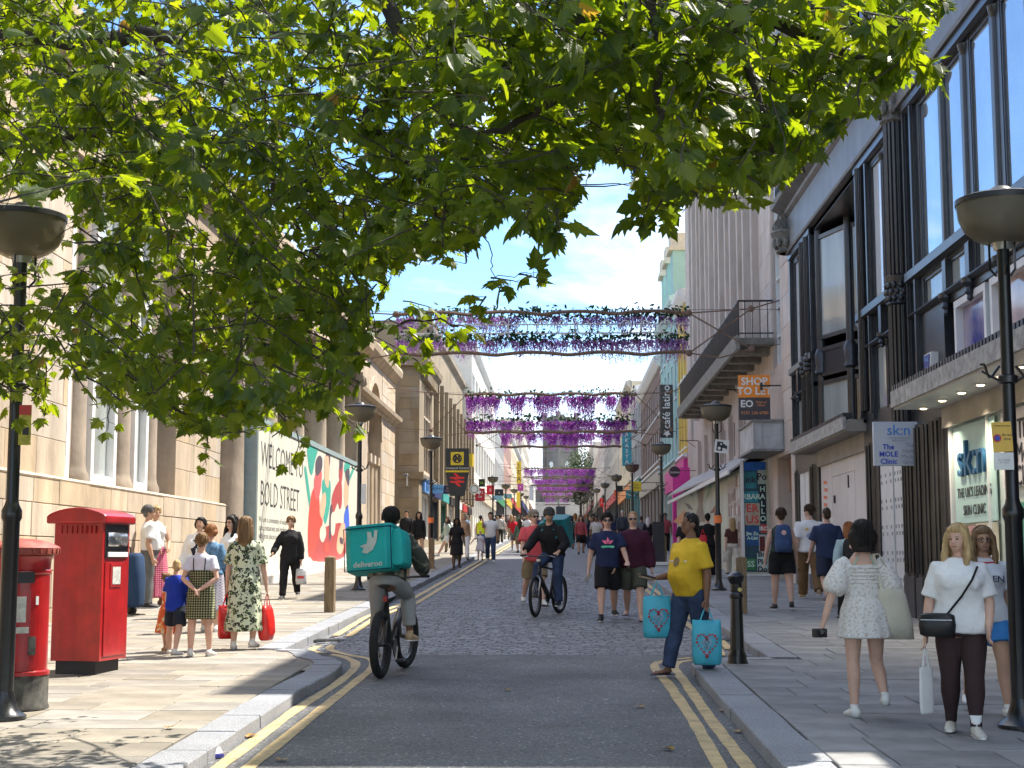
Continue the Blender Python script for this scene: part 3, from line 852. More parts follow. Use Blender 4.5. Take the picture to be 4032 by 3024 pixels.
blob(cc([(1090, 500), (1130, 520), (1110, 620), (1070, 600)]), GRN, 0.026)
blob(cc([(1150, 580), (1168, 585), (1120, 700), (1110, 690)]), GRN, 0.026)
blob(cc([(870, 690), (940, 700), (940, 900), (905, 1080), (880, 1060), (870, 850)]), GRN, 0.027)
blob(cc([(770, 800), (830, 760), (845, 1000), (870, 1090), (800, 1320), (740, 1400), (735, 1100)]), RED, 0.028)
blob(cc([(800, 640), (860, 600), (850, 780), (820, 880), (790, 800)]), PNK, 0.029)
blob(cc([(835, 460), (865, 490), (860, 590), (810, 650), (805, 520)]), DK, 0.030)
blob(cc([(900, 450), (935, 470), (930, 640), (920, 760), (890, 700), (890, 520)]), PCH, 0.029)
blob(cc([(915, 400), (940, 430), (935, 560), (925, 470), (900, 460)]), DK, 0.031)
blob(cc([(860, 860), (890, 800), (900, 900), (870, 1050), (840, 980)]), PCH, 0.030)
blob(cc([(1000, 730), (1045, 700), (1050, 900), (1030, 960), (1010, 900), (970, 1000), (955, 860)]), MAR, 0.028)
blob(cc([(1035, 480), (1060, 470), (1055, 650), (1040, 720), (1022, 640)]), MAR, 0.029)
blob(cc([(1040, 460), (1058, 470), (1056, 560), (1030, 600), (1028, 500)]), DK, 0.030)
blob(cc([(1080, 690), (1115, 640), (1112, 860), (1090, 960), (1072, 850)]), PCH, 0.028)
blob(cc([(1085, 600), (1120, 590), (1118, 720), (1105, 740), (1085, 660)]), DK, 0.029)
blob(cc([(1085, 960), (1110, 930), (1120, 1190), (1085, 1180), (1070, 1050)]), BLU, 0.028)
blob(cc([(830, 1160), (1070, 1100), (1075, 1400), (780, 1440), (800, 1280)]), MAR, 0.0265)
blob(cc([(850, 1130), (890, 1120), (900, 1200), (870, 1270), (842, 1220)]), CRM, 0.031)
blob(cc([(950, 1010), (990, 1000), (980, 1180), (950, 1190)]), CRM, 0.031)
blob(cc([(940, 950), (960, 940), (945, 1220), (928, 1220)]), DK, 0.030)
blob(cc([(1030, 1130), (1075, 1090), (1080, 1260), (1040, 1380), (1000, 1320)]), PCH, 0.029)
blob(cc([(1030, 1220), (1060, 1240), (1055, 1290), (1030, 1270)]), DK, 0.031)
blob(cc([(890, 1290), (925, 1280), (925, 1350), (890, 1360)]), RED, 0.031)
# ================================================================== right side: the black iron-fronted building
Yp = lambda px, X=XR: atx(px, 1500, X).y
M_bk = mat('black_iron', (0.022, 0.023, 0.026), 0.3, stain=0.3, var=0.35, scale=4, bump=0.08, bscale=25, spec=0.6)
M_frz = mat('grey_frieze', (0.15, 0.15, 0.155), 0.45, stain=0.5, var=0.15, scale=2, spec=0.5)
M_copper = mat('worn_capital', (0.16, 0.155, 0.14), 0.6, var=0.5, scale=18, bump=0.4, bscale=40)
blk = building('iron_fronted_building', 'tall black iron-fronted building with big windows on the right', XR, 16, 1)
B0, B1, BH = 15.5, 36.3, 14.2
LV = dict(c0=3.95, lo0=4.36, lo1=5.41, tr0=5.5, tr1=6.1, t0=6.22, t1=8.73)
pairL, rec, pairR = (34.45, 35.95), (28.05, 33.15), (25.15, 26.95)
bayA = [(22.05, 23.27), (20.80, 21.80), (19.32, 20.32), (17.85, 18.85), (16.4, 17.4)]
holes = []
for (a, b) in (pairL, pairR):
 holes += [(a, b, 4.2, LV['lo1'] + 0.0), (a, b, LV['tr0'], LV['tr1']), (a, b, LV['t0'], LV['t1']), (a, b, 0.9, 3.6)]
holes += [(rec[0], rec[1], 0.9, 8.9)]
for (a, b) in bayA:
 holes += [(a, b, LV['t0'] - 0.1, LV['t1'] + 0.05), (a, b, 5.45, 5.95)]
holes += [(16.2, 22.1, 0.75, 5.3)]
up = [(16.5 + 2.2 * k, 17.9 + 2.2 * k, 10.6, 13.6) for k in range(9)]
holes += up
facade(blk, 1, XR, B0, B1, -0.5, BH, holes, M_bk, 0.22, thick=10)
for (a, b) in (pairL, pairR):
 mid = (a + b) / 2
 for (c, d) in ((a, mid - 0.03), (mid + 0.03, b)):
  window(blk, 1, XR, (c, d, LV['t0'], LV['t1']), 0.06, M_bk, M_glass_lit, 1, 1, 0.05, 0.05)
  window(blk, 1, XR, (c, d, LV['tr0'], LV['tr1']), 0.08, M_bk, M_glass_pale, 1, 1, 0.05, 0.05)
  window(blk, 1, XR, (c, d, 4.2, LV['lo1']), 0.06, M_bk, M_glass_pale, 1, 1, 0.05, 0.05)
 for (z0, z1) in ((LV['t0'], LV['t1']), (4.2, LV['lo1'])):
  q = MB(); q.tube([(XR + 0.03, mid, z0), (XR + 0.03, mid, z1)], 0.04, 10); q.lathe((XR + 0.02, mid, z1 - 0.12), [(0.04, 0), (0.07, 0.06), (0.07, 0.12)], 10)
  q.build('mullion', M_bk, blk, world=True, auto=40)
 q = MB(); q.box(XR - 0.1, XR + 0.1, mid - 0.1, mid + 0.1, 5.5, 6.1); q.lathe((XR - 0.06, mid, 5.25), [(0.0, 0), (0.04, 0.03), (0.03, 0.07), (0.07, 0.1), (0.05, 0.15), (0.1, 0.2), (0.1, 0.26)], 10)
 q.build('pendant', M_bk, blk, world=True, auto=40)
for (a, b) in bayA:
 window(blk, 1, XR, (a, b, LV['t0'] - 0.1, LV['t1'] + 0.05), 0.05, M_bk, mat('window_glass_sky', (0.50, 0.55, 0.60), 0.03, metal=0.75, var=0.15, scale=0.5, spec=1.0), 1, 1, 0.045, 0.04)
 window(blk, 1, XR, (a, b, 5.45, 5.95), 0.06, M_bk, M_glass_pale, 1, 1, 0.05, 0.04)
for k, (a, b) in enumerate(bayA):
 y = b + 0.11 if k else b + 0.28
 q = MB(); q.tube([(XR + 0.02, a - 0.24, 5.95), (XR + 0.02, a - 0.24, 8.8)], 0.06, 12)
 q.lathe((XR + 0.02, a - 0.24, 8.62), [(0.06, 0), (0.1, 0.1), (0.11, 0.16)], 12); q.box(XR - 0.06, XR + 0.1, a - 0.34, a - 0.14, 5.45, 5.95)
 q.lathe((XR - 0.03, a - 0.24, 5.12), [(0.0, 0), (0.05, 0.04), (0.04, 0.09), (0.08, 0.13), (0.06, 0.2), (0.12, 0.26), (0.12, 0.33)], 10)
 q.build('mullion', M_bk, blk, world=True, auto=40)
for h in up:
 window(blk, 1, XR, h, 0.18, M_bk, M_glass, 1, 2, 0.08, 0.1)
for (z0, z1, o) in ((5.98, 6.2, 0.13), (5.41, 5.5, 0.1), (8.8, 9.02, 0.1)):
 for (a, b) in ((B0, 24.0), (25.05, rec[0]), (rec[1], B1)):
  moulding(blk, 1, XR, a, b, [(o * 0.4, z0), (o, z0 + 0.04), (o, z1 - 0.05), (o * 0.6, z1)], M_bk, 'rail')
q = MB(); fbox(q, 1, XR, B0, B1, 9.04, 9.86, 0.0, 0.12); q.build('frieze', M_frz, blk, world=True)
moulding(blk, 1, XR, B0, B1 + 0.05, [(0.13, 9.86), (0.2, 9.92), (0.22, 9.98), (0.46, 10.1), (0.5, 10.2), (0.44, 10.26)], M_frz, 'cornice')
moulding(blk, 1, XR, B0, B1, [(0.14, 8.98), (0.16, 9.03), (0.13, 9.06)], M_frz, 'architrave')
q = MB(); fbox(q, 1, XR, 19.8, B1 - 0.02, BH - 0.01, 17.0, -8, -0.02); q.build('shadow_step_block', M_bk, blk, world=True)  # unseen block added to step the roofline shadow at the left kerb
moulding(blk, 1, XR, B0, B1, [(0.1, 13.8), (0.2, 13.85), (0.4, 14.05), (0.45, 14.2), (0.4, 14.25)], M_frz, 'top_cornice')
q = MB(); q.tube([(XR - 0.35, B0, 11.0), (XR - 0.35, B1, 11.0)], 0.03, 6); q.tube([(XR - 0.35, B0, 10.35), (XR - 0.35, B1, 10.35)], 0.02, 6)
q.build('crest_rail', M_bk, blk, world=True)
y = B0 + 0.2; k = 0
while y < B1:
 q = MB()
 pts = [(XR - 0.35, y + 0.12 * math.sin(t * 1.05), 10.36 + 0.64 * t / 6) for t in range(7)]
 q.tube(pts, 0.016, 5); q.tube([(p[0], 2 * y - p[1], p[2]) for p in pts], 0.016, 5)
 q.build('baluster', M_bk, blk, world=True); y += 0.36
q = MB(); q.box(XR + 0.05, XR + 8, 6.0, 15.45, -0.5, 7.2); q.build('unseen_shade_block', M_bk, blk, world=True)  # unseen block added to keep sun off the near right pavement
def big_column(yc, z0, z1, r, cap=True, band=None):
 q = MB()
 for k in range(16):
  w = 2 * math.pi * k / 16
  q.tube([(XR - 0.06 + (r * 0.93) * math.cos(w), yc + (r * 0.93) * math.sin(w), z0), (XR - 0.06 + (r * 0.93) * math.cos(w), yc + (r * 0.93) * math.sin(w), z1)], r * 0.16, 5)
 q.tube([(XR - 0.06, yc, z0), (XR - 0.06, yc, z1)], r * 0.95, 16)
 o = q.build('column', M_bk, blk, world=True, auto=50)
 if band:
  q = MB(); q.lathe((XR - 0.06, yc, band[0]), [(r, 0), (r * 1.25, 0.04), (r * 1.1, 0.1), (r * 1.22, 0.2), (r * 1.12, 0.3), (r * 1.2, 0.38), (r * 1.3, band[1] - band[0] - 0.04), (r, band[1] - band[0])], 16)
  for k in range(14):
   for j in range(3):
    w = 2 * math.pi * (k + 0.5 * (j % 2)) / 14
    q.ell((XR - 0.06 + r * 1.16 * math.cos(w), yc + r * 1.16 * math.sin(w), band[0] + 0.12 + 0.11 * j), 0.05, 0.05, 0.06, 6, 4)
  q.build('column_band', M_bk, blk, world=True, auto=60)
 if cap:
  q = MB(); q.lathe((XR - 0.08, yc, z1 - 0.05), [(r, 0), (r * 1.25, 0.04), (r, 0.1), (r * 1.1, 0.25), (r * 1.6, 0.42), (r * 1.75, 0.5), (r * 1.6, 0.55)], 16)
  for k in range(10):
   w = 2 * math.pi * k / 10
   q.ell((XR - 0.08 + r * 1.3 * math.cos(w), yc + r * 1.3 * math.sin(w), z1 + 0.2), 0.07, 0.07, 0.14, 6, 5)
  q.build('capital', M_copper, blk, world=True, auto=50)
  q = MB()                                     # scrolled bracket above, carrying the cornice
  for t in (-1, 1):
   q.tube([(XR - 0.3, yc + 0.16 * t - 0.05, z1 + 0.62), (XR - 0.3, yc + 0.16 * t + 0.05, z1 + 0.62)], 0.15, 12)
   q.tube([(XR - 0.22, yc + 0.16 * t - 0.05, z1 + 0.9), (XR - 0.22, yc + 0.16 * t + 0.05, z1 + 0.9)], 0.1, 12)
  q.box(XR - 0.28, XR + 0.05, yc - 0.2, yc + 0.2, z1 + 0.5, z1 + 1.05)
  q.build('bracket', M_copper, blk, world=True, auto=40)
big_column(24.55, 3.6, 8.85, 0.2, True, (5.72, 6.25))
big_column(B1 - 0.12, 9.0, 9.05, 0.25, True)
for (yc, a, b) in ((33.6, 4.3, 8.85), (27.6, 4.3, 8.85), (34.2, 4.3, 8.85)):
 big_column(yc, a, b, 0.09, False, (5.7, 6.2) if yc > 28 else None)
q = MB()
for yc in (23.55, 24.05, 27.1, 28.0, 33.25, 36.15):
 q2 = MB(); fbox(q2, 1, XR, yc - 0.1, yc + 0.1, 4.1, 8.95, 0, 0.05); fbox(q2, 1, XR, yc - 0.05, yc + 0.05, 4.2, 8.9, 0.05, 0.08)
 q2.build('pilaster', M_bk, blk, world=True)
RX = XR + 1.3
q = MB(); fbox(q, 1, RX, rec[0], rec[1], 4.25, 8.9, -0.3, -0.25)
q.box(XR, RX + 0.3, rec[0], rec[1], 8.88, 8.98); q.box(XR, RX + 0.3, rec[0], rec[1], 4.08, 4.22)
q.build('recess', M_bk, blk, world=True)
def angled_pane(p0, p1, z0, z1, fm, pm, fw=0.09):
 """a framed pane standing between two plan points"""
 p0, p1 = Vector((*p0, 0)), Vector((*p1, 0)); d = (p1 - p0).normalized(); L = (p1 - p0).length
 M_ = frame_mat((p0.x, p0.y, z0), d, (0, 0, 1)); H = z1 - z0
 q = MB()
 for (a, b, c, e) in ((0, L, 0, fw), (0, L, H - fw, H), (0, fw, fw, H - fw), (L - fw, L, fw, H - fw)):
  q.prism([(a, c), (b, c), (b, e), (a, e)], 0.07, M_)
 w = q.build('window', fm, blk, world=True)
 q = MB(); q.prism([(0.02, 0.02), (L - 0.02, 0.02), (L - 0.02, H - 0.02), (0.02, H - 0.02)], 0.02, M_ @ Matrix.Translation((0, 0, 0.012)))
 pn = q.build('pane', pm, None); pn.parent = w; pn.data.transform(wmat(w).inverted()); KIDS.setdefault(w.name, []).append(pn)
A_, B_, C_ = (5.82, 33.05), (6.22, 31.75), (6.85, 31.35)
for (p0, p1) in ((A_, B_), (B_, C_)):
 angled_pane(p0, p1, 6.4, 8.75, M_bk, M_glass_pale)
 angled_pane(p0, p1, 5.58, 6.22, M_bk, M_bk)
 angled_pane(p0, p1, 4.3, 5.48, M_bk, M_glass_pale if p0 is A_ else M_glass)
for (x_, y_) in (A_, B_, C_):
 q = MB(); q.tube([(x_, y_, 4.22), (x_, y_, 8.9)], 0.11, 12); q.lathe((x_, y_, 5.62), [(0.12, 0), (0.17, 0.05), (0.14, 0.2), (0.18, 0.45), (0.12, 0.58)], 12); q.build('column', M_bk, blk, world=True, auto=45)
def canopy(y0, y1, X0, z, t, m1, m2, nm='canopy'):
 q = MB(); q.box(X0, XR + 0.02, y0, y1, z, z + t); q.build(nm, m1, blk, world=True)
 q = MB(); q.box(X0 - 0.04, X0 + 0.02, y0 - 0.03, y1 + 0.03, z + 0.03, z + t + 0.05); q.build(nm + '_edge', m2, blk, world=True)
 n = int((y1 - y0) / 0.14)
 q = MB()
 for k in range(n):
  yy = y0 + (k + 0.5) * (y1 - y0) / n
  q.box(X0 - 0.03, X0 + 0.15, yy - 0.045, yy + 0.045, z + t + 0.04, z + t + 0.13)
 tag(q.build(nm + '_cresting', M_bk, blk, world=True), kind='stuff')
M_canopy = mat('canopy_soffit', (0.30, 0.27, 0.23), 0.6, var=0.15, scale=2)
M_edge = mat('canopy_edge', (0.34, 0.33, 0.30), 0.6, var=0.4, scale=7)
canopy(27.9, 34.3, 5.30, 3.95, 0.22, M_canopy, M_edge)
canopy(14.8, 22.35, 4.98, 3.80, 0.22, mat('white_soffit', (0.46, 0.46, 0.45), 0.5, var=0.05), M_edge)
M_lamp = mat('lit_downlight', (1.0, 0.78, 0.42), 0.5, var=0.02, emit=9.0)
for yy in (22.0, 20.9, 19.9, 19.0, 18.1, 17.2):
 q = MB(); q.lathe((5.33, yy, 3.78), [(0.075, 0), (0.075, 0.03)], 14); d_ = q.build('downlight', M_white, blk, world=True)
 q = MB(); q.lathe((5.33, yy, 3.772), [(0.045, 0), (0.045, 0.012)], 12); e_ = q.build('bulb', M_lamp, None); e_.parent = d_; e_.data.transform(wmat(d_).inverted()); KIDS.setdefault(d_.name, []).append(e_)
for yy in (21.8, 19.9, 18.1):
 ld = bpy.data.lights.new('downlight_beam', 'SPOT'); ld.energy = 60; ld.spot_size = R(120); ld.spot_blend = 0.8; ld.color = (1.0, 0.86, 0.66); ld.shadow_soft_size = 0.05
 lo = bpy.data.objects.new('downlight_beam', ld); COL.objects.link(lo); lo.location = (5.33, yy, 3.74)
M_board = mat('white_board', (0.70, 0.66, 0.63), 0.5, stain=0.12, var=0.1, scale=0.7)
q = MB(); fbox(q, 1, XR, rec[0], rec[1], 3.6, 3.95, -0.2, 0.02); q.build('fascia', M_canopy, blk, world=True)
nb = [(28.1, 29.35, 0.62, 3.6), (29.36, 30.6, 0.62, 3.3), (30.61, 31.8, 0.62, 3.3), (31.81, 33.1, 0.62, 3.6), (29.36, 31.8, 3.31, 3.6)]
for k, (a, b, c, d) in enumerate(nb):
 q = MB(); fbox(q, 1, XR, a, b, c if k == 4 else zg(a) + 0.12, d, -0.2, -0.05 + 0.006 * (k % 2)); q.build('boarding', M_board, blk, world=True)
M_graf = mat('orange_graffiti', (0.75, 0.22, 0.10), 0.6, var=0.2, scale=8)
rn = random.Random(2)
q = MB()
for k in range(9):
 zc = 1.9 + 0.16 * k; yc = 32.55 + rn.uniform(-0.1, 0.1)
 q.quad((XR + 0.04, yc - 0.22, zc), (XR + 0.04, yc + 0.2, zc + 0.03), (XR + 0.04, yc + 0.22, zc + 0.1), (XR + 0.04, yc - 0.18, zc + 0.08))
q.build('graffiti', M_graf, blk, world=True)
for (y_, z_, w_, h_) in ((31.5, 2.75, 0.1, 0.16), (29.95, 3.0, 0.04, 0.25), (29.4, 2.2, 0.3, 0.08)):
 q = MB(); q.box(XR + 0.02, XR + 0.044, y_ - w_ / 2, y_ + w_ / 2, z_, z_ + h_); q.build('board_fixing', M_ink, blk, world=True)
M_dot = mat('grey_dot', (0.35, 0.35, 0.36), 0.6)
for (a, b) in ((25.2, 25.85), (25.98, 26.95), (34.5, 35.15), (35.25, 35.9)):
 q = MB(); fbox(q, 1, XR, a, b, zg(a) + 0.35, 3.6, -0.2, -0.03); q.build('white_panel', M_white, blk, world=True)
 if a < 30:
  q = MB()
  for i in range(5):
   for j in range(3):
    for t in (0, 1):
     yy = a + 0.12 + j * (b - a - 0.24) / 2 + 0.04 * t; zz = 1.1 + i * 0.45 + 0.12 * t
     q.box(XR + 0.02, XR + 0.034, yy - 0.03, yy + 0.03, zz, zz + 0.06)
  tag(q.build('panel_dots', M_dot, blk, world=True), kind='stuff')
q = MB(); q.box(XR - 0.05, XR + 0.2, 25.0, 27.0, 0.2, 0.9); q.build('stall_riser', M_white, blk, world=True)
q = MB(); q.box(XR - 0.05, XR + 0.2, 34.3, 36.0, 0.2, 1.25); q.build('stall_riser', mat('grey_stone_base', (0.25, 0.25, 0.25), 0.8), blk, world=True)
def ground_column(yc, r):
 z0 = zg(yc); X_ = XR + r * 0.55
 q = MB(); q.box(XR - r * 0.5, XR + 0.2, yc - r - 0.02, yc + r + 0.02, z0 - 0.2, z0 + 0.75); q.build('column_base', M_bk, blk, world=True, bevel=0.015)
 q = MB(); q.tube([(X_, yc, z0 + 0.7), (X_, yc, 3.7)], r, 16)
 for k in range(12):
  w = 2 * math.pi * k / 12
  q.tube([(X_ + r * math.cos(w), yc + r * math.sin(w), z0 + 0.8), (X_ + r * math.cos(w), yc + r * math.sin(w), 3.65)], r * 0.14, 5)
 q.build('column', M_bk, blk, world=True, auto=50)
for yc, r in ((24.8, 0.13), (24.3, 0.2), (23.75, 0.2), (23.2, 0.2), (22.6, 0.22), (27.5, 0.2), (33.75, 0.16), (36.1, 0.12)):
 ground_column(yc, r)
window(blk, 1, XR, (16.3, 22.1, 0.75, 3.62), 0.1, M_white, mat('shop_glass', (0.55, 0.62, 0.56), 0.06, var=0.25, scale=0.35, spec=0.8), 3, 1, 0.09, 0.1, name='shop_window')
q = MB(); fbox(q, 1, XR, 15.4, 22.2, 3.5, 3.82, 0.0, 0.06); q.build('fascia', M_canopy, blk, world=True)
q = MB(); q.box(XR - 0.08, XR + 0.2, 15.4, 22.2, 0.0, 0.75); q.build('stall_riser', M_bk, blk, world=True)
M_teal = mat('teal_print', (0.45, 0.66, 0.61), 0.35, var=0.04, spec=0.6)
q = MB(); q.box(XR + 0.04, XR + 0.055, 19.9, 21.95, 2.1, 3.48); q.build('window_poster', M_teal, blk, world=True)
q = MB(); q.box(XR + 0.04, XR + 0.055, 16.5, 19.6, 2.5, 3.48); q.build('window_poster', mat('pale_print', (0.7, 0.66, 0.66), 0.4), blk, world=True)
for (a, b, c, d, col) in ((20.9, 21.7, 0.9, 2.05, (0.55, 0.30, 0.28)), (19.9, 20.9, 1.3, 2.08, (0.62, 0.58, 0.42)), (18.3, 19.2, 1.0, 2.3, (0.06, 0.33, 0.22)), (17.2, 18.2, 0.9, 1.9, (0.55, 0.25, 0.16))):
 q = MB(); q.box(XR + 0.036, XR + 0.05, a, b, c, d); q.build('window_poster', mat('poster_%d' % int(a * 10), col, 0.4, var=0.3, scale=2.0), blk, world=True)
ltr = lambda u, z, X=XR - 0.0: frame_mat((X, u, z), (0, -1, 0), (0, 0, 1))
M_bluel = mat('blue_letters', (0.03, 0.12, 0.24), 0.35)
lettering('sk:n', 0.72, ltr(20.95, 2.98, XR + 0.02), M_bluel, blk, 0.03, sx=1.25)
lettering("THE UK'S LEADING", 0.2, ltr(20.95, 2.52, XR + 0.03), M_ink, blk, 0.003)
lettering('SKIN CLINIC', 0.2, ltr(20.95, 2.27, XR + 0.03), M_ink, blk, 0.003)
lettering('The', 0.36, ltr(18.6, 3.2, XR + 0.03), M_ink, blk, 0.003)
lettering('Mole', 0.36, ltr(18.6, 2.9, XR + 0.03), M_ink, blk, 0.003)
lettering('Clinic', 0.36, ltr(18.6, 2.62, XR + 0.03), M_ink, blk, 0.003)
q = MB(); q.box(XR + 0.15, XR + 0.19, 16.3, 22.08, 4.0, 5.4); q.build('back_panel', M_bk, blk, world=True)
window(blk, 1, XR + 0.1, (19.95, 21.55, 4.1, 5.28), 0.02, M_white, mat('blue_poster_glass', (0.07, 0.10, 0.55), 0.1, var=0.5, scale=0.8, col2=(0.55, 0.42, 0.40), spec=0.8), 1, 1, 0.1, 0.12)
window(blk, 1, XR + 0.1, (17.9, 19.75, 4.1, 5.28), 0.02, M_white, mat('pink_poster_glass', (0.55, 0.40, 0.36), 0.1, var=0.4, scale=0.9, spec=0.8), 1, 1, 0.1, 0.12)
al = empty('alarm_box', (XR + 0.02, 22.7, 4.55), label='white alarm box with blue face on the black wall', cat='alarm box')
pol = [(-0.22, 0.14), (0.22, 0.14), (0.15, -0.15), (-0.15, -0.15)]
q = MB(); q.prism(pol, 0.14, frame_mat((XR + 0.02, 22.7, 4.55), (0, -1, 0), (0, 0, 1))); q.build('case', M_white, al, world=True, bevel=0.01)
q = MB(); q.prism([(x * 0.82, y * 0.82) for x, y in pol], 0.012, frame_mat((XR - 0.121, 22.7, 4.55), (0, -1, 0), (0, 0, 1))); q.build('face_plate', mat('blue_plate', (0.02, 0.04, 0.22), 0.4), al, world=True)
lettering('VIGIL', 0.11, ltr(22.7, 4.6, XR - 0.136), mat('pale_blue_print', (0.25, 0.4, 0.75), 0.5), al, 0.001)
M_beige = mat('pale_stone_panel', (0.56, 0.475, 0.41), 0.8, stain=0.25, var=0.1, scale=0.9, bump=0.12, bscale=9, island=0.06, objrand=0.06)
M_beigew = mat('pale_stone', (0.53, 0.45, 0.39), 0.8, stain=0.3, var=0.12, scale=0.6, bump=0.12, bscale=9)
bg = building('pale_stone_building', 'tall pale stone building with vertical fins and a long black balcony', XR, 50, 1)
G0, G1, GH = 36.35, 66.4, 21.0
strips = [(42.6 + 3.35 * k, 43.95 + 3.35 * k) for k in range(6)]
holes = [(a, b, 7.4, 20.2) for a, b in strips] + [(38.3, 39.7, 6.6, 19.5)] + [(63.6, 64.6, 6.6, 19.5)]
sw = [(42.2 + 2.75 * k, 43.5 + 2.75 * k) for k in range(7)]
holes += [(a, b, 4.9, 6.0) for a, b in sw]
holes += [(37.0, 39.3, 0.8, 4.2)]
facade(bg, 1, XR, G0, G1, -0.5, GH, holes, M_beigew, 0.4, thick=10)
for (a, b) in strips:
 for j in range(4):
  window(bg, 1, XR, (a + 0.05, b - 0.05, 7.5 + 3.2 * j, 10.4 + 3.2 * j), 0.35, M_white, M_glass_pale, 2, 3, 0.07, 0.2)
  q = MB(); fbox(q, 1, XR, a, b, 10.4 + 3.2 * j, 10.7 + 3.2 * j, -0.38, -0.25); q.build('spandrel', M_lead, bg, world=True)
 for s in (a - 0.3, b + 0.3):
  q = MB(); fbox(q, 1, XR, s - 0.17, s + 0.17, 7.2, 20.4, 0, 0.2); q.build('fin', M_beigew, bg, world=True)
for (a, b) in ((38.3, 39.7), (63.6, 64.6)):
 for j in range(4):
  window(bg, 1, XR, (a + 0.03, b - 0.03, 6.65 + 3.2 * j, 9.75 + 3.2 * j), 0.2, M_white, M_glass_pale, 2, 4, 0.06, 0.1)
for (a, b) in sw:
 window(bg, 1, XR, (a, b, 4.9, 6.0), 0.3, M_beigew, M_glass, 1, 1, 0.06, 0.1)
 q = MB(); fbox(q, 1, XR, b + 0.25, b + 1.15, 4.7, 6.3, 0, 0.14); q.build('pier', M_beigew, bg, world=True)
ashlar(bg, 1, XR, [(G0, 38.2, 4.25, 16.0), (39.8, 42.2, 6.5, 16.0), (G0, 36.95, 1.0, 4.25), (39.4, 40.9, 1.0, 4.3)], [1.0, 1.9, 2.8, 3.7, 4.25, 5.0, 5.8, 6.6, 7.4] + [8.2 + 0.8 * k for k in range(10)], 0.9, 1.2, M_beige, 0.012, 0.008, 'stone_panel', seed=21, limit=90)
ashlar(bg, 1, XR, [(64.7, G1, 4.2, 16.0)], [4.2 + 0.9 * k for k in range(14)], 0.9, 1.2, M_beige, 0.012, 0.012, 'stone_panel', seed=22, limit=30)
q = MB(); fbox(q, 1, XR, 37.0, 39.3, 0.8, 3.3, -0.4, -0.36); q.build('door', mat('dark_green_door', (0.05, 0.07, 0.065), 0.4), bg, world=True)
q = MB(); fbox(q, 1, XR, 37.0, 39.3, 3.32, 4.2, -0.4, -0.3); q.build('door_head', mat('terracotta_panel', (0.33, 0.18, 0.11), 0.7), bg, world=True)
BX = 4.72
bal = []
q = MB(); q.box(BX, XR, 39.5, 59.0, 7.24, 7.42); q.build('balcony_slab', mat('balcony_concrete', (0.17, 0.16, 0.14), 0.8, var=0.25), bg, world=True)
moulding(bg, 1, BX + 0.02, 39.42, 59.08, [(0.02, 7.1), (0.05, 7.12), (0.08, 7.34), (0.1, 7.45), (0.02, 7.47)], mat('balcony_edge', (0.22, 0.215, 0.19), 0.7, var=0.3), 'balcony_edge')
for k in range(12):
 yy = 40.2 + k * 1.66
 q = MB(); q.box(BX + 0.08, XR, yy, yy + 0.4, 7.06, 7.24); q.build('balcony_beam', MATS['balcony_edge'], bg, world=True)
q = MB(); q.tube([(XR, 39.55, 8.42), (BX + 0.06, 39.55, 8.42), (BX + 0.06, 58.95, 8.42), (XR, 58.95, 8.42)], 0.03, 6)
q.tube([(XR, 39.55, 7.55), (BX + 0.06, 39.55, 7.55), (BX + 0.06, 58.95, 7.55), (XR, 58.95, 7.55)], 0.02, 6)
q.build('balcony_rail', M_bk, bg, world=True)
yy = 39.6; k = 0
while yy < 58.9:
 q = MB(); q.tube([(BX + 0.06, yy, 7.4), (BX + 0.06, yy, 8.42)], 0.014 if k % 8 else 0.03, 5, caps=False); q.build('baluster', M_bk, bg, world=True); yy += 0.125; k += 1
for xx in (4.95, 5.15, 5.35, 5.55):
 q = MB(); q.tube([(xx, 39.55, 7.4), (xx, 39.55, 8.42)], 0.012, 5); q.build('baluster', M_bk, bg, world=True)
for px, py in ((2955, 1535), (2826, 1610), (2750, 1735)):
 p = atx(px, py, XR)
 q = MB(); q.tube([(XR, p.y, p.z), (XR - 0.75, p.y, p.z)], 0.018, 6); q.tube([(XR, p.y, p.z - 0.35), (XR - 0.5, p.y, p.z)], 0.012, 6); q.build('wall_bracket', M_bk, bg, world=True)
bs = empty('box_sign', (5.3, 38.0, 4.31), label='blank white projecting box sign below the orange to-let board', cat='sign')
q = MB(); q.box(4.91, XR - 0.02, 38.0, 40.8, 4.36, 5.04); q.build('case', mat('grimy_white', (0.42, 0.43, 0.44), 0.5, var=0.25, scale=2), bs, world=True)
q = MB(); q.box(4.86, XR - 0.02, 37.95, 40.85, 5.04, 5.1); q.box(4.86, XR - 0.02, 37.95, 40.85, 4.3, 4.36); q.build('trim', mat('grimy_trim', (0.2, 0.2, 0.19), 0.6, var=0.3), bs, world=True)
for xx in (4.93, 5.13, 5.63):
 q = MB(); q.box(xx - 0.02, xx + 0.02, 37.975, 38.0, 4.36, 5.04); q.build('rib', mat('grimy_white2', (0.36, 0.36, 0.36), 0.5), bs, world=True)
tl = empty('to_let_board', (5.02, 38.55, 5.15), label='orange and dark grey SHOP TO LET board on the pale building', cat='sign')
q = MB(); q.box(4.62, 5.43, 38.5, 38.56, 5.72, 6.3); q.build('orange_panel', mat('orange_board', (0.83, 0.27, 0.03), 0.5, var=0.04), tl, world=True)
q = MB(); q.box(4.62, 5.43, 38.5, 38.56, 5.14, 5.72); q.build('grey_panel', mat('charcoal_board', (0.06, 0.055, 0.06), 0.5), tl, world=True)
fc = lambda x, y, z: frame_mat((x, y, z), (1, 0, 0), (0, 0, 1))
lettering('SHOP', 0.27, fc(5.03, 38.495, 6.13), M_white, tl, 0.001, bold=0.008)
lettering('TO LET', 0.27, fc(5.03, 38.495, 5.88), M_white, tl, 0.001, bold=0.008)
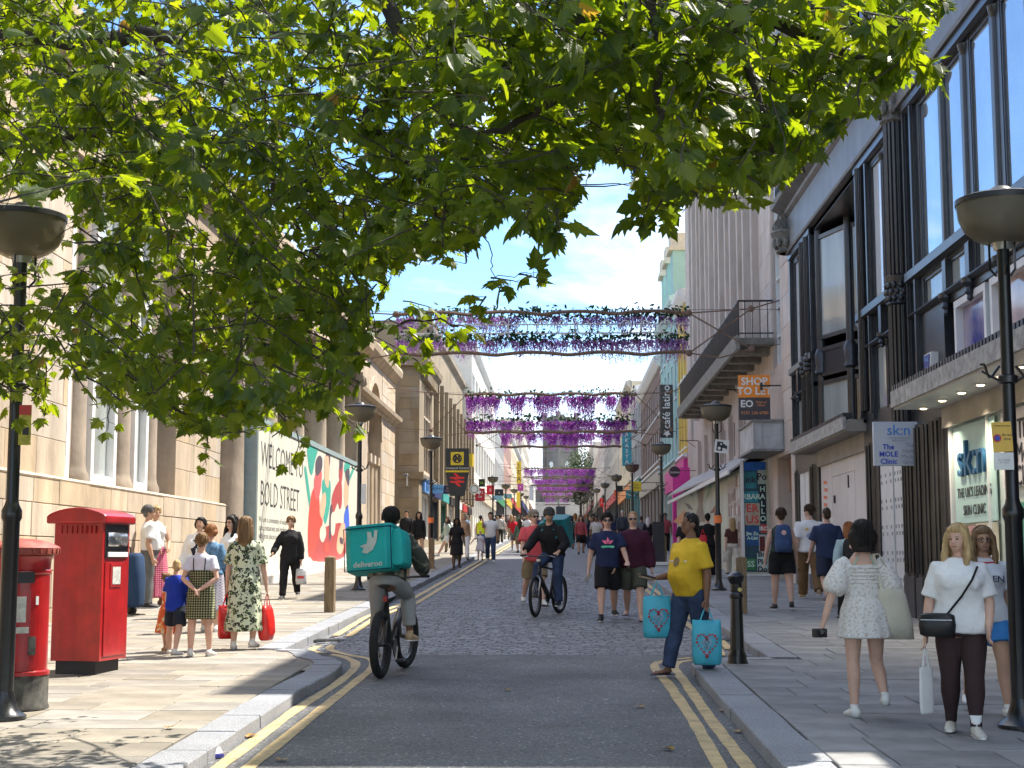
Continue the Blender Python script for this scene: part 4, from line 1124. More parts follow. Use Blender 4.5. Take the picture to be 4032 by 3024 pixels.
lettering('EO', 0.25, fc(4.83, 38.495, 5.55), M_white, tl, 0.001, bold=0.008)
lettering('Emanuel\nOliver', 0.08, fc(5.2, 38.495, 5.56), mat('orange_print', (0.8, 0.3, 0.1), 0.6), tl, 0.001)
lettering('0151 236 6700', 0.115, fc(5.03, 38.495, 5.32), MATS['orange_print'], tl, 0.001)
q = MB(); q.tube([(5.2, 38.45, 6.02), (5.72, 38.45, 6.02)], 0.02, 6); q.tube([(5.2, 38.45, 6.1), (5.2, 38.45, 5.9)], 0.03, 6); q.build('fixing_arm', M_bk, tl, world=True)
HXR = 4.95
hr = empty('mural_hoarding', (HXR, 41.0, zg(41)), label='mural covered shop hoarding with sloping top under the balcony', cat='hoarding')
q = MB(); q.add([(HXR, 41.0, zg(41)), (XR, 41.0, zg(41)), (XR, 63.5, zg(63.5)), (HXR, 63.5, zg(63.5)), (HXR, 41.0, 4.05), (XR, 41.0, 4.3), (XR, 63.5, 4.75), (HXR, 63.5, 4.2)],
  [(0, 3, 2, 1), (4, 5, 6, 7), (0, 1, 5, 4), (1, 2, 6, 5), (2, 3, 7, 6), (3, 0, 4, 7)])
q.build('box', mat('mural_cream', (0.48, 0.50, 0.40), 0.6, var=0.15, scale=0.8), hr, world=True)
q = MB(); q.add([(HXR - 0.3, 41.3, 4.0), (XR, 41.3, 4.75), (XR, 64.2, 5.05), (HXR - 0.3, 64.2, 4.3), (HXR - 0.3, 41.3, 3.93), (XR, 41.3, 4.68), (XR, 64.2, 4.98), (HXR - 0.3, 64.2, 4.23)],
  [(0, 1, 2, 3), (7, 6, 5, 4), (0, 4, 5, 1), (1, 5, 6, 2), (2, 6, 7, 3), (3, 7, 4, 0)])
q.build('awning', mat('grey_awning', (0.40, 0.37, 0.35), 0.7, var=0.1), hr, world=True)
q = MB(); q.box(HXR - 0.34, HXR - 0.28, 41.25, 64.25, 3.9, 4.02); q.build('awning_edge', M_white, hr, world=True)
q = MB(); q.box(HXR - 0.02, HXR + 0.06, 40.93, 40.99, zg(41), 4.25); q.box(HXR - 0.02, XR, 40.93, 40.99, zg(41), zg(41) + 0.16); q.build('white_frame', M_white, hr, world=True)
rn = random.Random(8)
def poster(x0, x1, z0, z1, col, dy, txt=None, tc=None, ts=0.2, parent=hr):
 q = MB(); q.box(x0, x1, 40.99 - dy, 41.0 - dy + 0.004, z0, z1); q.build('poster', mat('poster_c%d' % rn.randrange(10 ** 6), col, 0.55, var=0.25, scale=5), parent, world=True)
 if txt: lettering(txt, ts, fc((x0 + x1) / 2, 40.985 - dy, (z0 + z1) / 2), tc, parent, 0.001, bold=0.006, name='poster_lettering')
M_mint = mat('mint_print', (0.5, 0.72, 0.62), 0.5); M_redp = mat('red_print', (0.62, 0.06, 0.05), 0.5)
poster(5.02, 5.62, 1.25, 4.22, (0.03, 0.08, 0.11), 0.0)
poster(5.04, 5.62, 3.98, 4.22, (0.02, 0.13, 0.5), 0.006)
poster(5.04, 5.36, 3.5, 3.96, (0.03, 0.2, 0.24), 0.006, 'ink', M_ink, 0.22)
poster(5.4, 5.62, 3.62, 4.0, (0.45, 0.55, 0.52), 0.008, 'Po', M_ink, 0.26)
poster(5.44, 5.6, 2.55, 3.6, (0.012, 0.02, 0.03), 0.007, 'H\nA\nL\nL\nO', M_mint, 0.2)
poster(5.03, 5.4, 3.12, 3.42, (0.03, 0.25, 0.32), 0.008, 'RBAR', M_mint, 0.2)
poster(5.03, 5.44, 2.5, 3.1, (0.42, 0.38, 0.3), 0.009, 'ER\nUS', M_redp, 0.3)
poster(5.05, 5.4, 1.95, 2.48, (0.02, 0.09, 0.26), 0.008, 'Jim Zu\nA-List', M_mint, 0.12)
poster(5.46, 5.62, 2.3, 2.52, (0.55, 0.05, 0.04), 0.008, 'IRO', M_white, 0.15)
poster(5.4, 5.62, 1.75, 2.25, (0.5, 0.5, 0.47), 0.009); poster(5.42, 5.56, 1.8, 2.2, (0.12, 0.02, 0.02), 0.012)
poster(5.04, 5.3, 1.3, 1.6, (0.05, 0.25, 0.08), 0.009, 'SS', M_mint, 0.22)
poster(5.34, 5.62, 1.28, 1.75, (0.45, 0.6, 0.58), 0.010, 'Bo\nPlo\nDo', M_ink, 0.2)
def sidep(a, b, c, d, col, o=0.008):
 q = MB(); q.box(HXR - o, HXR - 0.001, a, b, c, d); q.build('mural_patch', mat('mural_%d' % rn.randrange(10 ** 6), col, 0.6, var=0.15, scale=3), hr, world=True)
q = MB(); q.box(HXR - 0.012, HXR, 41.2, 44.2, 1.75, 3.8); q.build('poster_sheet', mat('poster_sheet', (0.42, 0.37, 0.34), 0.6), hr, world=True)
for k in range(26):
 a = 41.3 + (k % 6) * 0.48 + rn.uniform(0, 0.1); c = 1.9 + (k // 6) * 0.42 + rn.uniform(0, 0.1)
 sidep(a, a + rn.uniform(0.2, 0.4), c, c + rn.uniform(0.2, 0.36), rn.choice([(0.6, 0.58, 0.56), (0.55, 0.54, 0.52), (0.25, 0.16, 0.13)]), 0.018)
def mural(pts, col, o, nm='mural_shape'):
 pl = [atx(2650 + x * .422, 1650 + y * .422, HXR) for x, y in pts]
 q = MB(); q.add([(HXR - o, p.y, p.z) for p in pl], [tuple(range(len(pl)))]); q.build(nm, mat('mural_shape_%d' % rn.randrange(10 ** 6), col, 0.6, var=0.2, scale=2), hr, world=True)
mural([(200, 960), (240, 800), (225, 640), (290, 600), (275, 800), (300, 960)], (0.25, 0.20, 0.15), 0.01)
mural([(140, 670), (165, 660), (190, 720), (180, 735)], (0.22, 0.42, 0.25), 0.011)
mural([(300, 780), (345, 590), (375, 570), (330, 720)], (0.24, 0.45, 0.30), 0.011)
mural([(110, 780), (160, 800), (195, 850), (150, 840)], (0.15, 0.14, 0.13), 0.011)
mural([(345, 880), (405, 790), (405, 870)], (0.25, 0.10, 0.07), 0.011)
mural([(0, 960), (110, 850), (190, 930), (120, 1000)], (0.62, 0.30, 0.14), 0.012)
# ================================================================== buildings farther up the street
def pmat(name, c, **k): return mat(name, c, k.pop('rough', 0.75), var=k.pop('var', 0.12), scale=k.pop('scale', 0.8), **k)
def street_house(name, label, side, X, y0, y1, ztop, wm, rows, ncol, trim, fascia, shop_m, frame=None, pane=None, wfrac=0.5, nu=2, nz=2, sillm=None, cornice=True, thick=8.0, pair=1):
 r = building(name, label, X, (y0 + y1) / 2, side)
 g0 = zg(y0)
 holes = []; wins = []
 cw = (y1 - y0) / ncol
 for (a, b) in rows:
  for k in range(ncol):
   c = y0 + cw * (k + 0.5); h = (c - cw * wfrac / 2, c + cw * wfrac / 2, a, b)
   holes.append(h); wins.append(h)
 sz0, sz1 = zg(y1) + 0.5, g0 + 3.3
 ns = max(1, round((y1 - y0) / 3.2)); sw_ = (y1 - y0) / ns; shops = []
 for k in range(ns):
  h = (y0 + sw_ * k + 0.25, y0 + sw_ * (k + 1) - 0.25, sz0, sz1); holes.append(h); shops.append(h)
 facade(r, side, X, y0, y1, -0.5, ztop, holes, wm, 0.2, thick=thick)
 for h in wins:
  window(r, side, X, h, 0.14, frame or M_white, pane or M_glass, nu, nz, min(0.12, (h[1] - h[0]) * 0.09), 0.08, sill=sillm)
 for h in shops:
  window(r, side, X, h, 0.18, shop_m, M_glass, 2, 1, 0.12, 0.1, name='shop_window')
 q = MB(); fbox(q, side, X, y0 + 0.05, y1 - 0.05, sz1 + 0.1, sz1 + 0.95, 0, 0.18); q.build('fascia', fascia, r, world=True)
 for k in range(ns + 1):
  yy = min(max(y0 + sw_ * k, y0 + 0.15), y1 - 0.15)
  q = MB(); fbox(q, side, X, yy - 0.14, yy + 0.14, zg(yy) - 0.1, sz1 + 0.1, 0, 0.1); q.build('pilaster', shop_m, r, world=True)
 if cornice:
  moulding(r, side, X, y0, y1, [(0.05, ztop - 0.55), (0.12, ztop - 0.5), (0.35, ztop - 0.2), (0.4, ztop), (0.1, ztop + 0.1)], trim, 'cornice')
  moulding(r, side, X, y0, y1, [(0.04, sz1 + 1.0), (0.22, sz1 + 1.08), (0.18, sz1 + 1.2)], trim, 'shop_cornice')
 return r
M_brn = mat('brown_stone', (0.27, 0.215, 0.145), 0.9, var=0.2, scale=0.9, bump=0.2, bscale=6, island=0.14, objrand=0.14)
M_brnw = mat('brown_stone_wall', (0.25, 0.20, 0.135), 0.9, var=0.2, scale=0.6)
LX = -6.9
lb = building('brown_stone_building', 'weathered brown stone building with tall bay window beyond the pale hall', LX, 73.6, -1)
LB0, LB1, LBT = 73.6, 118.0, 11.7
bay = (76.2, 80.6, 5.9, 10.4)
fins = [(83.0 + 3.4 * k, 84.6 + 3.4 * k, 6.2, 10.2 + 0.02 * k) for k in range(10)]
shops = [(75.2 + 6.1 * k, 79.8 + 6.1 * k, 2.6, 4.9) for k in range(7)]
facade(lb, -1, LX, LB0, LB1, -0.5, LBT, [bay] + fins + shops, M_brnw, 0.3, thick=9)
window(lb, -1, LX, bay, 0.2, M_sand, M_glass, 3, 3, 0.2, 0.15)
for h in fins: window(lb, -1, LX, h, 0.22, M_bk, M_glass, 1, 2, 0.1, 0.1)
for k, h in enumerate(shops):
 window(lb, -1, LX, h, 0.2, [M_white, M_bk, mat('green_shop', (0.03, 0.12, 0.09), 0.5), M_white, M_bk, mat('red_shop', (0.4, 0.03, 0.03), 0.5), M_white][k], M_glass, 2, 1, 0.12, 0.12, name='shop_window')
 q = MB(); fbox(q, -1, LX, h[0], h[1], 4.95, 5.45, 0, 0.15)
 q.build('fascia', [mat('blue_fascia', (0.12, 0.28, 0.6), 0.5), mat('navy_fascia', (0.02, 0.03, 0.12), 0.5), mat('teal_fascia', (0.05, 0.3, 0.28), 0.5), mat('blk_fascia', (0.02, 0.02, 0.02), 0.5), M_white, MATS['red_shop'], M_bk][k], lb, world=True)
moulding(lb, -1, LX, LB0 - 0.1, 82.0, [(0.05, 10.75), (0.1, 10.8), (0.45, 11.3), (0.5, 11.6), (0.45, 11.72)], M_brn, 'cornice')
moulding(lb, -1, LX, LB0 - 0.05, 82.0, [(0.03, 5.5), (0.2, 5.6), (0.24, 5.75), (0.1, 5.85)], M_brn, 'string_course')
for k in range(10):
 q = MB(); fbox(q, -1, LX, 75.0 + 0.62 * k, 75.35 + 0.62 * k, 10.55, 11.1, 0.0, 0.3); q.build('console', M_brn, lb, world=True)
for k in range(11):
 q = MB(); fbox(q, -1, LX, 82.2 + 3.4 * k, 82.75 + 3.4 * k, 5.6, 11.5, 0, 0.28); q.build('fin', M_brnw, lb, world=True)
rn = random.Random(14); z = 1.6; cnt = 0
while z < 10.6:
 hgt = 0.5 if z < 5.4 else 0.56
 x = XL - 0.05
 while x < LX - 0.01:
  w = rn.uniform(0.5, 0.95); x2 = min(x + w, LX)
  if LX - x2 < 0.2: x2 = LX
  q = MB(); q.box(x + 0.006, x2 - 0.006, LB0 - 0.03, LB0 + 0.02, z + 0.008, z + hgt - 0.008); q.build('stone_block', M_brn, lb, world=True); x = x2
 z += hgt
q = MB(); q.box(XL - 0.1, LX + 0.24, LB0 - 0.16, LB0 + 0.02, 5.5, 5.85); q.build('string_course', M_brn, lb, world=True)
q = MB(); q.box(XL - 0.1, LX + 0.45, LB0 - 0.4, LB0 + 0.02, 11.1, 11.72); q.build('cornice', M_brn, lb, world=True)
lb2 = building('stone_attic_block', 'plain grey brown stone upper block rising behind the bay window building', -8.3, 88, -1)
facade(lb2, -1, -7.6, 86.0, 117.9, 8, 15.4, [], M_brnw, 0.2, name='wall', thick=8)
moulding(lb2, -1, -7.6, 85.9, 118, [(0.02, 14.9), (0.25, 15.1), (0.3, 15.4)], M_brn, 'parapet')
M_wm = pmat('white_render', (0.66, 0.62, 0.55)); M_pinkb = pmat('pink_brick', (0.42, 0.27, 0.22), bump=0.1, bscale=20); M_cream = pmat('cream_render', (0.58, 0.50, 0.36)); M_redbrick = pmat('red_brick', (0.22, 0.14, 0.105), bump=0.15, bscale=25)
M_mint = pmat('mint_paint', (0.33, 0.52, 0.48)); M_yel = pmat('yellow_paint', (0.62, 0.42, 0.07)); M_greyr = pmat('grey_render', (0.35, 0.35, 0.34)); M_stone = pmat('light_stone', (0.48, 0.43, 0.36)); M_blue_r = pmat('pale_blue_render', (0.42, 0.52, 0.58))
F = lambda n, c: mat('fascia_' + n, c, 0.5, var=0.08)
street_house('white_modern_building', 'white modern block with long strip windows on the left', -1, LX, 118, 160, 18.6, M_wm, [(8.6, 11.6), (13.2, 16.4)], 9, M_white, F('cream', (0.5, 0.45, 0.35)), M_white, pane=M_glass_pale, wfrac=0.82, nu=3, nz=1)
street_house('grey_shop_building', 'grey rendered shops beyond the white block on the left', -1, LX, 160.2, 186, 16.5, M_greyr, [(10.0, 12.4), (13.4, 15.4)], 8, M_white, F('green', (0.04, 0.22, 0.1)), M_bk)
street_house('pink_brick_building', 'pinkish brick shop building with sash windows on the left', -1, LX, 186.2, 214, 18.5, M_pinkb, [(11.0, 13.2), (14.4, 16.6)], 8, M_stone, F('yellow', (0.6, 0.4, 0.05)), M_white)
street_house('cream_terrace', 'cream terrace of shops far along the left side', -1, LX, 214.2, 262, 19, M_cream, [(12.2, 14.4), (15.6, 17.6)], 12, M_white, F('red', (0.45, 0.05, 0.04)), M_bk)
street_house('stone_corner_building', 'tall stone corner building at the far left end', -1, LX + 0.3, 262.2, 330, 26, M_stone, [(13.4, 15.8), (17.2, 19.6), (21.0, 23.4)], 14, M_stone, F('navy', (0.03, 0.05, 0.16)), M_bk)
street_house('far_terrace', 'distant pale terrace closing the left side near the church', -1, LX + 0.3, 330.2, 415, 21, M_wm, [(15.2, 17.4), (18.0, 19.8)], 16, M_white, F('brown', (0.2, 0.1, 0.05)), M_bk)
yb = street_house('yellow_building', 'narrow yellow painted building with a magenta shopfront', 1, XR, 66.6, 71.3, 13.6, M_yel, [(6.6, 8.6), (9.8, 11.8)], 3, M_white, F('magenta', (0.62, 0.03, 0.28)), mat('magenta_paint', (0.66, 0.04, 0.30), 0.5), sillm=M_white)
q = MB(); fbox(q, 1, XR, 65.5, 66.2, zg(66), 5.55, 0.0, 0.75); fbox(q, 1, XR, 66.2, 71.2, 4.6, 5.55, 0.0, 0.7); q.build('shopfront_surround', MATS['magenta_paint'], yb, world=True)
mint = street_house('mint_green_building', 'tall mint green building with white topped gables', 1, XR, 71.5, 83.5, 14.2, M_mint, [(6.4, 8.4), (9.4, 11.2), (11.9, 13.2)], 5, mat('mint_trim', (0.45, 0.62, 0.60), 0.6), F('grey', (0.3, 0.28, 0.25)), M_stone, sillm=M_white)
for k, yy in enumerate((73.3, 76.6, 80.0)):
 q = MB(); fbox(q, 1, XR, yy - 1.0, yy + 0.6, 14.0, 16.6, -2.5, 0.1); q.build('gable', M_mint, mint, world=True)
 q = MB(); fbox(q, 1, XR, yy - 1.1, yy + 0.7, 16.6, 16.8, -2.6, 0.3); fbox(q, 1, XR, yy - 0.85, yy + 0.45, 16.8, 17.5, -0.6, 0.2); q.build('gable_cap', mat('pale_cap', (0.62, 0.55, 0.42), 0.7), mint, world=True)
q = MB(); fbox(q, 1, XR, 71.5, 72.3, 14.0, 16.9, -9, -2.6); q.build('end_chimney', M_mint, mint, world=True)
street_house('red_brick_building', 'red brick building with many white sash windows on the right', 1, XR, 83.7, 104, 12.9, M_redbrick, [(7.2, 9.0), (9.8, 11.6)], 11, M_white, F('stone', (0.42, 0.38, 0.32)), M_stone, wfrac=0.74, sillm=M_white)
street_house('teal_shop_building', 'building with teal shopfront and grey upper floors on the right', 1, XR, 104.2, 118, 13.6, M_greyr, [(8.0, 10.0), (10.8, 12.6)], 6, M_white, F('teal', (0.06, 0.28, 0.28)), mat('teal_paint', (0.08, 0.30, 0.30), 0.5))
street_house('cream_gabled_building', 'cream stone building with carved upper windows on the right', 1, XR, 118.2, 142, 15.6, M_cream, [(8.8, 10.8), (11.8, 13.8)], 7, M_stone, F('orange', (0.7, 0.22, 0.03)), M_bk)
street_house('pale_terrace', 'pale ornate terrace of shops beyond the teal sign', 1, XR, 142.2, 190, 15.2, M_stone, [(9.6, 11.4), (12.2, 14.0)], 13, M_white, F('crimson', (0.5, 0.03, 0.05)), M_bk)
street_house('buff_terrace', 'buff coloured terrace far along the right side', 1, XR, 190.2, 250, 16.5, M_wm, [(11.2, 13.2), (14.0, 15.6)], 15, M_white, F('black', (0.02, 0.02, 0.02)), M_bk)
street_house('end_terrace', 'distant stone terrace at the right end of the street', 1, XR, 250.2, 400, 21, M_stone, [(14.4, 16.4), (17.4, 19.4)], 22, M_white, F('wine', (0.25, 0.03, 0.06)), M_bk)
ch = building('church_tower', 'grey stone church tower with clock faces at the end of the street', 1.0, 440, 1)
M_ch = mat('grey_church_stone', (0.20, 0.185, 0.165), 0.9, var=0.2, scale=0.3)
cz0 = zg(440); c_ = math.cos(R(38)); s_ = math.sin(R(38)); TS = 3.3
RM = Matrix(((c_, -s_, 0), (s_, c_, 0), (0, 0, 1)))
cc_ = Vector((0.4, 442, 0))
q = MB(); q.obox(cc_ + Vector((0, 0, cz0 + 15.2)), TS, TS, 15.2, RM); q.build('tower', M_ch, ch, world=True)
for k in range(4):
 a, b = (((-1, -1), (1, -1), (1, 1), (-1, 1)))[k]
 q = MB(); q.obox(cc_ + RM @ Vector((a * TS, b * TS, 0)) + Vector((0, 0, cz0 + 15.6)), 0.5, 0.5, 16.4, RM); q.build('buttress', M_ch, ch, world=True)
for (z_, h_) in ((14.0, 0.3), (20.5, 0.3), (30.2, 0.4)):
 q = MB(); q.obox(cc_ + Vector((0, 0, cz0 + z_)), TS + 0.25, TS + 0.25, h_, RM); q.build('string_course', M_ch, ch, world=True)
for (nx, ny) in ((0, -1), (-1, 0), (1, 0)):
 n_ = RM @ Vector((nx, ny, 0)); t_ = Vector((-n_.y, n_.x, 0))
 o_ = cc_ + n_ * (TS + 0.06)
 zc = at(2171, 1830, 440).z
 q = MB(); q.prism([(0.95 * math.cos(2 * math.pi * k / 20), 0.95 * math.sin(2 * math.pi * k / 20)) for k in range(20)], 0.1, frame_mat((o_.x, o_.y, zc), t_, (0, 0, 1))); q.build('clock_face', mat('clock_white', (0.75, 0.74, 0.7), 0.5), ch, world=True)
 for dx in (-1.2, 1.2):
  q = MB(); q.prism([(dx - 0.6, 0), (dx + 0.6, 0), (dx + 0.6, 5.5), (dx, 7), (dx - 0.6, 5.5)], 0.05, frame_mat((o_.x, o_.y, cz0 + 22), t_, (0, 0, 1))); q.build('louvre', M_dark, ch, world=True)
q = MB(); q.box(-9, 10, 444, 470, cz0 - 1, cz0 + 12); q.build('nave', M_ch, ch, world=True)
q = MB(); q.box(-0.9, 1.7, 436.4, 436.9, cz0, cz0 + 4.2); q.build('porch_door', M_dark, ch, world=True)
q = MB(); q.box(-30, 30, 436.9, 439.0, cz0 - 1, cz0 + 5.5); q.build('precinct_wall', M_stone, ch, world=True)
ft = empty('street_tree', (3.6, 250, zg(250)), label='round dark green tree standing far up the street', cat='tree')
M_ftl = mat('far_leaf', (0.045, 0.075, 0.02), 0.7, var=0.5, scale=0.8, island=0.4)
rn = random.Random(77); q = MB()
pc = at(2286, 1880, 250)
for k in range(5200):
 d = Vector((rn.gauss(0, 1), rn.gauss(0, 1), rn.gauss(0, 1))).normalized()
 rr = rn.random() ** 0.4
 sh = 1 + 0.22 * noise.noise(d * 2.3 + Vector((4, 1, 2)))
 p = pc + Vector((d.x * 2.75 * rr * sh, d.y * 2.75 * rr * sh, d.z * 4.9 * rr * sh))
 s = rn.uniform(0.10, 0.22); a = Vector((rn.gauss(0, 1), rn.gauss(0, 1), rn.gauss(0, 1))).normalized(); b = a.orthogonal().normalized()
 q.quad(p - a * s, p - b * s * 0.6, p + a * s, p + b * s * 0.6)
tag(q.build('crown', M_ftl, ft, world=True), kind='stuff')
q = MB(); q.tube([(pc.x, 250, zg(250)), (pc.x, 250, pc.z - 1)], [0.25, 0.12], 8); q.build('trunk', M_bark if 'M_bark' in globals() else M_dark, ft, world=True)
# ================================================================== the plane tree overhead
def leaf_material():
 m = bpy.data.materials.new('plane_leaf'); m.use_nodes = True
 n, l = m.node_tree.nodes, m.node_tree.links
 b = n['Principled BSDF']; out = n['Material Output']
 g = n.new('ShaderNodeNewGeometry'); oi = n.new('ShaderNodeObjectInfo')
 ad = n.new('ShaderNodeMath'); ad.operation = 'ADD'
 l.new(g.outputs['Random Per Island'], ad.inputs[0]); l.new(oi.outputs['Random'], ad.inputs[1])
 fr = n.new('ShaderNodeMath'); fr.operation = 'FRACT'; l.new(ad.outputs[0], fr.inputs[0])
 def ramp(cols):
  r = n.new('ShaderNodeValToRGB'); r.color_ramp.elements[0].color = (*cols[0][1], 1); r.color_ramp.elements[0].position = cols[0][0]
  r.color_ramp.elements[1].color = (*cols[-1][1], 1); r.color_ramp.elements[1].position = cols[-1][0]
  for p, c in cols[1:-1]:
   e = r.color_ramp.elements.new(p); e.color = (*c, 1)
  l.new(fr.outputs[0], r.inputs[0]); return r
 r1 = ramp([(0.0, (0.012, 0.028, 0.006)), (0.5, (0.018, 0.040, 0.007)), (0.95, (0.030, 0.060, 0.009)), (0.993, (0.05, 0.075, 0.012)), (1.0, (0.16, 0.09, 0.02))])
 r2 = ramp([(0.0, (0.30, 0.45, 0.006)), (0.5, (0.45, 0.60, 0.008)), (0.95, (0.62, 0.72, 0.012)), (0.993, (0.62, 0.68, 0.02)), (1.0, (0.65, 0.35, 0.03))])
 tc = n.new('ShaderNodeTexCoord')
 nz = n.new('ShaderNodeTexNoise'); nz.inputs['Scale'].default_value = 14; nz.inputs['Detail'].default_value = 3
 l.new(tc.outputs['Object'], nz.inputs['Vector'])
 b.inputs['Roughness'].default_value = 0.42; b.inputs['Specular IOR Level'].default_value = 0.3
 l.new(r1.outputs['Color'], b.inputs['Base Color'])
 t = n.new('ShaderNodeBsdfTranslucent'); l.new(r2.outputs['Color'], t.inputs['Color'])
 bp = n.new('ShaderNodeBump'); bp.inputs['Strength'].default_value = 0.35; bp.inputs['Distance'].default_value = 0.01
 l.new(nz.outputs['Fac'], bp.inputs['Height']); l.new(bp.outputs[0], b.inputs['Normal'])
 mx = n.new('ShaderNodeMixShader'); mx.inputs[0].default_value = 0.38
 l.new(b.outputs[0], mx.inputs[1]); l.new(t.outputs[0], mx.inputs[2]); l.new(mx.outputs[0], out.inputs['Surface'])
 return m
M_leaf = leaf_material()
M_bark = mat('plane_bark', (0.045, 0.038, 0.03), 0.9, var=0.4, scale=9, bump=0.5, bscale=30)
HALF = [(0.0, 0.0), (0.12, -0.07), (0.33, -0.12), (0.27, 0.01), (0.40, 0.03), (0.56, 0.16), (0.42, 0.20), (0.46, 0.27), (0.60, 0.46), (0.42, 0.43), (0.28, 0.40),
  (0.33, 0.52), (0.36, 0.66), (0.24, 0.63), (0.20, 0.72), (0.12, 0.82), (0.06, 0.9), (0.0, 1.02)]
def leaf_geo(rn):
 """a five-lobed leaf folded along its midrib, stalk end at the origin, about 1 long"""
 fold = rn.uniform(0.08, 0.6); curl = rn.uniform(-0.25, 0.7)
 vs, fs = [], []
 for s in (1, -1):
  base = len(vs)
  asym = rn.uniform(0.92, 1.08)
  for (x, y) in HALF:
   x = x * asym
   z = -fold * abs(x) - curl * (y - 0.3) ** 2 - 0.12 * x * x + 0.03 * math.sin(9 * (x + y))
   vs.append((x * s, y, z))
  idx = list(range(base, base + len(HALF)))
  fs.append(tuple(idx if s > 0 else reversed(idx)))
 return vs, fs
rnt = random.Random(31)
LEAVES = [leaf_geo(rnt) for _ in range(24)]
OV = 4032 / 2212.0
LOW = [(-900, 980), (-200, 930), (0, 880), (60, 862), (110, 850), (160, 800), (215, 900), (300, 905), (380, 940), (450, 968), (560, 945), (650, 945), (720, 890), (770, 850), (800, 790), (832, 640), (870, 585), (960, 565),
       (1030, 575), (1060, 490), (1100, 465), (1150, 490), (1190, 520), (1240, 470), (1250, 410), (1290, 365), (1335, 360), (1375, 430), (1405, 490), (1470, 485), (1500, 430), (1560, 445), (1640, 465), (1700, 420),
       (1740, 390), (1780, 310), (1850, 255), (1900, 235), (1985, 140), (2020, 80), (2060, -20), (2100, -300), (2500, -500)]
def low(ox):
 for (a, b), (c, d) in zip(LOW, LOW[1:]):
  if a <= ox <= c: return b + (d - b) * (ox - a) / (c - a)
 return -600
def depth_of(ox, rn):
 t = max(0, min(1, ox / 1900))
 return rn.uniform(7.6 - 1.4 * t, 13.5 - 4.6 * t)
tree = empty('plane_tree', (-6.6, 9.0, zg(9) + KH), label='leafy plane tree spreading branches across the top of the view', cat='tree')
q = MB(); q.tube([(-6.6, 9.0, zg(9)), (-6.55, 9.0, 1.2), (-6.5, 9.05, 3.0), (-6.3, 9.1, 4.6), (-6.1, 9.3, 6.4), (-5.9, 9.4, 8.4)], [0.34, 0.27, 0.24, 0.22, 0.17, 0.1], 14)
q.build('trunk', M_bark, tree, world=True, smooth=True)
limbs = []
def limb(pts, r0, r1):
 P = [Vector(p) for p in pts]
 res = []
 for i in range(len(P) - 1):
  p0, p1, p2, p3 = P[max(i - 1, 0)], P[i], P[i + 1], P[min(i + 2, len(P) - 1)]
  for t in (0, .25, .5, .75):
   v = 0.5 * ((2 * p1) + (-p0 + p2) * t + (2 * p0 - 5 * p1 + 4 * p2 - p3) * t * t + (-p0 + 3 * p1 - 3 * p2 + p3) * t ** 3)
   res.append(v + Vector((rnt.gauss(0, .012), rnt.gauss(0, .012), rnt.gauss(0, .012))))
 res.append(P[-1]); n = len(res)
 q = MB(); q.tube(res, [r0 + (r1 - r0) * (i / (n - 1)) ** 0.8 for i in range(n)], 8); q.build('limb', M_bark, tree, world=True, smooth=True)
 limbs.append(res)
o = lambda ox, oy, Y: at(ox * OV, oy * OV, Y)
limb([(-6.2, 9.2, 5.6), (-5.2, 9.5, 5.55), o(-120, 60, 10), o(80, 75, 10), o(200, 90, 10), o(300, 65, 10)], 0.12, 0.06)
limb([o(180, 85, 10), o(280, 140, 10.2), o(365, 200, 10.4), o(430, 300, 10.8), o(440, 350, 11), o(520, 480, 11.2), o(600, 640, 11.6), o(690, 760, 12)], 0.05, 0.012)
limb([o(250, 165, 10), o(320, 175, 10), o(345, 130, 10.1), o(338, 70, 10.2), o(330, 10, 10.2)], 0.04, 0.025)
limb([(-6.2, 9.2, 5.0), o(-100, 300, 9.5), o(60, 300, 9.6), o(200, 285, 9.8), o(350, 295, 10), o(560, 320, 10.4), o(700, 430, 10.6)], 0.07, 0.012)
limb([o(300, 65, 10), o(440, 120, 9.6), o(500, 210, 9.6), o(560, 300, 9.6), o(600, 420, 9.8), o(650, 500, 10)], 0.05, 0.012)
limb([(-6.0, 9.3, 6.8), o(200, -300, 9), o(500, -200, 8.6), o(760, -80, 8.4), o(860, 60, 8.2), o(870, 180, 8.2), o(800, 260, 8.4), o(900, 380, 8.6), o(960, 520, 9)], 0.09, 0.012)
limb([(-5.9, 9.4, 7.4), o(700, -360, 8), o(1100, -240, 7.5), o(1400, -120, 7.2), o(1560, 0, 7.0), o(1720, 70, 7), o(1850, 120, 7), o(1980, 125, 7)], 0.09, 0.01)
limb([o(1100, -240, 7.5), o(1210, -40, 7.4), o(1270, 120, 7.4), o(1180, 230, 7.6), o(1060, 285, 7.8), o(960, 270, 8)], 0.05, 0.01)
limb([o(1400, -120, 7.2), o(1420, 80, 7.2), o(1430, 250, 7.2), o(1480, 380, 7.3)], 0.04, 0.008)
limb([o(1560, 0, 7), o(1610, 130, 7), o(1650, 260, 7), o(1690, 380, 7)], 0.035, 0.008)
limb([o(690, 760, 12), o(760, 740, 11.6), o(850, 700, 11), o(930, 690, 10.6), o(990, 705, 10.4)], 0.016, 0.006)
limb([o(1045, 480, 8.4), o(1056, 550, 8.3), o(1075, 592, 8.2), o(1140, 588, 8.1)], 0.004, 0.002)
all_leaves = []                                  # (matrix, geometry index, size on screen)
twigs = MB()
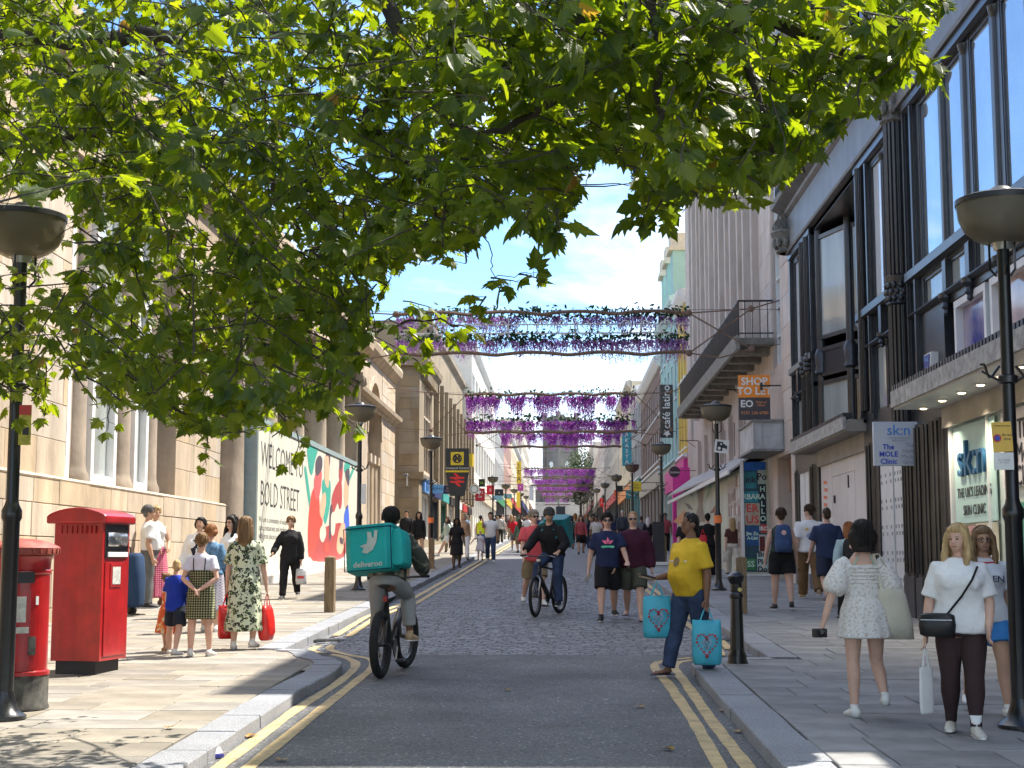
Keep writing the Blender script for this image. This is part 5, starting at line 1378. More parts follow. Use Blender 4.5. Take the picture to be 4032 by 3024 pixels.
def add_leaf(p, tipdir, size, rn):
 y = Vector(tipdir).normalized()
 up = Vector((rn.gauss(0, 0.6), rn.gauss(-0.25, 0.6), 0.85))
 z = (up - y * up.dot(y))
 if z.length < 0.05: z = y.orthogonal()
 z.normalize(); x = y.cross(z)
 M_ = Matrix(((x.x * size, y.x * size, z.x * size, p.x), (x.y * size, y.y * size, z.y * size, p.y), (x.z * size, y.z * size, z.z * size, p.z), (0, 0, 0, 1)))
 a = proj(p + y * size * 0.5)
 if p.y < 12.3 and -80 < a[0] < 265 and 770 < a[1] < 1045: return
 vis = 0 if (a[2] < 2 or a[0] < 0 or a[0] > PW or a[1] < 0 or a[1] > PH) else size / a[2]
 all_leaves.append((M_, rn.randrange(len(LEAVES)), vis))
def twig(p0, d, L, nl, rn, smin=0.075, smax=0.125, bound=None):
 pts = [Vector(p0)]; d = Vector(d).normalized()
 for k in range(5):
  d = (d + Vector((rn.gauss(0, .16), rn.gauss(0, .16), rn.gauss(0, .12) - 0.10))).normalized()
  pts.append(pts[-1] + d * (L / 5))
 if bound is not None:
  a_ = proj(pts[-1]); b_ = proj(pts[2]); c_ = proj(pts[1])
  if c_[1] / OV > low(c_[0] / OV) - 6: return
  if a_[1] / OV > low(a_[0] / OV) + bound: pts = pts[:3] if b_[1] / OV <= low(b_[0] / OV) + bound else pts[:2]
  while len(pts) < 6: pts.append(pts[-1] + d * 0.004)
 m3 = proj(pts[3])
 if pts[3].y < 12.3 and -120 < m3[0] < 300 and 740 < m3[1] < 1080: return
 twigs.tube(pts, [0.006, 0.005, 0.0045, 0.004, 0.003, 0.002], 4, caps=False)
 for k in range(nl):
  t = (k + rn.random()) / nl * 4.999; i = int(t); f = t - i
  p = pts[i].lerp(pts[i + 1], f)
  side = Vector((rn.gauss(0, 1), rn.gauss(0, 1), rn.gauss(-0.25, 0.55)))
  dr = (side.normalized() + d * 0.5).normalized()
  st = rn.uniform(0.03, 0.09)
  q_ = p + dr * st
  if bound is not None:
   a = proj(q_ + dr * 0.12 + Vector((0, 0, -0.03)))
   if a[1] / OV > low(a[0] / OV) + bound: continue
  twigs.tube([p, q_], [0.0022, 0.0018], 3, caps=False)
  add_leaf(q_, dr + Vector((0, 0, -0.35)), rn.uniform(smin, smax) * (1.15 if p.y < 8 else 1.0), rn)
rn = random.Random(99)
n = 0; tries = 0
while n < 1350 and tries < 18000:
 tries += 1
 ox = rn.uniform(-120, 2080); oy = rn.uniform(-140, 960)
 lb = low(ox)
 if oy > lb - 8: continue
 if 600 < ox < 720 and 5 < oy < 80: continue
 gap = noise.noise(Vector((ox * 0.006, oy * 0.006, 3.1)))
 dens = 1.0 if ox < 900 else 0.9
 if gap < -0.33 and ox > 600 or rn.random() > dens: continue
 Y = depth_of(ox, rn)
 if -20 < ox < 150 and 425 < oy < 580 and Y < 12.6: continue
 p = at(ox * OV, oy * OV, Y)
 twig(p, (rn.gauss(0.35, 0.6), rn.gauss(0.2, 0.6), rn.gauss(-0.1, 0.4)), rn.uniform(0.4, 0.85), rn.randrange(10, 16), rn, 0.055 if ox < 1000 else 0.065, 0.105 if ox < 1000 else 0.125, bound=-2)
 n += 1
for k in range(330):
 ox = rn.uniform(-900, 1900); oy = rn.uniform(-1100, -140) if rn.random() < 0.7 else rn.uniform(-140, 850)
 if oy > -140: ox = rn.uniform(-900, -100)
 p = at(ox * OV, oy * OV, rn.uniform(5.5, 12.5))
 twig(p, (rn.gauss(0.2, 0.7), rn.gauss(0.1, 0.7), rn.gauss(0, 0.4)), rn.uniform(0.5, 0.9), rn.randrange(8, 13), rn)
for (ox, oy, Y, d, L, nl) in ((1060, 600, 8.2, (1, 0.1, 0.1), 0.16, 5), (1120, 592, 8.1, (1, 0, 0), 0.12, 4), (1050, 640, 8.2, (-0.3, 0, -0.6), 0.14, 5), (1180, 440, 7.0, (0.2, 0, -1), 0.12, 6), (1205, 450, 6.9, (0, 0, -1), 0.12, 5),
                              (1150, 435, 7.0, (-0.3, 0, -1), 0.1, 5), (870, 650, 10.8, (1, 0, 0.1), 0.3, 6), (840, 690, 10.6, (1, 0, -0.3), 0.4, 8), (905, 690, 10.5, (1, 0, -0.2), 0.35, 6), (970, 700, 10.4, (1, 0, 0), 0.2, 3), (800, 720, 10.8, (0.8, 0, -0.5), 0.5, 9),
                              (1430, 430, 7.2, (-0.2, 0, -1), 0.1, 6), (1405, 425, 7.2, (0, 0, -1), 0.1, 6), (100, 790, 11, (0.3, 0, -1), 0.4, 6), (60, 760, 11, (0.4, 0, -0.8), 0.4, 5), (20, 830, 11, (0.3, 0, -0.8), 0.3, 4), (450, 930, 11.5, (-0.2, 0, -1), 0.3, 5), (240, 850, 11.5, (0, 0, -1), 0.3, 6), (640, 930, 11.5, (0.3, 0, -1), 0.3, 6), (700, 870, 11.8, (1, 0, -0.4), 0.4, 7), (1930, 130, 7.0, (1, 0, -0.1), 0.25, 6), (1960, 120, 7.0, (1, 0, 0.1), 0.2, 4)):
 twig(at(ox * OV, oy * OV, Y), d, L, nl, rn)
tag(twigs.build('twigs', M_bark, tree, world=True), kind='stuff')
all_leaves.sort(key=lambda a: -a[2])
invt = wmat(tree).inverted()
leaf_me = []
for (vs_, fs_) in LEAVES:
 q = MB(); q.add(vs_, fs_); leaf_me.append(q.mesh('leaf', M_leaf))
for (M_, gi, v) in all_leaves[:290]:
 ob = bpy.data.objects.new('leaf', leaf_me[gi]); COL.objects.link(ob); ob.parent = tree; ob.matrix_local = invt @ M_
q = MB()
for (M_, gi, v) in all_leaves[290:]:
 q.X = M_; q.add(*LEAVES[gi])
q.X = None
tag(q.build('foliage', M_leaf, tree, world=True), kind='stuff')
print('LEAVES', len(all_leaves))
M_dry = mat('dry_leaf', (0.38, 0.22, 0.07), 0.8, var=0.4, scale=9, objrand=0.3)
dry_me = []
for k in range(3):
 vs_, fs_ = leaf_geo(rnt); q = MB(); q.add([(x * 0.085, (y - 0.5) * 0.085, 0.008 + abs(z) * 0.05) for x, y, z in vs_], fs_); dry_me.append(q.mesh('fallen_leaf', M_dry))
spots = [(1112, 3000), (985, 2905), (1000, 2900), (1065, 2800), (1085, 2795), (1095, 2790), (940, 2900), (2522, 2788), (2840, 2803), (2906, 2885), (2626, 2955), (2005, 2722), (670, 2870), (2800, 2690)]
GUT = 'dry leaf in the cluster lying along the left gutter'
LBL = ['fallen leaf on the asphalt at the bottom left, right of the double lines'] + [GUT] * 6 + ['brown leaf left of the right-hand double yellow lines', 'brown leaf between the right yellow line and the kerb', 'brown leaf on the right outer yellow line', 'dark leaf on the asphalt near the bottom right', 'pale leaf in the middle of the asphalt', 'pale leaf lying on the left pavement slabs', 'small leaf at the kerb beside the stepping foot of the man in yellow']
for k, (px, py) in enumerate(spots):
 onp = (py < 2880 and px < 700)
 p = G(px, py, KH if onp else 0)
 lf = link_mesh('fallen_leaf', dry_me[k % 3], None, (p.x, p.y, p.z + 0.004), (0, 0, rnt.uniform(0, 6)))
 lf.scale = (1.0, 1.0, 1.0)
 tag(lf, LBL[k], 'leaf', 'fallen leaves scattered on the foreground')
# ================================================================== street furniture
M_lglass = mat('lamp_bowl_glass', (0.30, 0.28, 0.21), 0.25, var=0.3, scale=4, spec=0.6)
M_lcap = mat('lamp_cap', (0.03, 0.03, 0.032), 0.4)
M_post = mat('post_black', (0.010, 0.010, 0.011), 0.28, var=0.3, spec=0.6, bump=0.05, bscale=20)
def bowl_mat():
 m = bpy.data.materials.new('lamp_bowl'); m.use_nodes = True
 n, l = m.node_tree.nodes, m.node_tree.links; b = n['Principled BSDF']
 b.inputs['Base Color'].default_value = (0.40, 0.37, 0.28, 1); b.inputs['Roughness'].default_value = 0.16; b.inputs['Specular IOR Level'].default_value = 0.7
 t = n.new('ShaderNodeBsdfTranslucent'); t.inputs['Color'].default_value = (0.62, 0.56, 0.42, 1)
 g = n.new('ShaderNodeBsdfTransparent'); g.inputs['Color'].default_value = (0.62, 0.58, 0.48, 1)
 nz = n.new('ShaderNodeTexNoise'); nz.inputs['Scale'].default_value = 6; tc = n.new('ShaderNodeTexCoord'); l.new(tc.outputs['Object'], nz.inputs['Vector'])
 rp = n.new('ShaderNodeValToRGB'); rp.color_ramp.elements[0].color = (0.26, 0.24, 0.18, 1); rp.color_ramp.elements[1].color = (0.5, 0.47, 0.38, 1); l.new(nz.outputs['Fac'], rp.inputs[0]); l.new(rp.outputs['Color'], b.inputs['Base Color'])
 m1 = n.new('ShaderNodeMixShader'); m1.inputs[0].default_value = 0.45; l.new(b.outputs[0], m1.inputs[1]); l.new(t.outputs[0], m1.inputs[2])
 m2 = n.new('ShaderNodeMixShader'); m2.inputs[0].default_value = 0.45; l.new(m1.outputs[0], m2.inputs[1]); l.new(g.outputs[0], m2.inputs[2])
 l.new(m2.outputs[0], n['Material Output'].inputs['Surface'])
 return m
M_bowl = bowl_mat()
def make_lamp(loc, label):
 r = empty('street_lamp', loc, label=label, cat='street lamp', group='black street lamps with glass bowls')
 q = MB(); q.lathe((0, 0, 0), [(0.17, 0), (0.17, 0.03), (0.11, 0.07), (0.08, 0.16), (0.068, 0.22)], 20); q.build('base', M_post, r, auto=40)
 q = MB(); q.lathe((0, 0, 0.2), [(0.066, 0), (0.066, 1.35), (0.08, 1.38), (0.08, 1.44), (0.06, 1.48), (0.05, 1.52), (0.047, 3.47), (0.055, 3.51)], 18); q.build('post', M_post, r, auto=40)
 q = MB(); q.lathe((0, 0, 2.6), [(0.058, 0), (0.075, 0.01), (0.075, 0.06), (0.058, 0.07)], 16); q.build('collar', M_post, r, auto=40)
 for s in (-1, 1):
  q = MB(); pts = []
  for k in range(9):
   a = k / 8 * math.pi * 1.5
   pts.append((s * (0.06 + 0.17 * k / 8 + 0.02 * math.sin(a)), 0, 2.72 - 0.05 * math.sin(a) + 0.02 * math.cos(2 * a)))
  q.tube(pts, 0.011, 6); q.tube([(s * 0.06, 0, 2.62), (s * 0.2, 0, 2.7)], 0.009, 6); q.build('scroll_bracket', M_post, r)
 q = MB(); q.lathe((0, 0, 3.7), [(0.10, 0), (0.13, 0.0), (0.22, 0.045), (0.29, 0.11), (0.33, 0.2), (0.345, 0.32), (0.335, 0.32), (0.318, 0.2), (0.28, 0.12), (0.21, 0.06), (0.1, 0.015)], 28, cap=False); q.build('bowl', M_bowl, r, auto=60)
 q = MB(); q.lathe((0, 0, 4.01), [(0.352, 0), (0.352, 0.04), (0.30, 0.06), (0.12, 0.08), (0.1, 0.11), (0.06, 0.14), (0.0, 0.15)], 28); q.build('lid', M_lcap, r, auto=40)
 q = MB(); q.lathe((0, 0, 3.65), [(0.07, 0), (0.09, 0.1), (0.1, 0.36)], 16); q.build('reflector', mat('lamp_reflector', (0.5, 0.5, 0.48), 0.3, metal=0.6), r, auto=40)
 for k in range(3):
  a = 2 * math.pi * k / 3 + 0.4
  q = MB(); q.tube([(0.06 * math.cos(a), 0.06 * math.sin(a), 3.45), (0.11 * math.cos(a), 0.11 * math.sin(a), 3.51), (0.11 * math.cos(a), 0.11 * math.sin(a), 3.73)], 0.01, 5); q.build('prong', M_post, r)
 return r
def on_pave(px, py): p = G(px, py, KH); return (p.x, p.y, zg(p.y) + KH)
lp = on_pave(15, 2832)
lamp0 = make_lamp(lp, 'nearest lamp on the left, half hidden by leaves beside the red boxes')
rp_ = on_pave(4022, 2868)
lampR = copy_tree(lamp0, rp_, 0, 'large lamp at the right edge carrying a yellow parking sign')
def lamp_at(x, y, label): return copy_tree(lamp0, (x, y, zg(y) + KH), random.uniform(-0.2, 0.2), label)
l2 = G(1410, 2324, KH); lampL2 = lamp_at(l2.x, l2.y, 'lamp post in front of the painted hoarding')
r2 = G(2831, 2324, KH); lampR2 = lamp_at(r2.x, r2.y, 'lamp post with the camera sign on the right pavement')
l3 = G(1695, 2238, KH); lampL3 = lamp_at(l3.x, l3.y, 'lamp post beside the brown stone corner with an orange sticker')
lamp_at(3.5, 51.5, 'third lamp post from the front on the right, near the pink shop')
for side, x, ys in (('left', -4.2, (95, 118, 140, 165, 190)), ('right', 3.5, (72, 92, 115, 140, 165, 190, 215, 240))):
 for k, y in enumerate(ys):
  lamp_at(x, y, '%s lamp of the distant row on the %s pavement' % (['first', 'second', 'third', 'fourth', 'fifth', 'sixth', 'seventh', 'eighth'][k], side))
def plate(name, label, cat_, x, y, z, w, h, m, tilt=0.0, d=0.012):
 r = empty(name, (x, y, z), label=label, cat=cat_)
 q = MB(); q.obox((0, 0, 0), w / 2, d / 2, h / 2, Matrix.Rotation(tilt, 3, 'Y')); q.build('plate', m, r, bevel=0.004)
 return r
M_ysign = mat('yellow_sign', (0.72, 0.46, 0.08), 0.4, var=0.05)
ps = plate('parking_sign', 'yellow pedestrian zone sign on the right-hand lamp post', 'sign', rp_[0] - 0.09, rp_[1] - 0.1, 2.52, 0.15, 0.23, M_ysign, R(-3))
q = MB(); q.obox((0.005, 0, -0.185), 0.075, 0.006, 0.066); q.build('time_plate', M_white, ps, bevel=0.003)
lettering('Pedestrian Zone', 0.018, fc(rp_[0] - 0.09, rp_[1] - 0.108, 2.605), M_ink, ps, 0.0005)
lettering('At any\ntime', 0.03, fc(rp_[0] - 0.055, rp_[1] - 0.108, 2.52), M_ink, ps, 0.0005)
lettering('No loading\n10 - 6pm', 0.02, fc(rp_[0] - 0.085, rp_[1] - 0.108, 2.335), mat('grey_print2', (0.4, 0.4, 0.4), 0.6), ps, 0.0005)
q = MB(); q.lathe((0, 0, 0), [(0.03, 0), (0.03, 0.004)], 18); ro = q.build('roundel', mat('red_ring', (0.6, 0.04, 0.04), 0.5), ps); ro.rotation_euler = (math.pi / 2, 0, 0); ro.location = (-0.04, -0.008, -0.01)
q = MB(); q.lathe((0, 0, 0), [(0.021, 0), (0.021, 0.006)], 18); ro2 = q.build('roundel_disc', mat('blue_disc', (0.05, 0.08, 0.4), 0.5), ro)
nt = plate('notice', 'yellow and red paper notice tied to the left lamp post', 'notice', lp[0] + 0.12, lp[1] - 0.11, 2.66, 0.1, 0.32, mat('yellow_notice', (0.42, 0.40, 0.06), 0.6, var=0.3, scale=20))
q = MB(); q.obox((0, -0.008, 0.12), 0.048, 0.002, 0.04); q.build('red_header', mat('red_notice', (0.5, 0.06, 0.05), 0.6), nt)
q = MB(); q.obox((0.01, -0.008, -0.05), 0.025, 0.002, 0.03); q.build('photo_patch', M_ink, nt)
cs = plate('camera_sign', 'white tilted sign with a black camera symbol on the lamp post', 'sign', r2.x + 0.10, r2.y - 0.09, atx(2842, 1745, r2.x).z, 0.31, 0.29, M_white, R(8))
q = MB()
TM = frame_mat((0, -0.008, 0), (math.cos(R(8)), 0, -math.sin(R(8))), (math.sin(R(8)), 0, math.cos(R(8))))
def rect(x0, x1, y0, y1): return [(x0, y0), (x1, y0), (x1, y1), (x0, y1)]
q.prism(rect(-0.11, 0.02, -0.10, 0.10), 0.002, TM); q.prism([(0.02, -0.03), (0.09, -0.03), (0.09, -0.05), (0.12, -0.05), (0.12, 0.03), (0.09, 0.03), (0.05, 0.06), (0.02, 0.06)], 0.002, TM); q.build('camera_symbol', M_ink, cs)
q = MB(); q.prism([(-0.05 + 0.035 * math.cos(k * .5236), -0.045 + 0.035 * math.sin(k * .5236)) for k in range(12)], 0.004, TM); q.prism([(-0.02 + 0.022 * math.cos(k * .5236), 0.05 + 0.022 * math.sin(k * .5236)) for k in range(12)], 0.004, TM); q.build('lens_rings', M_white, cs)
for lo, lab in ((r2, 'orange sticker band round the post with the camera sign'), (l3, 'orange sticker band round the post by the brown corner')):
 q = MB(); q.lathe((0, 0, 0), [(0.09, 0), (0.09, 0.17)], 16, cap=False)
 z_ = at(2832, 2060, lo.y).z if lo is r2 else zg(lo.y) + 1.5
 ob = q.build('sticker_band', mat('orange_sticker', (0.85, 0.22, 0.06), 0.5), None, label=lab, cat='sticker', smooth=True); ob.location = (lo.x, lo.y, z_)
q = MB(); q.obox((0, 0, 0), 0.055, 0.004, 0.22); ob = q.build('post_notice', M_white, None, label='white and red paper notice on the post before the hoarding', cat='notice'); ob.location = (l2.x + 0.1, l2.y - 0.02, at(1440, 1945, l2.y).z)
M_wood = mat('bollard_wood', (0.20, 0.145, 0.085), 0.85, var=0.35, scale=5, bump=0.4, bscale=18, stretch=(6, 6, 0.7))
def bollard(px, py, label, h=0.95):
 p = G(px, py, KH); r = empty('wooden_bollard', (p.x, p.y, zg(p.y) + KH), random.uniform(-0.1, 0.1), label=label, cat='bollard', group='square wooden bollards along the kerbs')
 w = 0.083; q = MB(); q.add([(-w, -w, -0.1), (w, -w, -0.1), (w, w, -0.1), (-w, w, -0.1), (-w, -w, h - 0.03), (w, -w, h - 0.03), (w, w, h - 0.03), (-w, w, h - 0.03), (0, 0, h)],
  [(0, 1, 5, 4), (1, 2, 6, 5), (2, 3, 7, 6), (3, 0, 4, 7), (4, 5, 8), (5, 6, 8), (6, 7, 8), (7, 4, 8), (3, 2, 1, 0)]); q.build('post', M_wood, r, bevel=0.008)
 q = MB(); q.lathe((0, 0, h * 0.78), [(0.0, 0), (0.022, 0.0), (0.022, 0.004)], 12); return r
bollard(1298, 2410, 'wooden bollard nearest the camera on the left pavement')
bollard(1599, 2282, 'wooden bollard on the left, second from the camera, behind the cyclist')
bollard(1699, 2239, 'wooden bollard on the left beside the third lamp post')
bollard(2922, 2415, 'wooden bollard just behind the black iron bollard')
bollard(2615, 2217, 'wooden bollard on the right, half hidden behind the man in yellow')
p = G(2904, 2612, KH)
ib = empty('iron_bollard', (p.x, p.y, zg(p.y) + KH), label='glossy black cast iron bollard at the right kerb', cat='bollard')
q = MB(); q.lathe((0, 0, -0.05), [(0.115, 0), (0.115, 0.06), (0.1, 0.1), (0.105, 0.13), (0.09, 0.17), (0.08, 0.2)], 20); q.build('base', M_post, ib, auto=40)
q = MB(); q.lathe((0, 0, 0.14), [(0.078, 0), (0.064, 0.56), (0.078, 0.58), (0.078, 0.61), (0.062, 0.63), (0.066, 0.65), (0.066, 0.72), (0.07, 0.73)], 10); q.build('shaft', M_post, ib, auto=20)
q = MB(); q.lathe((0, 0, 0.86), [(0.066, 0), (0.085, 0.03), (0.096, 0.06), (0.096, 0.085), (0.08, 0.1), (0.065, 0.12), (0.03, 0.135), (0, 0.138)], 20); q.build('cap', M_post, ib, auto=40)
q = MB(); q.lathe((0, 0, 0), [(0.024, 0), (0.024, 0.01)], 12); ro = q.build('badge', mat('brass_badge', (0.5, 0.4, 0.15), 0.4, metal=0.7), ib); ro.rotation_euler = (math.pi / 2, 0, 0); ro.location = (0.03, -0.058, 0.8)
M_red = mat('post_red', (0.40, 0.010, 0.012), 0.33, var=0.25, scale=4, stain=0.5, bump=0.06, bscale=25, coat=0.35, spec=0.5)
M_redw = mat('post_red_worn', (0.36, 0.02, 0.018), 0.55, var=0.4, scale=7, col2=(0.40, 0.13, 0.10))
pb = G(85, 2790, KH)
pbx = empty('pillar_box', (pb.x - 0.05, pb.y, zg(pb.y) + KH), R(20), label='old round red pillar box with black base beside the lamp post', cat='post box')
q = MB(); q.lathe((0, 0, 0), [(0.265, 0), (0.265, 0.02), (0.255, 0.04), (0.255, 0.28)], 32); q.build('base', mat('pillar_base_black', (0.03, 0.03, 0.03), 0.8, var=0.5, scale=8, col2=(0.12, 0.115, 0.10)), pbx, auto=40)
q = MB(); q.lathe((0, 0, 0.28), [(0.262, 0), (0.262, 0.03), (0.24, 0.04), (0.24, 0.83), (0.25, 0.84), (0.25, 0.86), (0.24, 0.87), (0.245, 0.95), (0.27, 0.98)], 32); q.build('drum', M_red, pbx, auto=40)
q = MB(); q.lathe((0, 0, 1.26), [(0.25, 0), (0.31, 0.02), (0.315, 0.07), (0.30, 0.085), (0.22, 0.12), (0.12, 0.14), (0, 0.15)], 32); q.build('cap', M_redw, pbx, auto=40)
for k in range(30):
 a = 2 * math.pi * k / 30; q = MB(); q.obox((0.312 * math.cos(a), 0.312 * math.sin(a), 1.305), 0.008, 0.012, 0.02, Matrix.Rotation(a, 3, 'Z')); q.build('dentil', M_redw, pbx)
def curved(r0, a0, a1, z0, z1, m, nm, parent, n=8, th=0.01):
 q = MB()
 for k in range(n):
  b0, b1 = a0 + (a1 - a0) * k / n, a0 + (a1 - a0) * (k + 1) / n
  P_ = lambda a, r_, z: (r_ * math.sin(a), -r_ * math.cos(a), z)
  q.quad(P_(b0, r0 + th, z0), P_(b1, r0 + th, z0), P_(b1, r0 + th, z1), P_(b0, r0 + th, z1))
  q.quad(P_(b0, r0, z1), P_(b0, r0 + th, z1), P_(b1, r0 + th, z1), P_(b1, r0, z1)); q.quad(P_(b0, r0 + th, z0), P_(b0, r0, z0), P_(b1, r0, z0), P_(b1, r0 + th, z0))
 return q.build(nm, m, parent, smooth=False)
curved(0.245, -0.55, 0.65, 0.36, 0.98, M_red, 'door', pbx, th=0.012)
curved(0.252, -0.35, 0.45, 1.04, 1.13, M_ink, 'slot', pbx, th=0.006)
curved(0.255, -0.2, 0.2, 0.72, 0.93, mat('notice_white', (0.5, 0.5, 0.46), 0.5, var=0.25, scale=25), 'collection_plate', pbx, th=0.008)
curved(0.257, -0.15, 0.3, 0.63, 0.68, MATS['notice_white'], 'paper_sticker', pbx, th=0.008)
curved(0.257, 0.5, 0.6, 0.86, 0.93, M_white, 'lock_plate', pbx, th=0.008)
curved(0.257, 0.3, 0.55, 0.45, 0.6, MATS['pillar_base_black'], 'worn_patch', pbx, th=0.006)
c0 = G(180, 2668, KH); c1 = G(388, 2660, KH)
pk = empty('parcel_post_box', (c1.x, c1.y, zg(c1.y) + KH), 0, label='tall red parcel post box with domed lid and a chute on its side', cat='post box')
W_, D_, H0, H1 = 0.56, 0.62, 0.14, 1.56
ang = R(-9)
pk.rotation_euler = (0, 0, ang)
q = MB(); q.box(-W_ + 0.06, -0.06, 0.05, D_ - 0.05, 0.0, H0 + 0.02); q.build('base', M_ink, pk)
rings = []
prof = [(-W_, 0.05), (-W_ + 0.03, 0.0)] + [(-W_ + 0.03 + (W_ - 0.03) * k / 6, 0.02 * math.sin(math.pi * k / 6)) for k in range(1, 6)] + [(0, 0), (0, D_), (-W_, D_)]
q = MB(); q.loft([[(x, y, H0) for x, y in prof], [(x, y, H1 - 0.02) for x, y in prof]]); q.build('body', M_red, pk)
q = MB(); lid = []
n = 14
for k in range(n + 1):
 t = k / n; x = -W_ - 0.05 + (W_ + 0.1) * t; zt = H1 + 0.05 + 0.085 * math.sin(math.pi * t) ** 0.75
 lid.append((x, zt))
rA = [(x, -0.05, z) for x, z in lid] + [(lid[-1][0], -0.05, H1 - 0.03), (lid[0][0], -0.05, H1 - 0.03)]
rB = [(x, D_ + 0.05, z) for x, z in lid] + [(lid[-1][0], D_ + 0.05, H1 - 0.03), (lid[0][0], D_ + 0.05, H1 - 0.03)]
q.loft([rA, rB]); q.build('lid', M_red, pk, bevel=0.02)
q = MB(); q.box(0.001, 0.012, 0.06, D_ - 0.06, H0 + 0.04, H1 - 0.42); q.build('door', M_red, pk, bevel=0.006)
q = MB(); q.box(-0.05, 0.015, 0.05, D_ - 0.05, H1 - 0.38, H1 - 0.04); q.build('chute', mat('steel_chute', (0.05, 0.05, 0.055), 0.2, metal=0.85), pk, bevel=0.01)
q = MB(); q.tube([(-0.075, 0.1, H1 - 0.19), (-0.075, D_ - 0.1, H1 - 0.19)], 0.115, 20); q.build('drum', mat('steel_drum', (0.55, 0.56, 0.58), 0.18, metal=0.9), pk, smooth=True)
q = MB(); q.box(0.016, 0.03, 0.08, D_ - 0.08, H1 - 0.37, H1 - 0.32); q.build('tray', M_white, pk, bevel=0.004)
q = MB(); q.box(0.0125, 0.022, 0.16, D_ - 0.2, H1 - 0.68, H1 - 0.44); q.build('notice_frame', M_red, pk, bevel=0.006)
q = MB(); q.box(0.0225, 0.026, 0.2, D_ - 0.24, H1 - 0.65, H1 - 0.47); q.build('notice', MATS['notice_white'], pk)
for k in range(1, 9):
 q = MB(); xx = -W_ + 0.05 + k * (W_ - 0.08) / 9; q.box(xx, xx + 0.006, -0.004 + 0.02 * math.sin(math.pi * k / 9) - 0.018, 0.02, H1 - 0.13, H1 - 0.05); q.build('rib', M_red, pk)
t0 = at(1801, 1860, 57.0)
tw = 92 / 5900 * 57
ts = empty('station_totem', (t0.x, 57.0, zg(57) + KH), label='dark station totem sign with yellow emblem and red arrows on the left pavement', cat='sign')
zt, zm, zb = at(1801, 1766, 57).z, at(1801, 1856, 57).z, at(1801, 1953, 57).z
M_tot = mat('totem_grey', (0.035, 0.035, 0.035), 0.5)
q = MB(); q.box(t0.x - tw / 2, t0.x + tw / 2, 56.9, 57.1, zm + 0.03, zt); q.build('upper_panel', M_tot, ts, world=True)
q = MB(); q.prism([(-tw / 2, zm - 0.04), (tw / 2, zm - 0.04), (tw * 0.32, zb), (-tw * 0.32, zb)], -0.18, frame_mat((t0.x, 56.91, 0), (1, 0, 0), (0, 0, 1))); q.build('lower_panel', M_tot, ts, world=True)
q = MB(); q.box(t0.x - tw / 2, t0.x + tw / 2, 56.88, 57.12, zm - 0.04, zm + 0.03); q.build('yellow_band', mat('station_yellow', (0.75, 0.55, 0.03), 0.5), ts, world=True)
q = MB(); s_ = tw * 0.28; zc = zt - (zt - zm) * 0.45
q.box(t0.x - s_, t0.x + s_, 56.86, 56.9, zc - s_, zc + s_); q.build('emblem_square', MATS['station_yellow'], ts, world=True)
q = MB(); n = 24; ri, ro_ = s_ * 0.52, s_ * 0.72
Mt = frame_mat((t0.x, 56.855, zc), (1, 0, 0), (0, 0, 1))
for k in range(n):
 a, b = 2 * math.pi * k / n, 2 * math.pi * (k + 1) / n
 q.prism([(ri * math.cos(a), ri * math.sin(a)), (ro_ * math.cos(a), ro_ * math.sin(a)), (ro_ * math.cos(b), ro_ * math.sin(b)), (ri * math.cos(b), ri * math.sin(b))], 0.004, Mt)
q.build('emblem_ring', M_ink, ts, world=True)
lettering('M', s_ * 1.15, fc(t0.x, 56.85, zc), M_ink, ts, 0.002, bold=0.02)
lettering('Liverpool Central', 0.12, fc(t0.x, 56.885, zm + 0.12), M_white, ts, 0.001)
M_arr = mat('red_arrows', (0.75, 0.03, 0.03), 0.5); q = MB(); za = zm - (zm - zb) * 0.35
Ma = frame_mat((t0.x, 56.905, za), (1, 0, 0), (0, 0, 1)); k_ = tw * 0.3
q.prism(rect(-k_, k_, 0.04, 0.11), 0.004, Ma); q.prism(rect(-k_, k_, -0.11, -0.04), 0.004, Ma)
q.prism([(-0.02, 0.11), (0.1, 0.11), (-0.04, 0.25), (-0.16, 0.25)], 0.003, Ma); q.prism([(-0.16, 0.04), (-0.06, 0.04), (0.16, -0.04), (0.05, -0.04)], 0.003, Ma); q.prism([(0.02, -0.11), (-0.1, -0.11), (0.04, -0.25), (0.16, -0.25)], 0.003, Ma)
q.build('arrows', M_arr, ts, world=True)
q = MB(); q.box(t0.x + tw / 2, t0.x + tw / 2 + 0.14, 56.95, 57.6, zm + 0.2, zt - 0.2); q.build('side_panel', MATS['station_yellow'], ts, world=True)
q = MB(); q.tube([(t0.x, 57, zg(57)), (t0.x, 57, zb + 0.1)], 0.1, 10); q.build('post', M_tot, ts, world=True)
def hang(name, label, px0, px1, py0, py1, Y, m, texts=(), d=0.06, arm=None):
 a = at(px0, py1, Y); b = at(px1, py0, Y)
 r = empty(name, ((a.x + b.x) / 2, Y, a.z), label=label, cat='sign')
 q = MB(); q.box(a.x, b.x, Y - d / 2, Y + d / 2, a.z, b.z); q.build('panel', m, r, world=True, bevel=min(0.01, d / 5))
 for (t, fx, fz, size, tm, *ex) in texts:
  lettering(t, size, fc(a.x + (b.x - a.x) * fx, Y - d / 2 - 0.004, b.z + (a.z - b.z) * fz), tm, r, 0.001, **(ex[0] if ex else {}))
 if arm:
  q = MB()
  for fz in (0.12, 0.88): q.tube([(arm, Y, b.z + (a.z - b.z) * fz), ((a.x if arm < a.x else b.x), Y, b.z + (a.z - b.z) * fz)], 0.02, 6)
  q.build('arm', M_bk if name != 'clinic_sign' else M_white, r, world=True)
 return r
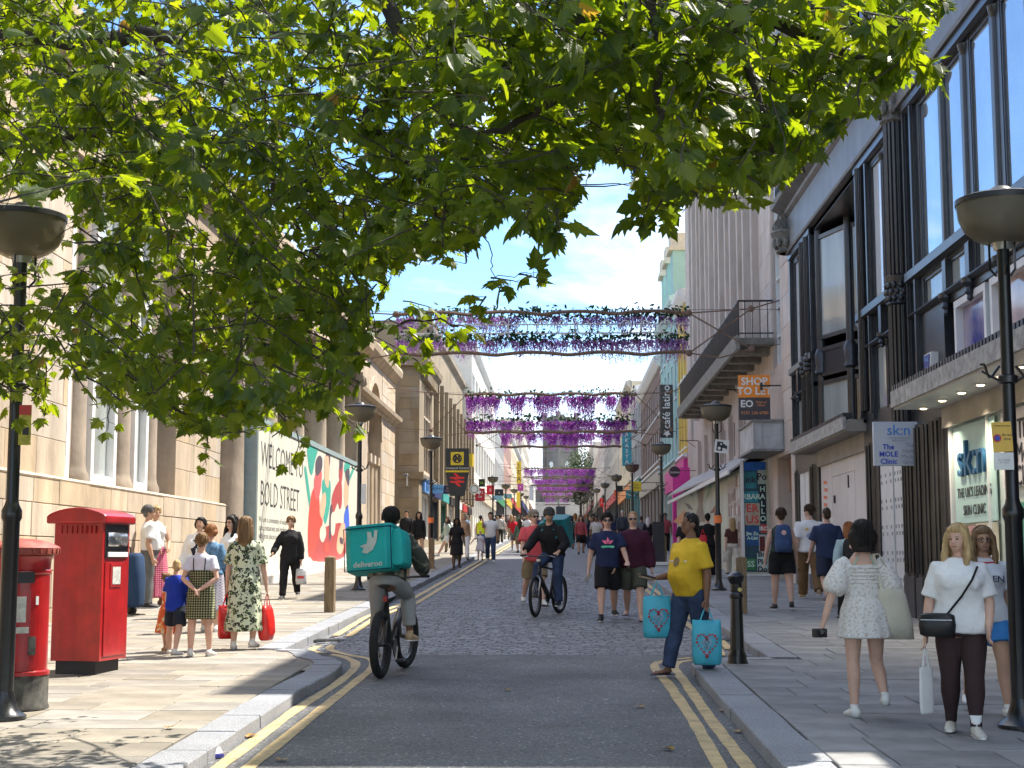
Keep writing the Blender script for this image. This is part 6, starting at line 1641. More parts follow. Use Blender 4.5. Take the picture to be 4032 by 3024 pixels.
M_signw = mat('sign_white', (0.60, 0.64, 0.70), 0.35, var=0.04, scale=1); M_skblue = mat('sky_blue_print', (0.10, 0.30, 0.70), 0.5); M_skb2 = mat('royal_blue_print', (0.05, 0.10, 0.60), 0.5); M_pg = mat('pale_grey_print', (0.33, 0.35, 0.38), 0.5)
sk = hang('clinic_sign', 'square white clinic sign with blue lettering on the black facade', 3440, 3627, 1661, 1835, 24.0, M_signw,
     (('sk:n', 0.52, 0.2, 0.24, M_skblue, dict(bold=0.002)), ('THE UK\'S LEADING\nSKIN CLINIC', 0.52, 0.4, 0.04, M_pg), ('The\nMOLE\nClinic', 0.3, 0.74, 0.115, M_skb2, dict(bold=0.003)), ('The\nHarley\nMedical\nGroup', 0.74, 0.73, 0.09, M_pg)), 0.08, arm=None)
a_ = at(3627, 1661, 24.0); b_ = at(3627, 1835, 24.0)
q = MB(); q.box(a_.x + 0.09, a_.x + 0.13, 23.97, 24.03, b_.z + 0.02, a_.z - 0.08); q.box(a_.x, a_.x + 0.1, 23.97, 24.03, a_.z - 0.22, a_.z - 0.16); q.box(a_.x, a_.x + 0.1, 23.97, 24.03, b_.z + 0.1, b_.z + 0.16); q.build('bracket', M_white, sk, world=True)
cl = hang('cafe_sign', 'tall black sign with vertical white cafe lettering', 2600, 2649, 1515, 1724, 73.0, M_bk, (), 0.1, arm=XR)
a_ = at(2600, 1724, 73.0); b_ = at(2649, 1515, 73.0)
lettering('café latino', 0.52, frame_mat(((a_.x + b_.x) / 2, 72.94, (a_.z * 0.42 + b_.z * 0.58)), (0, 0, 1), (-1, 0, 0)), M_white, cl, 0.001, bold=0.006)
q = MB(); Mq = frame_mat(((a_.x + b_.x) / 2, 72.945, a_.z + 0.22), (1, 0, 0), (0, 0, 1)); q.prism([((0.2 if k % 2 else 0.1) * math.cos(k * math.pi / 5 + 1.57), (0.2 if k % 2 else 0.1) * math.sin(k * math.pi / 5 + 1.57)) for k in range(10)], 0.004, Mq); q.build('star_print', M_white, cl, world=True)
ak = hang('teal_sign', 'tall teal sign with stacked white capital letters on the right', 2450, 2486, 1703, 1835, 112.0, mat('teal_sign_panel', (0.05, 0.34, 0.42), 0.5), (('A\nK\nA\nS\nY\nA', 0.5, 0.48, 0.40, M_white, dict(bold=0.01)),), 0.12, arm=XR)
cp = at(2656, 1858, 62.0)
rd = empty('round_sign', (cp.x, 62.0, cp.z), label='round dark shop sign hanging near the magenta front', cat='sign')
q = MB(); q.prism([(0.23 * math.cos(2 * math.pi * k / 24), 0.23 * math.sin(2 * math.pi * k / 24)) for k in range(24)], 0.06, frame_mat((cp.x, 62.03, cp.z), (1, 0, 0), (0, 0, 1))); q.build('disc', mat('dark_plum', (0.05, 0.02, 0.035), 0.4), rd, world=True)
lettering('ZUMHN', 0.11, fc(cp.x, 61.962, cp.z - 0.03), M_white, rd, 0.001)
q = MB(); q.tube([(cp.x + 0.22, 62, cp.z + 0.05), (XR, 62, cp.z + 0.05)], 0.015, 6); q.build('arm', M_bk, rd, world=True)
yl = [('small_sign', 'yellow hanging sign with black lettering on the right', 2485, 2525, 1896, 1934, 80, (0.75, 0.55, 0.03), 'The\nTibet', M_ink, XR),
      ('small_sign', 'green teal shop sign below the yellow hanging sign', 2464, 2502, 1930, 1965, 95, (0.06, 0.27, 0.26), 'Maray', M_white, XR),
      ('small_sign', 'small black sign on the right beyond the yellow one', 2424, 2452, 1912, 1936, 110, (0.02, 0.02, 0.02), None, None, XR),
      ('small_sign', 'orange red lit sign far along the right', 2418, 2434, 1928, 1955, 120, (0.8, 0.15, 0.03), None, None, XR),
      ('small_sign', 'red sign far along the right pavement', 2361, 2376, 1962, 1995, 160, (0.7, 0.03, 0.03), 'S', M_white, XR),
      ('small_sign', 'light blue hanging sign at the brown stone corner', 1648, 1690, 1890, 1935, 76, (0.18, 0.38, 0.70), 'lush', M_white, LX),
      ('small_sign', 'pale blue sign behind the third left lamp', 1698, 1745, 1908, 1943, 80, (0.15, 0.35, 0.55), 'MOMO', M_ink, LX),
      ('small_sign', 'navy sign with orange lettering left of the station totem', 1745, 1785, 1912, 1945, 84, (0.015, 0.03, 0.10), 'Gö\nFood', mat('amber_print', (0.8, 0.4, 0.05), 0.5), LX),
      ('small_sign', 'green lettered black square sign on the left', 1885, 1910, 1886, 1917, 100, (0.02, 0.03, 0.01), 'hk', mat('lime_print', (0.3, 0.7, 0.05), 0.5), LX),
      ('small_sign', 'dark red sign with a white heart and numeral on the left', 1871, 1909, 1923, 1973, 96, (0.45, 0.02, 0.04), '♥2\n£x', M_white, LX),
      ('small_sign', 'bright red square hanging sign on the left', 1916, 1946, 1911, 1948, 112, (0.7, 0.02, 0.04), 'B', M_white, LX),
      ('small_sign', 'dark square sign with a white lightning mark', 1949, 1982, 1926, 1955, 118, (0.025, 0.025, 0.03), 'z', M_white, LX),
      ('small_sign', 'light blue small sign under the lightning sign', 1943, 1980, 1952, 1969, 116, (0.25, 0.5, 0.62), None, None, LX),
      ('small_sign', 'tall yellow banner hanging on the left', 2034, 2052, 1817, 1905, 170, (0.8, 0.55, 0.04), 'I\nT\nA', M_ink, LX),
      ('small_sign', 'purple square sign below the yellow banner', 2038, 2061, 1905, 1933, 160, (0.35, 0.04, 0.25), '≡', M_white, LX),
      ('small_sign', 'white blue lettered hanging banner far on the left', 2084, 2101, 1911, 1970, 190, (0.55, 0.6, 0.66), None, None, LX),
      ('small_sign', 'yellow shop banner far on the left pavement', 2034, 2048, 1938, 2000, 150, (0.8, 0.55, 0.05), None, None, LX),
      ('small_sign', 'dark pink arrow sign far on the left', 1985, 2015, 1945, 1962, 135, (0.1, 0.3, 0.34), '➤', mat('pink_print', (0.8, 0.1, 0.25), 0.5), LX)]
for (nm, lab, x0, x1, y0, y1, Y, c, t, tm, arm) in yl:
 h_ = (y1 - y0) / 5900 * Y
 hang(nm, lab, x0, x1, y0, y1, Y, mat('sgn_' + '_'.join(str(int(v * 100)) for v in c), c, 0.5, var=0.05), ((t, 0.5, 0.5, h_ * (0.42 if '\n' not in t else 0.3), tm),) if t else (), 0.1, arm=arm)
cp = at(1868, 1926, 92.0); rd = empty('round_sign', (cp.x, 92, cp.z), label='round white sign with black face outline on the left', cat='sign')
q = MB(); q.prism([(0.3 * math.cos(2 * math.pi * k / 24), 0.3 * math.sin(2 * math.pi * k / 24)) for k in range(24)], 0.08, frame_mat((cp.x, 92.04, cp.z), (1, 0, 0), (0, 0, 1))); q.build('disc', M_white, rd, world=True)
q = MB()
for k in range(24):
 a, b = 2 * math.pi * k / 24, 2 * math.pi * (k + 1) / 24
 q.prism([(.2 * math.cos(a), .2 * math.sin(a)), (.24 * math.cos(a), .24 * math.sin(a)), (.24 * math.cos(b), .24 * math.sin(b)), (.2 * math.cos(b), .2 * math.sin(b))], 0.004, frame_mat((cp.x, 91.956, cp.z), (1, 0, 0), (0, 0, 1)))
q.build('ring_print', M_ink, rd, world=True)
wc = at(1603, 1872, 73.3); r = empty('security_camera', (wc.x, 73.4, wc.z), label='small security camera on the brown stone end wall', cat='camera')
q = MB(); q.tube([(wc.x - 0.2, 73.2, wc.z), (wc.x + 0.05, 73.1, wc.z + 0.03)], 0.07, 8); q.build('housing', M_lead, r, world=True)
q = MB(); q.tube([(wc.x, 73.4, wc.z - 0.5), (wc.x, 73.3, wc.z)], 0.04, 6); q.build('bracket', M_white, r, world=True)
ab = at(2590, 2090, 50); q = MB(); a_ = at(2570, 2130, 50); b_ = at(2616, 2055, 50)
r = empty('planter_screen', ((a_.x + b_.x) / 2, 50, zg(50) + KH), label='plain black pavement screen on the right by the cafe', cat='screen')
q.box(a_.x, b_.x, 49.97, 50.03, zg(50) + KH + 0.1, b_.z); q.build('panel', M_ink, r, world=True)
q = MB(); q.box(a_.x - 0.1, b_.x + 0.1, 49.8, 50.2, zg(50) + KH, zg(50) + KH + 0.1); q.build('foot', M_white, r, world=True)
p = G(818, 2985); r = empty('litter', (p.x, p.y, zg(p.y)), 0.4, label='crumpled white and blue paper litter in the left gutter', cat='litter')
rn = random.Random(3); q = MB(); rings = []
for j in range(5):
 rings.append([(0.13 * math.cos(k * .6283) * (1 - abs(j - 2) * 0.22) * rn.uniform(.7, 1.2), 0.07 * math.sin(k * .6283) * rn.uniform(.7, 1.2), 0.008 + j * 0.017 * rn.uniform(.5, 1.2)) for k in range(10)])
q.loft(rings); q.build('paper', mat('litter_paper', (0.6, 0.58, 0.62), 0.6, var=0.2, scale=18), r)
q = MB(); q.obox((0.05, -0.06, 0.02), 0.05, 0.01, 0.012); q.build('blue_print', mat('litter_blue', (0.08, 0.08, 0.4), 0.6), r)
# ================================================================== flower garlands across the street
def blossom_mat(nm, cols):
 m = bpy.data.materials.new(nm); m.use_nodes = True
 n, l = m.node_tree.nodes, m.node_tree.links; b = n['Principled BSDF']; b.inputs['Roughness'].default_value = 0.7
 g = n.new('ShaderNodeNewGeometry'); r = n.new('ShaderNodeValToRGB'); r.color_ramp.interpolation = 'LINEAR'
 r.color_ramp.elements[0].color = (*cols[0], 1); r.color_ramp.elements[1].color = (*cols[-1], 1)
 for i, c in enumerate(cols[1:-1]): e = r.color_ramp.elements.new((i + 1) / (len(cols) - 1)); e.color = (*c, 1)
 l.new(g.outputs['Random Per Island'], r.inputs[0]); l.new(r.outputs['Color'], b.inputs['Base Color'])
 t = n.new('ShaderNodeBsdfTranslucent'); l.new(r.outputs['Color'], t.inputs['Color'])
 mx = n.new('ShaderNodeMixShader'); mx.inputs[0].default_value = 0.55; l.new(b.outputs[0], mx.inputs[1]); l.new(t.outputs[0], mx.inputs[2]); l.new(mx.outputs[0], n['Material Output'].inputs['Surface'])
 return m
M_blos = blossom_mat('wisteria_blossom', [(0.16, 0.02, 0.32), (0.34, 0.06, 0.5), (0.5, 0.10, 0.52), (0.6, 0.22, 0.62), (0.38, 0.14, 0.62), (0.75, 0.2, 0.5)])
M_blos1 = blossom_mat('lilac_blossom', [(0.2, 0.09, 0.34), (0.4, 0.2, 0.55), (0.62, 0.28, 0.58), (0.6, 0.4, 0.7), (0.3, 0.16, 0.5)])
M_gleaf = blossom_mat('garland_leaf', [(0.02, 0.05, 0.02), (0.04, 0.09, 0.03), (0.07, 0.14, 0.06)])
M_rope = mat('garland_rope', (0.17, 0.11, 0.08), 0.8, var=0.2)
M_tubew = mat('white_neon_tube', (0.6, 0.6, 0.58), 0.4)
def garland(label, Y, x0, x1, rows, wallL, wallR, density, bm, seed, rope_z=None, petal=0.035, loops=False, bars=False):
 rn = random.Random(seed)
 r = empty('flower_garland', ((x0 + x1) / 2, Y, rows[-1][1]), label=label, cat='garland', group='flower garlands strung across the street')
 fl, lf = MB(), MB()
 for (ztop, zbot, grn) in rows:
  n = int((x1 - x0) * density)
  for k in range(n):
   x = x0 + (x1 - x0) * (k + rn.random()) / n
   clump = noise.noise(Vector((x * 2.1, seed * 3.3, ztop * 2)))
   if clump < -0.25 and rn.random() < 0.6: continue
   L = (ztop - zbot) * max(0.3, min(1.25, rn.uniform(0.45, 1.0) + 0.6 * clump))
   y = Y + rn.uniform(-0.15, 0.15); sp = petal * 0.8; m_ = max(4, int(L / sp)); z_ = ztop - rn.uniform(0, 2 * sp)
   dx = rn.gauss(0, 0.03)
   for j in range(m_):
    t = j / m_; s = petal * (1.0 - 0.65 * t) * rn.uniform(0.6, 1.2); z_ -= sp * rn.uniform(0.5, 1.5)
    p = Vector((x + dx * t + rn.gauss(0, s * 0.35), y + rn.gauss(0, s * 0.35), z_))
    a = Vector((rn.gauss(0, .45), rn.gauss(0, .45), rn.gauss(0, 1))).normalized(); b = a.orthogonal().normalized()
    fl.quad(p - a * s, p - b * s * 0.45, p + a * s, p + b * s * 0.45)
  if grn:
   for k in range(int((x1 - x0) * grn)):
    x = rn.uniform(x0, x1); p = Vector((x, Y + rn.gauss(0, 0.12), ztop + rn.gauss(0.02, petal * 1.5)))
    s = petal * rn.uniform(0.8, 1.5); a = Vector((rn.gauss(0, 1), rn.gauss(0, 1), rn.gauss(0, 1))).normalized(); b = a.orthogonal().normalized()
    lf.quad(p - a * s, p - b * s * 0.6, p + a * s, p + b * s * 0.6)
 tag(fl.build('blossoms', bm, r, world=True), kind='stuff')
 if lf.f: tag(lf.build('greenery', M_gleaf, r, world=True), kind='stuff')
 zt, zb = rows[0][0], rows[-1][1] + 0.1
 def rope(pts, rad=0.028): q = MB(); q.tube(pts, rad, 6); q.build('rope', M_rope, r, world=True)
 N = 40; amp = 0.08
 for (zz, ph_) in ((zt + 0.02, 0), (zb, 2.0)):
  rope([(x0 + (x1 - x0) * k / N, Y - 0.2, zz + amp * abs(math.sin(ph_ + k / N * 4 * math.pi)) - amp * 0.5) for k in range(N + 1)], petal * 0.8)
 for s, xe, xw in ((-1, x0, wallL), (1, x1, wallR)):
  e2 = xe + s * 1.6
  rope([(xe, Y - 0.2, zt), (e2, Y - 0.2, zb + 0.1)], 0.02); rope([(xe, Y - 0.2, zb), (e2, Y - 0.2, zt + 0.1)], 0.02)
  rope([(xe, Y - 0.2, zt), (e2, Y - 0.2, zt + 0.1), (xw, Y, zt + 0.35)], 0.02); rope([(xe, Y - 0.2, zb), (xe + s * 0.8, Y - 0.2, zb - 0.12), (e2, Y - 0.2, zb + 0.1)], 0.02)
  q = MB(); q.tube([(e2, Y - 0.2, zb + 0.1), (xw, Y, zb + 0.25)], 0.008, 5); q.build('wire', M_bk, r, world=True)
  for (xx, zz) in ((xe, zt), (xe, zb), (e2, zt + 0.1), (e2, zb + 0.1)):
   q = MB(); q.ell((xx, Y - 0.22, zz), 0.09, 0.06, 0.09, 8, 6); q.build('knot', M_rope, r, world=True)
 q = MB(); q.tube([(wallL, Y, zt + 0.12), (wallR, Y, zt + 0.12)], 0.006, 4); q.build('wire', M_bk, r, world=True)
 if loops:
  z0_ = rows[1][0] + 0.02; h = rows[0][0] - z0_
  for k in range(13):
   xx = x0 + 0.6 + k * (x1 - x0 - 1.2) / 12; pts = []
   for j in range(15):
    a = j / 14 * 2 * math.pi * 0.86 + 0.5 + k
    pts.append((xx + 0.16 * math.cos(a) + 0.05 * j / 14, Y - 0.26, z0_ + h * 0.36 + h * 0.3 * math.sin(a)))
   q = MB(); q.tube(pts, 0.017, 6); q.build('neon_loop', M_tubew, r, world=True)
  for zz in (z0_ + 0.1, z0_ + h * 0.55):
   q = MB(); q.tube([(x0, Y - 0.1, zz), (x1, Y - 0.1, zz)], 0.018, 6); q.build('frame_bar', M_tubew, r, world=True)
  for k in range(4):
   xx = x0 + 1.2 + k * (x1 - x0 - 2.4) / 3; q = MB(); q.tube([(xx, Y - 0.1, rows[1][0]), (xx, Y - 0.1, rows[0][0])], 0.016, 6); q.build('frame_bar', M_tubew, r, world=True)
 return r
def gar(label, Y, pxl, pxr, rowpx, dens, bm, seed, wl, wr, petal, loops=False, grn=40):
 a = at(pxl, 1500, Y).x; b = at(pxr, 1500, Y).x
 rows = [(at(2200, t, Y).z, at(2200, bt, Y).z, grn) for t, bt in rowpx]
 return garland(label, Y, a, b, rows, wl, wr, dens, bm, seed, petal=petal, loops=loops)
gar('nearest garland of lilac blossoms in two rows with white neon loops', 38.4, 1560, 2712, ((1240, 1318), (1332, 1412)), 90, M_blos1, 1, XL, XR, 0.06, True, 110)
gar('second garland of purple blossom streamers across the street', 68.0, 1837, 2500, ((1556, 1645), (1652, 1712)), 100, M_blos, 2, XL, XR, 0.085, grn=50)
gar('third garland of purple blossom streamers across the street', 98.0, 1975, 2438, ((1702, 1766),), 84, M_blos, 3, LX, XR, 0.11, grn=26)
gar('fourth garland of purple streamers farther up the street', 168, 2064, 2342, ((1846, 1882),), 55, M_blos, 4, LX, XR, 0.1, grn=16)
gar('fifth garland of pink purple streamers farther up the street', 190, 2094, 2332, ((1885, 1914),), 50, M_blos, 5, LX, XR, 0.11, grn=14)
gar('sixth garland of pink purple streamers farther up the street', 214, 2112, 2324, ((1916, 1938),), 50, M_blos, 6, LX, XR, 0.11, grn=14)
gar('seventh garland of pink streamers far up the street', 240, 2132, 2250, ((1938, 1958),), 20, M_blos, 7, LX, XR, 0.12, grn=10)
gar('eighth garland of pink streamers, lowest and farthest away', 272, 2146, 2240, ((1962, 1990),), 20, M_blos, 8, LX, XR, 0.13, grn=8)
# ================================================================== people
TEX = bpy.data.textures.new('cloth_folds', 'CLOUDS'); TEX.noise_scale = 0.16; TEX.noise_depth = 2
TEXH = bpy.data.textures.new('hair_locks', 'CLOUDS'); TEXH.noise_scale = 0.035; TEXH.noise_depth = 3
def skin(c): return mat('skin_%d_%d' % (int(c[0] * 100), int(c[1] * 100)), c, 0.5, var=0.08, scale=10, spec=0.35)
SK_P, SK_T, SK_D, SK_B = skin((0.58, 0.36, 0.27)), skin((0.46, 0.27, 0.18)), skin((0.20, 0.105, 0.065)), skin((0.09, 0.05, 0.035))
def cloth(c, nm=None, **k): return mat(nm or 'cloth_%d_%d_%d' % tuple(int(v * 200) for v in c), c, k.pop('rough', 0.85), var=k.pop('var', 0.1), scale=k.pop('scale', 4), bump=k.pop('bump', 0.25), bscale=k.pop('bscale', 90), spec=0.25)
def hairm(c): return mat('hair_%d_%d' % (int(c[0] * 200), int(c[1] * 200)), c, 0.5, var=0.35, scale=30, bump=0.5, bscale=50, stretch=(1, 1, 0.12), spec=0.2)
H_BK, H_BR, H_BL, H_GR, H_LB, H_RD = hairm((0.012, 0.010, 0.009)), hairm((0.05, 0.03, 0.018)), hairm((0.42, 0.29, 0.14)), hairm((0.13, 0.12, 0.115)), hairm((0.20, 0.12, 0.06)), hairm((0.26, 0.11, 0.04))
M_eye = mat('eye_dark', (0.02, 0.015, 0.012), 0.2); M_lip = mat('lip', (0.36, 0.13, 0.11), 0.5); M_lens = mat('sunglass_lens', (0.008, 0.006, 0.006), 0.08, spec=0.8)
M_sole = mat('shoe_white', (0.68, 0.67, 0.64), 0.6, var=0.08); M_shoek = mat('shoe_black', (0.02, 0.02, 0.022), 0.6); M_tan = mat('shoe_tan', (0.42, 0.30, 0.18), 0.7); M_flip = mat('flipflop_navy', (0.02, 0.025, 0.09), 0.6)
def ring(cx, cy, cz, a, b, n=18, sq=2.4, M_=None, fold=0.0, nf=9, ph=0.0):
 pts = []
 for k in range(n):
  t = 2 * math.pi * k / n; c, s = math.cos(t), math.sin(t)
  r = (abs(c) ** sq + abs(s) ** sq) ** (-1 / sq) * (1 + fold * math.sin(nf * t + ph))
  p = Vector((cx + a * r * c, cy + b * r * s, cz)); pts.append(M_ @ p if M_ else p)
 return pts
def finish(o, voxel, smooth_it=6, disp=0.0, tex=None, sub=0):
 if voxel:
  m = o.modifiers.new('remesh', 'REMESH'); m.mode = 'VOXEL'; m.voxel_size = voxel; m.use_smooth_shade = True
  if smooth_it: s = o.modifiers.new('smooth', 'SMOOTH'); s.factor = 0.5; s.iterations = smooth_it
  if disp: d = o.modifiers.new('folds', 'DISPLACE'); d.texture = tex or TEX; d.strength = disp; d.mid_level = 0.5; d.texture_coords = 'GLOBAL'
 return o
def person(label, foot, head_py=None, rz=0, H=None, dz=KH, fem=False, fat=1.0, belly=0.0, sk=SK_P, hair=('short', H_BR), top=None, bot=None, shoes=M_sole, pose=None, face=True, extras=(), lod=None, group=None, hw=1.0, world=None):
 p = pose or {}
 if world is None:
  g = G(foot[0], foot[1], dz); gz = zg(g.y) + dz
 else: g = Vector(world); gz = world[2]
 if H is None: H = at(foot[0], head_py, g.y).z - gz
 if lod is None: lod = 0 if g.y < 19 else (1 if g.y < 36 else 2)
 vox = (0.0105, 0.015, 0.0)[lod] * H / 1.7
 N = (18, 16, 10)[lod]
 sc = H
 root = empty('person', (g.x, g.y, gz), R(rz), label=label, cat='person', group=group)
 lean = R(p.get('lean', 0)); hipz = 0.525 * sc
 LM = Matrix.Translation((0, 0, hipz)) @ Matrix.Rotation(lean, 4, 'X') @ Matrix.Translation((0, 0, -hipz))   # forward is -y
 tw = Matrix.Rotation(R(p.get('twist', 0)), 4, 'Z'); LM = LM @ tw
 J = {}
 dirv = lambda a, b=0.0, s=1: Vector((s * math.sin(b), -math.sin(a) * math.cos(b), -math.cos(a) * math.cos(b)))
 drop = 1e9; legs = {}
 for s, k in ((1, 'l'), (-1, 'r')):
  a = R(p.get(k + 't', 0)); kn = R(p.get(k + 'k', 0)); sp_ = R(p.get(k + 'sp', 2))
  hip = Vector((s * 0.052 * sc * (1.08 if fem else 1.0), 0, hipz)); knee = hip + dirv(a, sp_, s) * 0.245 * sc; ank = knee + dirv(a - kn, sp_ * 0.6, s) * 0.245 * sc
  legs[k] = (hip, knee, ank, a - kn, s)
  fp = R(p.get(k + 'f', 0)); legs[k] += (fp,)
  drop = min(drop, ank.z - 0.035 * sc - (0.09 * sc * math.sin(max(0, -fp))))
 if 'pelvis' in p: off = Vector(p['pelvis']) - Vector((0, 0, hipz))
 else: off = Vector((0, 0, -drop))
 off = off + Vector((0, p.get('yoff', 0), 0))
 T = Matrix.Translation(off); TL = T @ LM
 arms = {}
 shw = (0.094 if fem else 0.106) * sc * hw
 for s, k in ((1, 'l'), (-1, 'r')):
  a = R(p.get(k + 'a', 0)); ab = R(p.get(k + 'ab', 9)); e = R(p.get(k + 'e', 12)); ab2 = R(p.get(k + 'ab2', p.get(k + 'ab', 9) * 0.5))
  sh = TL @ Vector((s * shw, 0, 0.790 * sc)); el = sh + dirv(a - (lean if p.get('armlean') else 0), ab, s) * 0.17 * sc; wr = el + dirv(a + e, ab2, s) * 0.148 * sc
  if k + 'target' in p:                  # reach for a point in the world: two-bone solution, elbow out and down
   tg = wmat(root).inverted() @ Vector(p[k + 'target']); l1, l2 = .17 * sc, .20 * sc; dv = tg - sh; d_ = min(dv.length, (l1 + l2) * .995); u_ = dv.normalized()
   ca = (l1 * l1 + d_ * d_ - l2 * l2) / (2 * l1 * d_); pole = Vector((s * .8, .5, -1)); pole = (pole - u_ * pole.dot(u_)).normalized()
   el = sh + u_ * (l1 * ca) + pole * (l1 * math.sqrt(max(0, 1 - ca * ca))); wr = el + (sh + u_ * d_ - el) * (.148 / .20)
  hd = (wr - el).normalized(); arms[k] = (sh, el, wr, hd, s); J[k + 'hand'] = wr + hd * 0.055 * sc
 if fem: prof = [(.465, .062, .06, 0), (.50, .098, .074, .006), (.545, .100, .074, .008), (.60, .082, .060, 0), (.64, .075, .056, -.004), (.70, .082, .064, -.008), (.745, .088, .072, -.014), (.782, .086, .058, -.002), (.812, .062, .046, .004), (.84, .036, .036, .006)]
 else: prof = [(.465, .060, .058, 0), (.50, .092, .068, .004), (.545, .092, .066, .002), (.60, .087, .062, -.003), (.65, .090, .066, -.005), (.72, .101, .073, -.006), (.765, .107, .068, -.002), (.792, .098, .056, .002), (.818, .066, .046, .005), (.845, .040, .040, .006)]
 def tsec(f):
  for a_, b_ in zip(prof, prof[1:]):
   if a_[0] <= f <= b_[0]:
    t = (f - a_[0]) / (b_[0] - a_[0]); r = [a_[i] + (b_[i] - a_[i]) * t for i in range(4)]; break
  else: r = list(prof[0] if f < prof[0][0] else prof[-1])
  k = fat if .47 < f < .8 else 1 + (fat - 1) * 0.5
  bel = belly * math.exp(-((f - .61) / .07) ** 2)
  return r[1] * k * sc, (r[2] * k + bel * 0.5) * sc, (r[3] - bel * 0.5) * sc
 def tpt(ang, f, ease=0.0):                 # surface point of the clothed torso; ang 0 = front
  a_, b_, y_ = tsec(f); a_ += ease; b_ += ease
  c, s = math.sin(ang), -math.cos(ang); r = (abs(c) ** 2.4 + abs(s) ** 2.4) ** (-1 / 2.4)
  return TL @ Vector((a_ * r * c, y_ + b_ * r * s, f * sc))
 def torso(mb, f0, f1, ease, flare=0.0, n=None, fold=0.0, neck=True):
  fs_ = [f0 + (f1 - f0) * i / 9 for i in range(10)]; rings = []
  for i, f in enumerate(fs_):
   a_, b_, y_ = tsec(f); e = ease + flare * (1 - i / 9) ** 2
   if f > .80: e *= max(0.25, 1 - (f - .80) / .05)
   rings.append(ring(0, y_, f * sc, a_ + e, b_ + e, n or N, M_=TL, fold=fold * (1 - i / 9), ph=1.3))
  mb.loft(rings)
 th = (0.98 if fem else 1.0) * (1 + (fat - 1) * 1.0)
 b = MB()
 torso(b, .465, .845, -0.004)
 for k, (hip, knee, ank, sa, s, fp) in legs.items():
  hp, kn_, an = (T @ v for v in (hip, knee, ank))
  mid = kn_.lerp(an, 0.32) + Vector((0, 0.008 * sc, 0))
  b.tube([hp, hp.lerp(kn_, .45), kn_, mid, kn_.lerp(an, .75), an], [.052 * sc * th, .048 * sc * th, .034 * sc * th, .034 * sc * th, .024 * sc, .019 * sc], N, up=(0, 1, 0))
  fd = Vector((s * 0.18, -math.cos(sa * 0.5 if 'pelvis' not in p else 0), math.sin(fp))).normalized()
  if shoes in (M_flip, 'bare') or p.get('bare'): b.tube([an + Vector((0, .02 * sc, -.012 * sc)), an + fd * .06 * sc + Vector((0, 0, -.022 * sc)), an + fd * .105 * sc + Vector((0, 0, -.028 * sc))], [(.022 * sc, .02 * sc), (.026 * sc, .014 * sc), (.022 * sc, .007 * sc)], 10, up=(0, 0, 1))
 at_ = (0.88 if fem else 1.0) * (1 + (fat - 1) * 0.6)
 for k, (sh, el, wr, hd, s) in arms.items():
  b.tube([sh, sh.lerp(el, .5), el, el.lerp(wr, .3), wr], [.029 * sc * at_, .029 * sc * at_, .025 * sc * at_, .025 * sc * at_, .0165 * sc], N)
  sidev = Vector((0, -1, 0)) if abs(hd.y) < 0.8 else Vector((-s, 0, 0))
  sidev = (sidev - hd * sidev.dot(hd)).normalized(); pal = hd.cross(sidev)
  pc_ = wr + hd * .028 * sc
  b.tube([wr, pc_, wr + hd * .052 * sc], [(.016 * sc, .013 * sc), (.024 * sc, .013 * sc), (.022 * sc, .011 * sc)], 10, up=pal)
  if lod < 2:
   curl = R(p.get(k + 'curl', 28))
   for i in range(4):
    o_ = (i - 1.5) * .0115 * sc; L = (.040, .045, .042, .033)[i] * sc
    st = wr + hd * .048 * sc - sidev * o_
    inn = pal * (-s if abs(hd.z) > 0.5 else 1)
    d1 = (hd * math.cos(curl * .6) + inn * math.sin(curl * .6)).normalized(); d2 = (hd * math.cos(curl * 1.7) + inn * math.sin(curl * 1.7)).normalized()
    rr = max(.0056 * sc, 0.62 * vox)
    b.tube([st, st + d1 * L * .55, st + d1 * L * .55 + d2 * L * .5], [rr, rr * .95, rr * .8], 7)
   st = wr + hd * .018 * sc + sidev * .018 * sc; d1 = (hd * .75 + sidev * .65).normalized()
   rr = max(.0066 * sc, 0.66 * vox); b.tube([st, st + d1 * .026 * sc, st + (d1 * .5 + hd * .6).normalized() * .05 * sc], [rr * 1.2, rr, rr * .8], 7)
 hy, hpit = R(p.get('hy', 0)), R(p.get('hp', 0))
 nb = TL @ Vector((0, .006 * sc, .84 * sc))
 HM = Matrix.Translation(nb) @ Matrix.Rotation(hy, 4, 'Z') @ Matrix.Rotation(hpit, 4, 'X') @ Matrix.Translation((0, 0, -.84 * sc))
 HR = HM.to_3x3(); hv = lambda x, y, z: HM @ Vector((x * sc, y * sc, z * sc))
 b.tube([hv(0, .008, .82), hv(0, .006, .86), hv(0, 0, .895)], [.034 * sc * (.9 if fem else 1.05), .030 * sc * (.9 if fem else 1.05), .03 * sc], N)
 b.ell(hv(0, .004, .945), .042 * sc, .053 * sc, .055 * sc, 16, 12, HR)
 b.ell(hv(0, -.016, .912), .034 * sc, .036 * sc, .042 * sc, 14, 10, HR); b.ell(hv(0, -.030, .888), .022 * sc, .02 * sc, .018 * sc, 10, 8, HR)
 if lod < 2:
  b.tube([hv(0, -.05, .935), hv(0, -.060, .914), hv(0, -.052, .910)], [.005 * sc, .0085 * sc, .006 * sc], 8)
  for s in (-1, 1): b.ell(hv(s * .044, .006, .922), .006 * sc, .012 * sc, .017 * sc, 8, 6, HR)
 body = b.build('body', sk, root, smooth=True); finish(body, vox, 4)
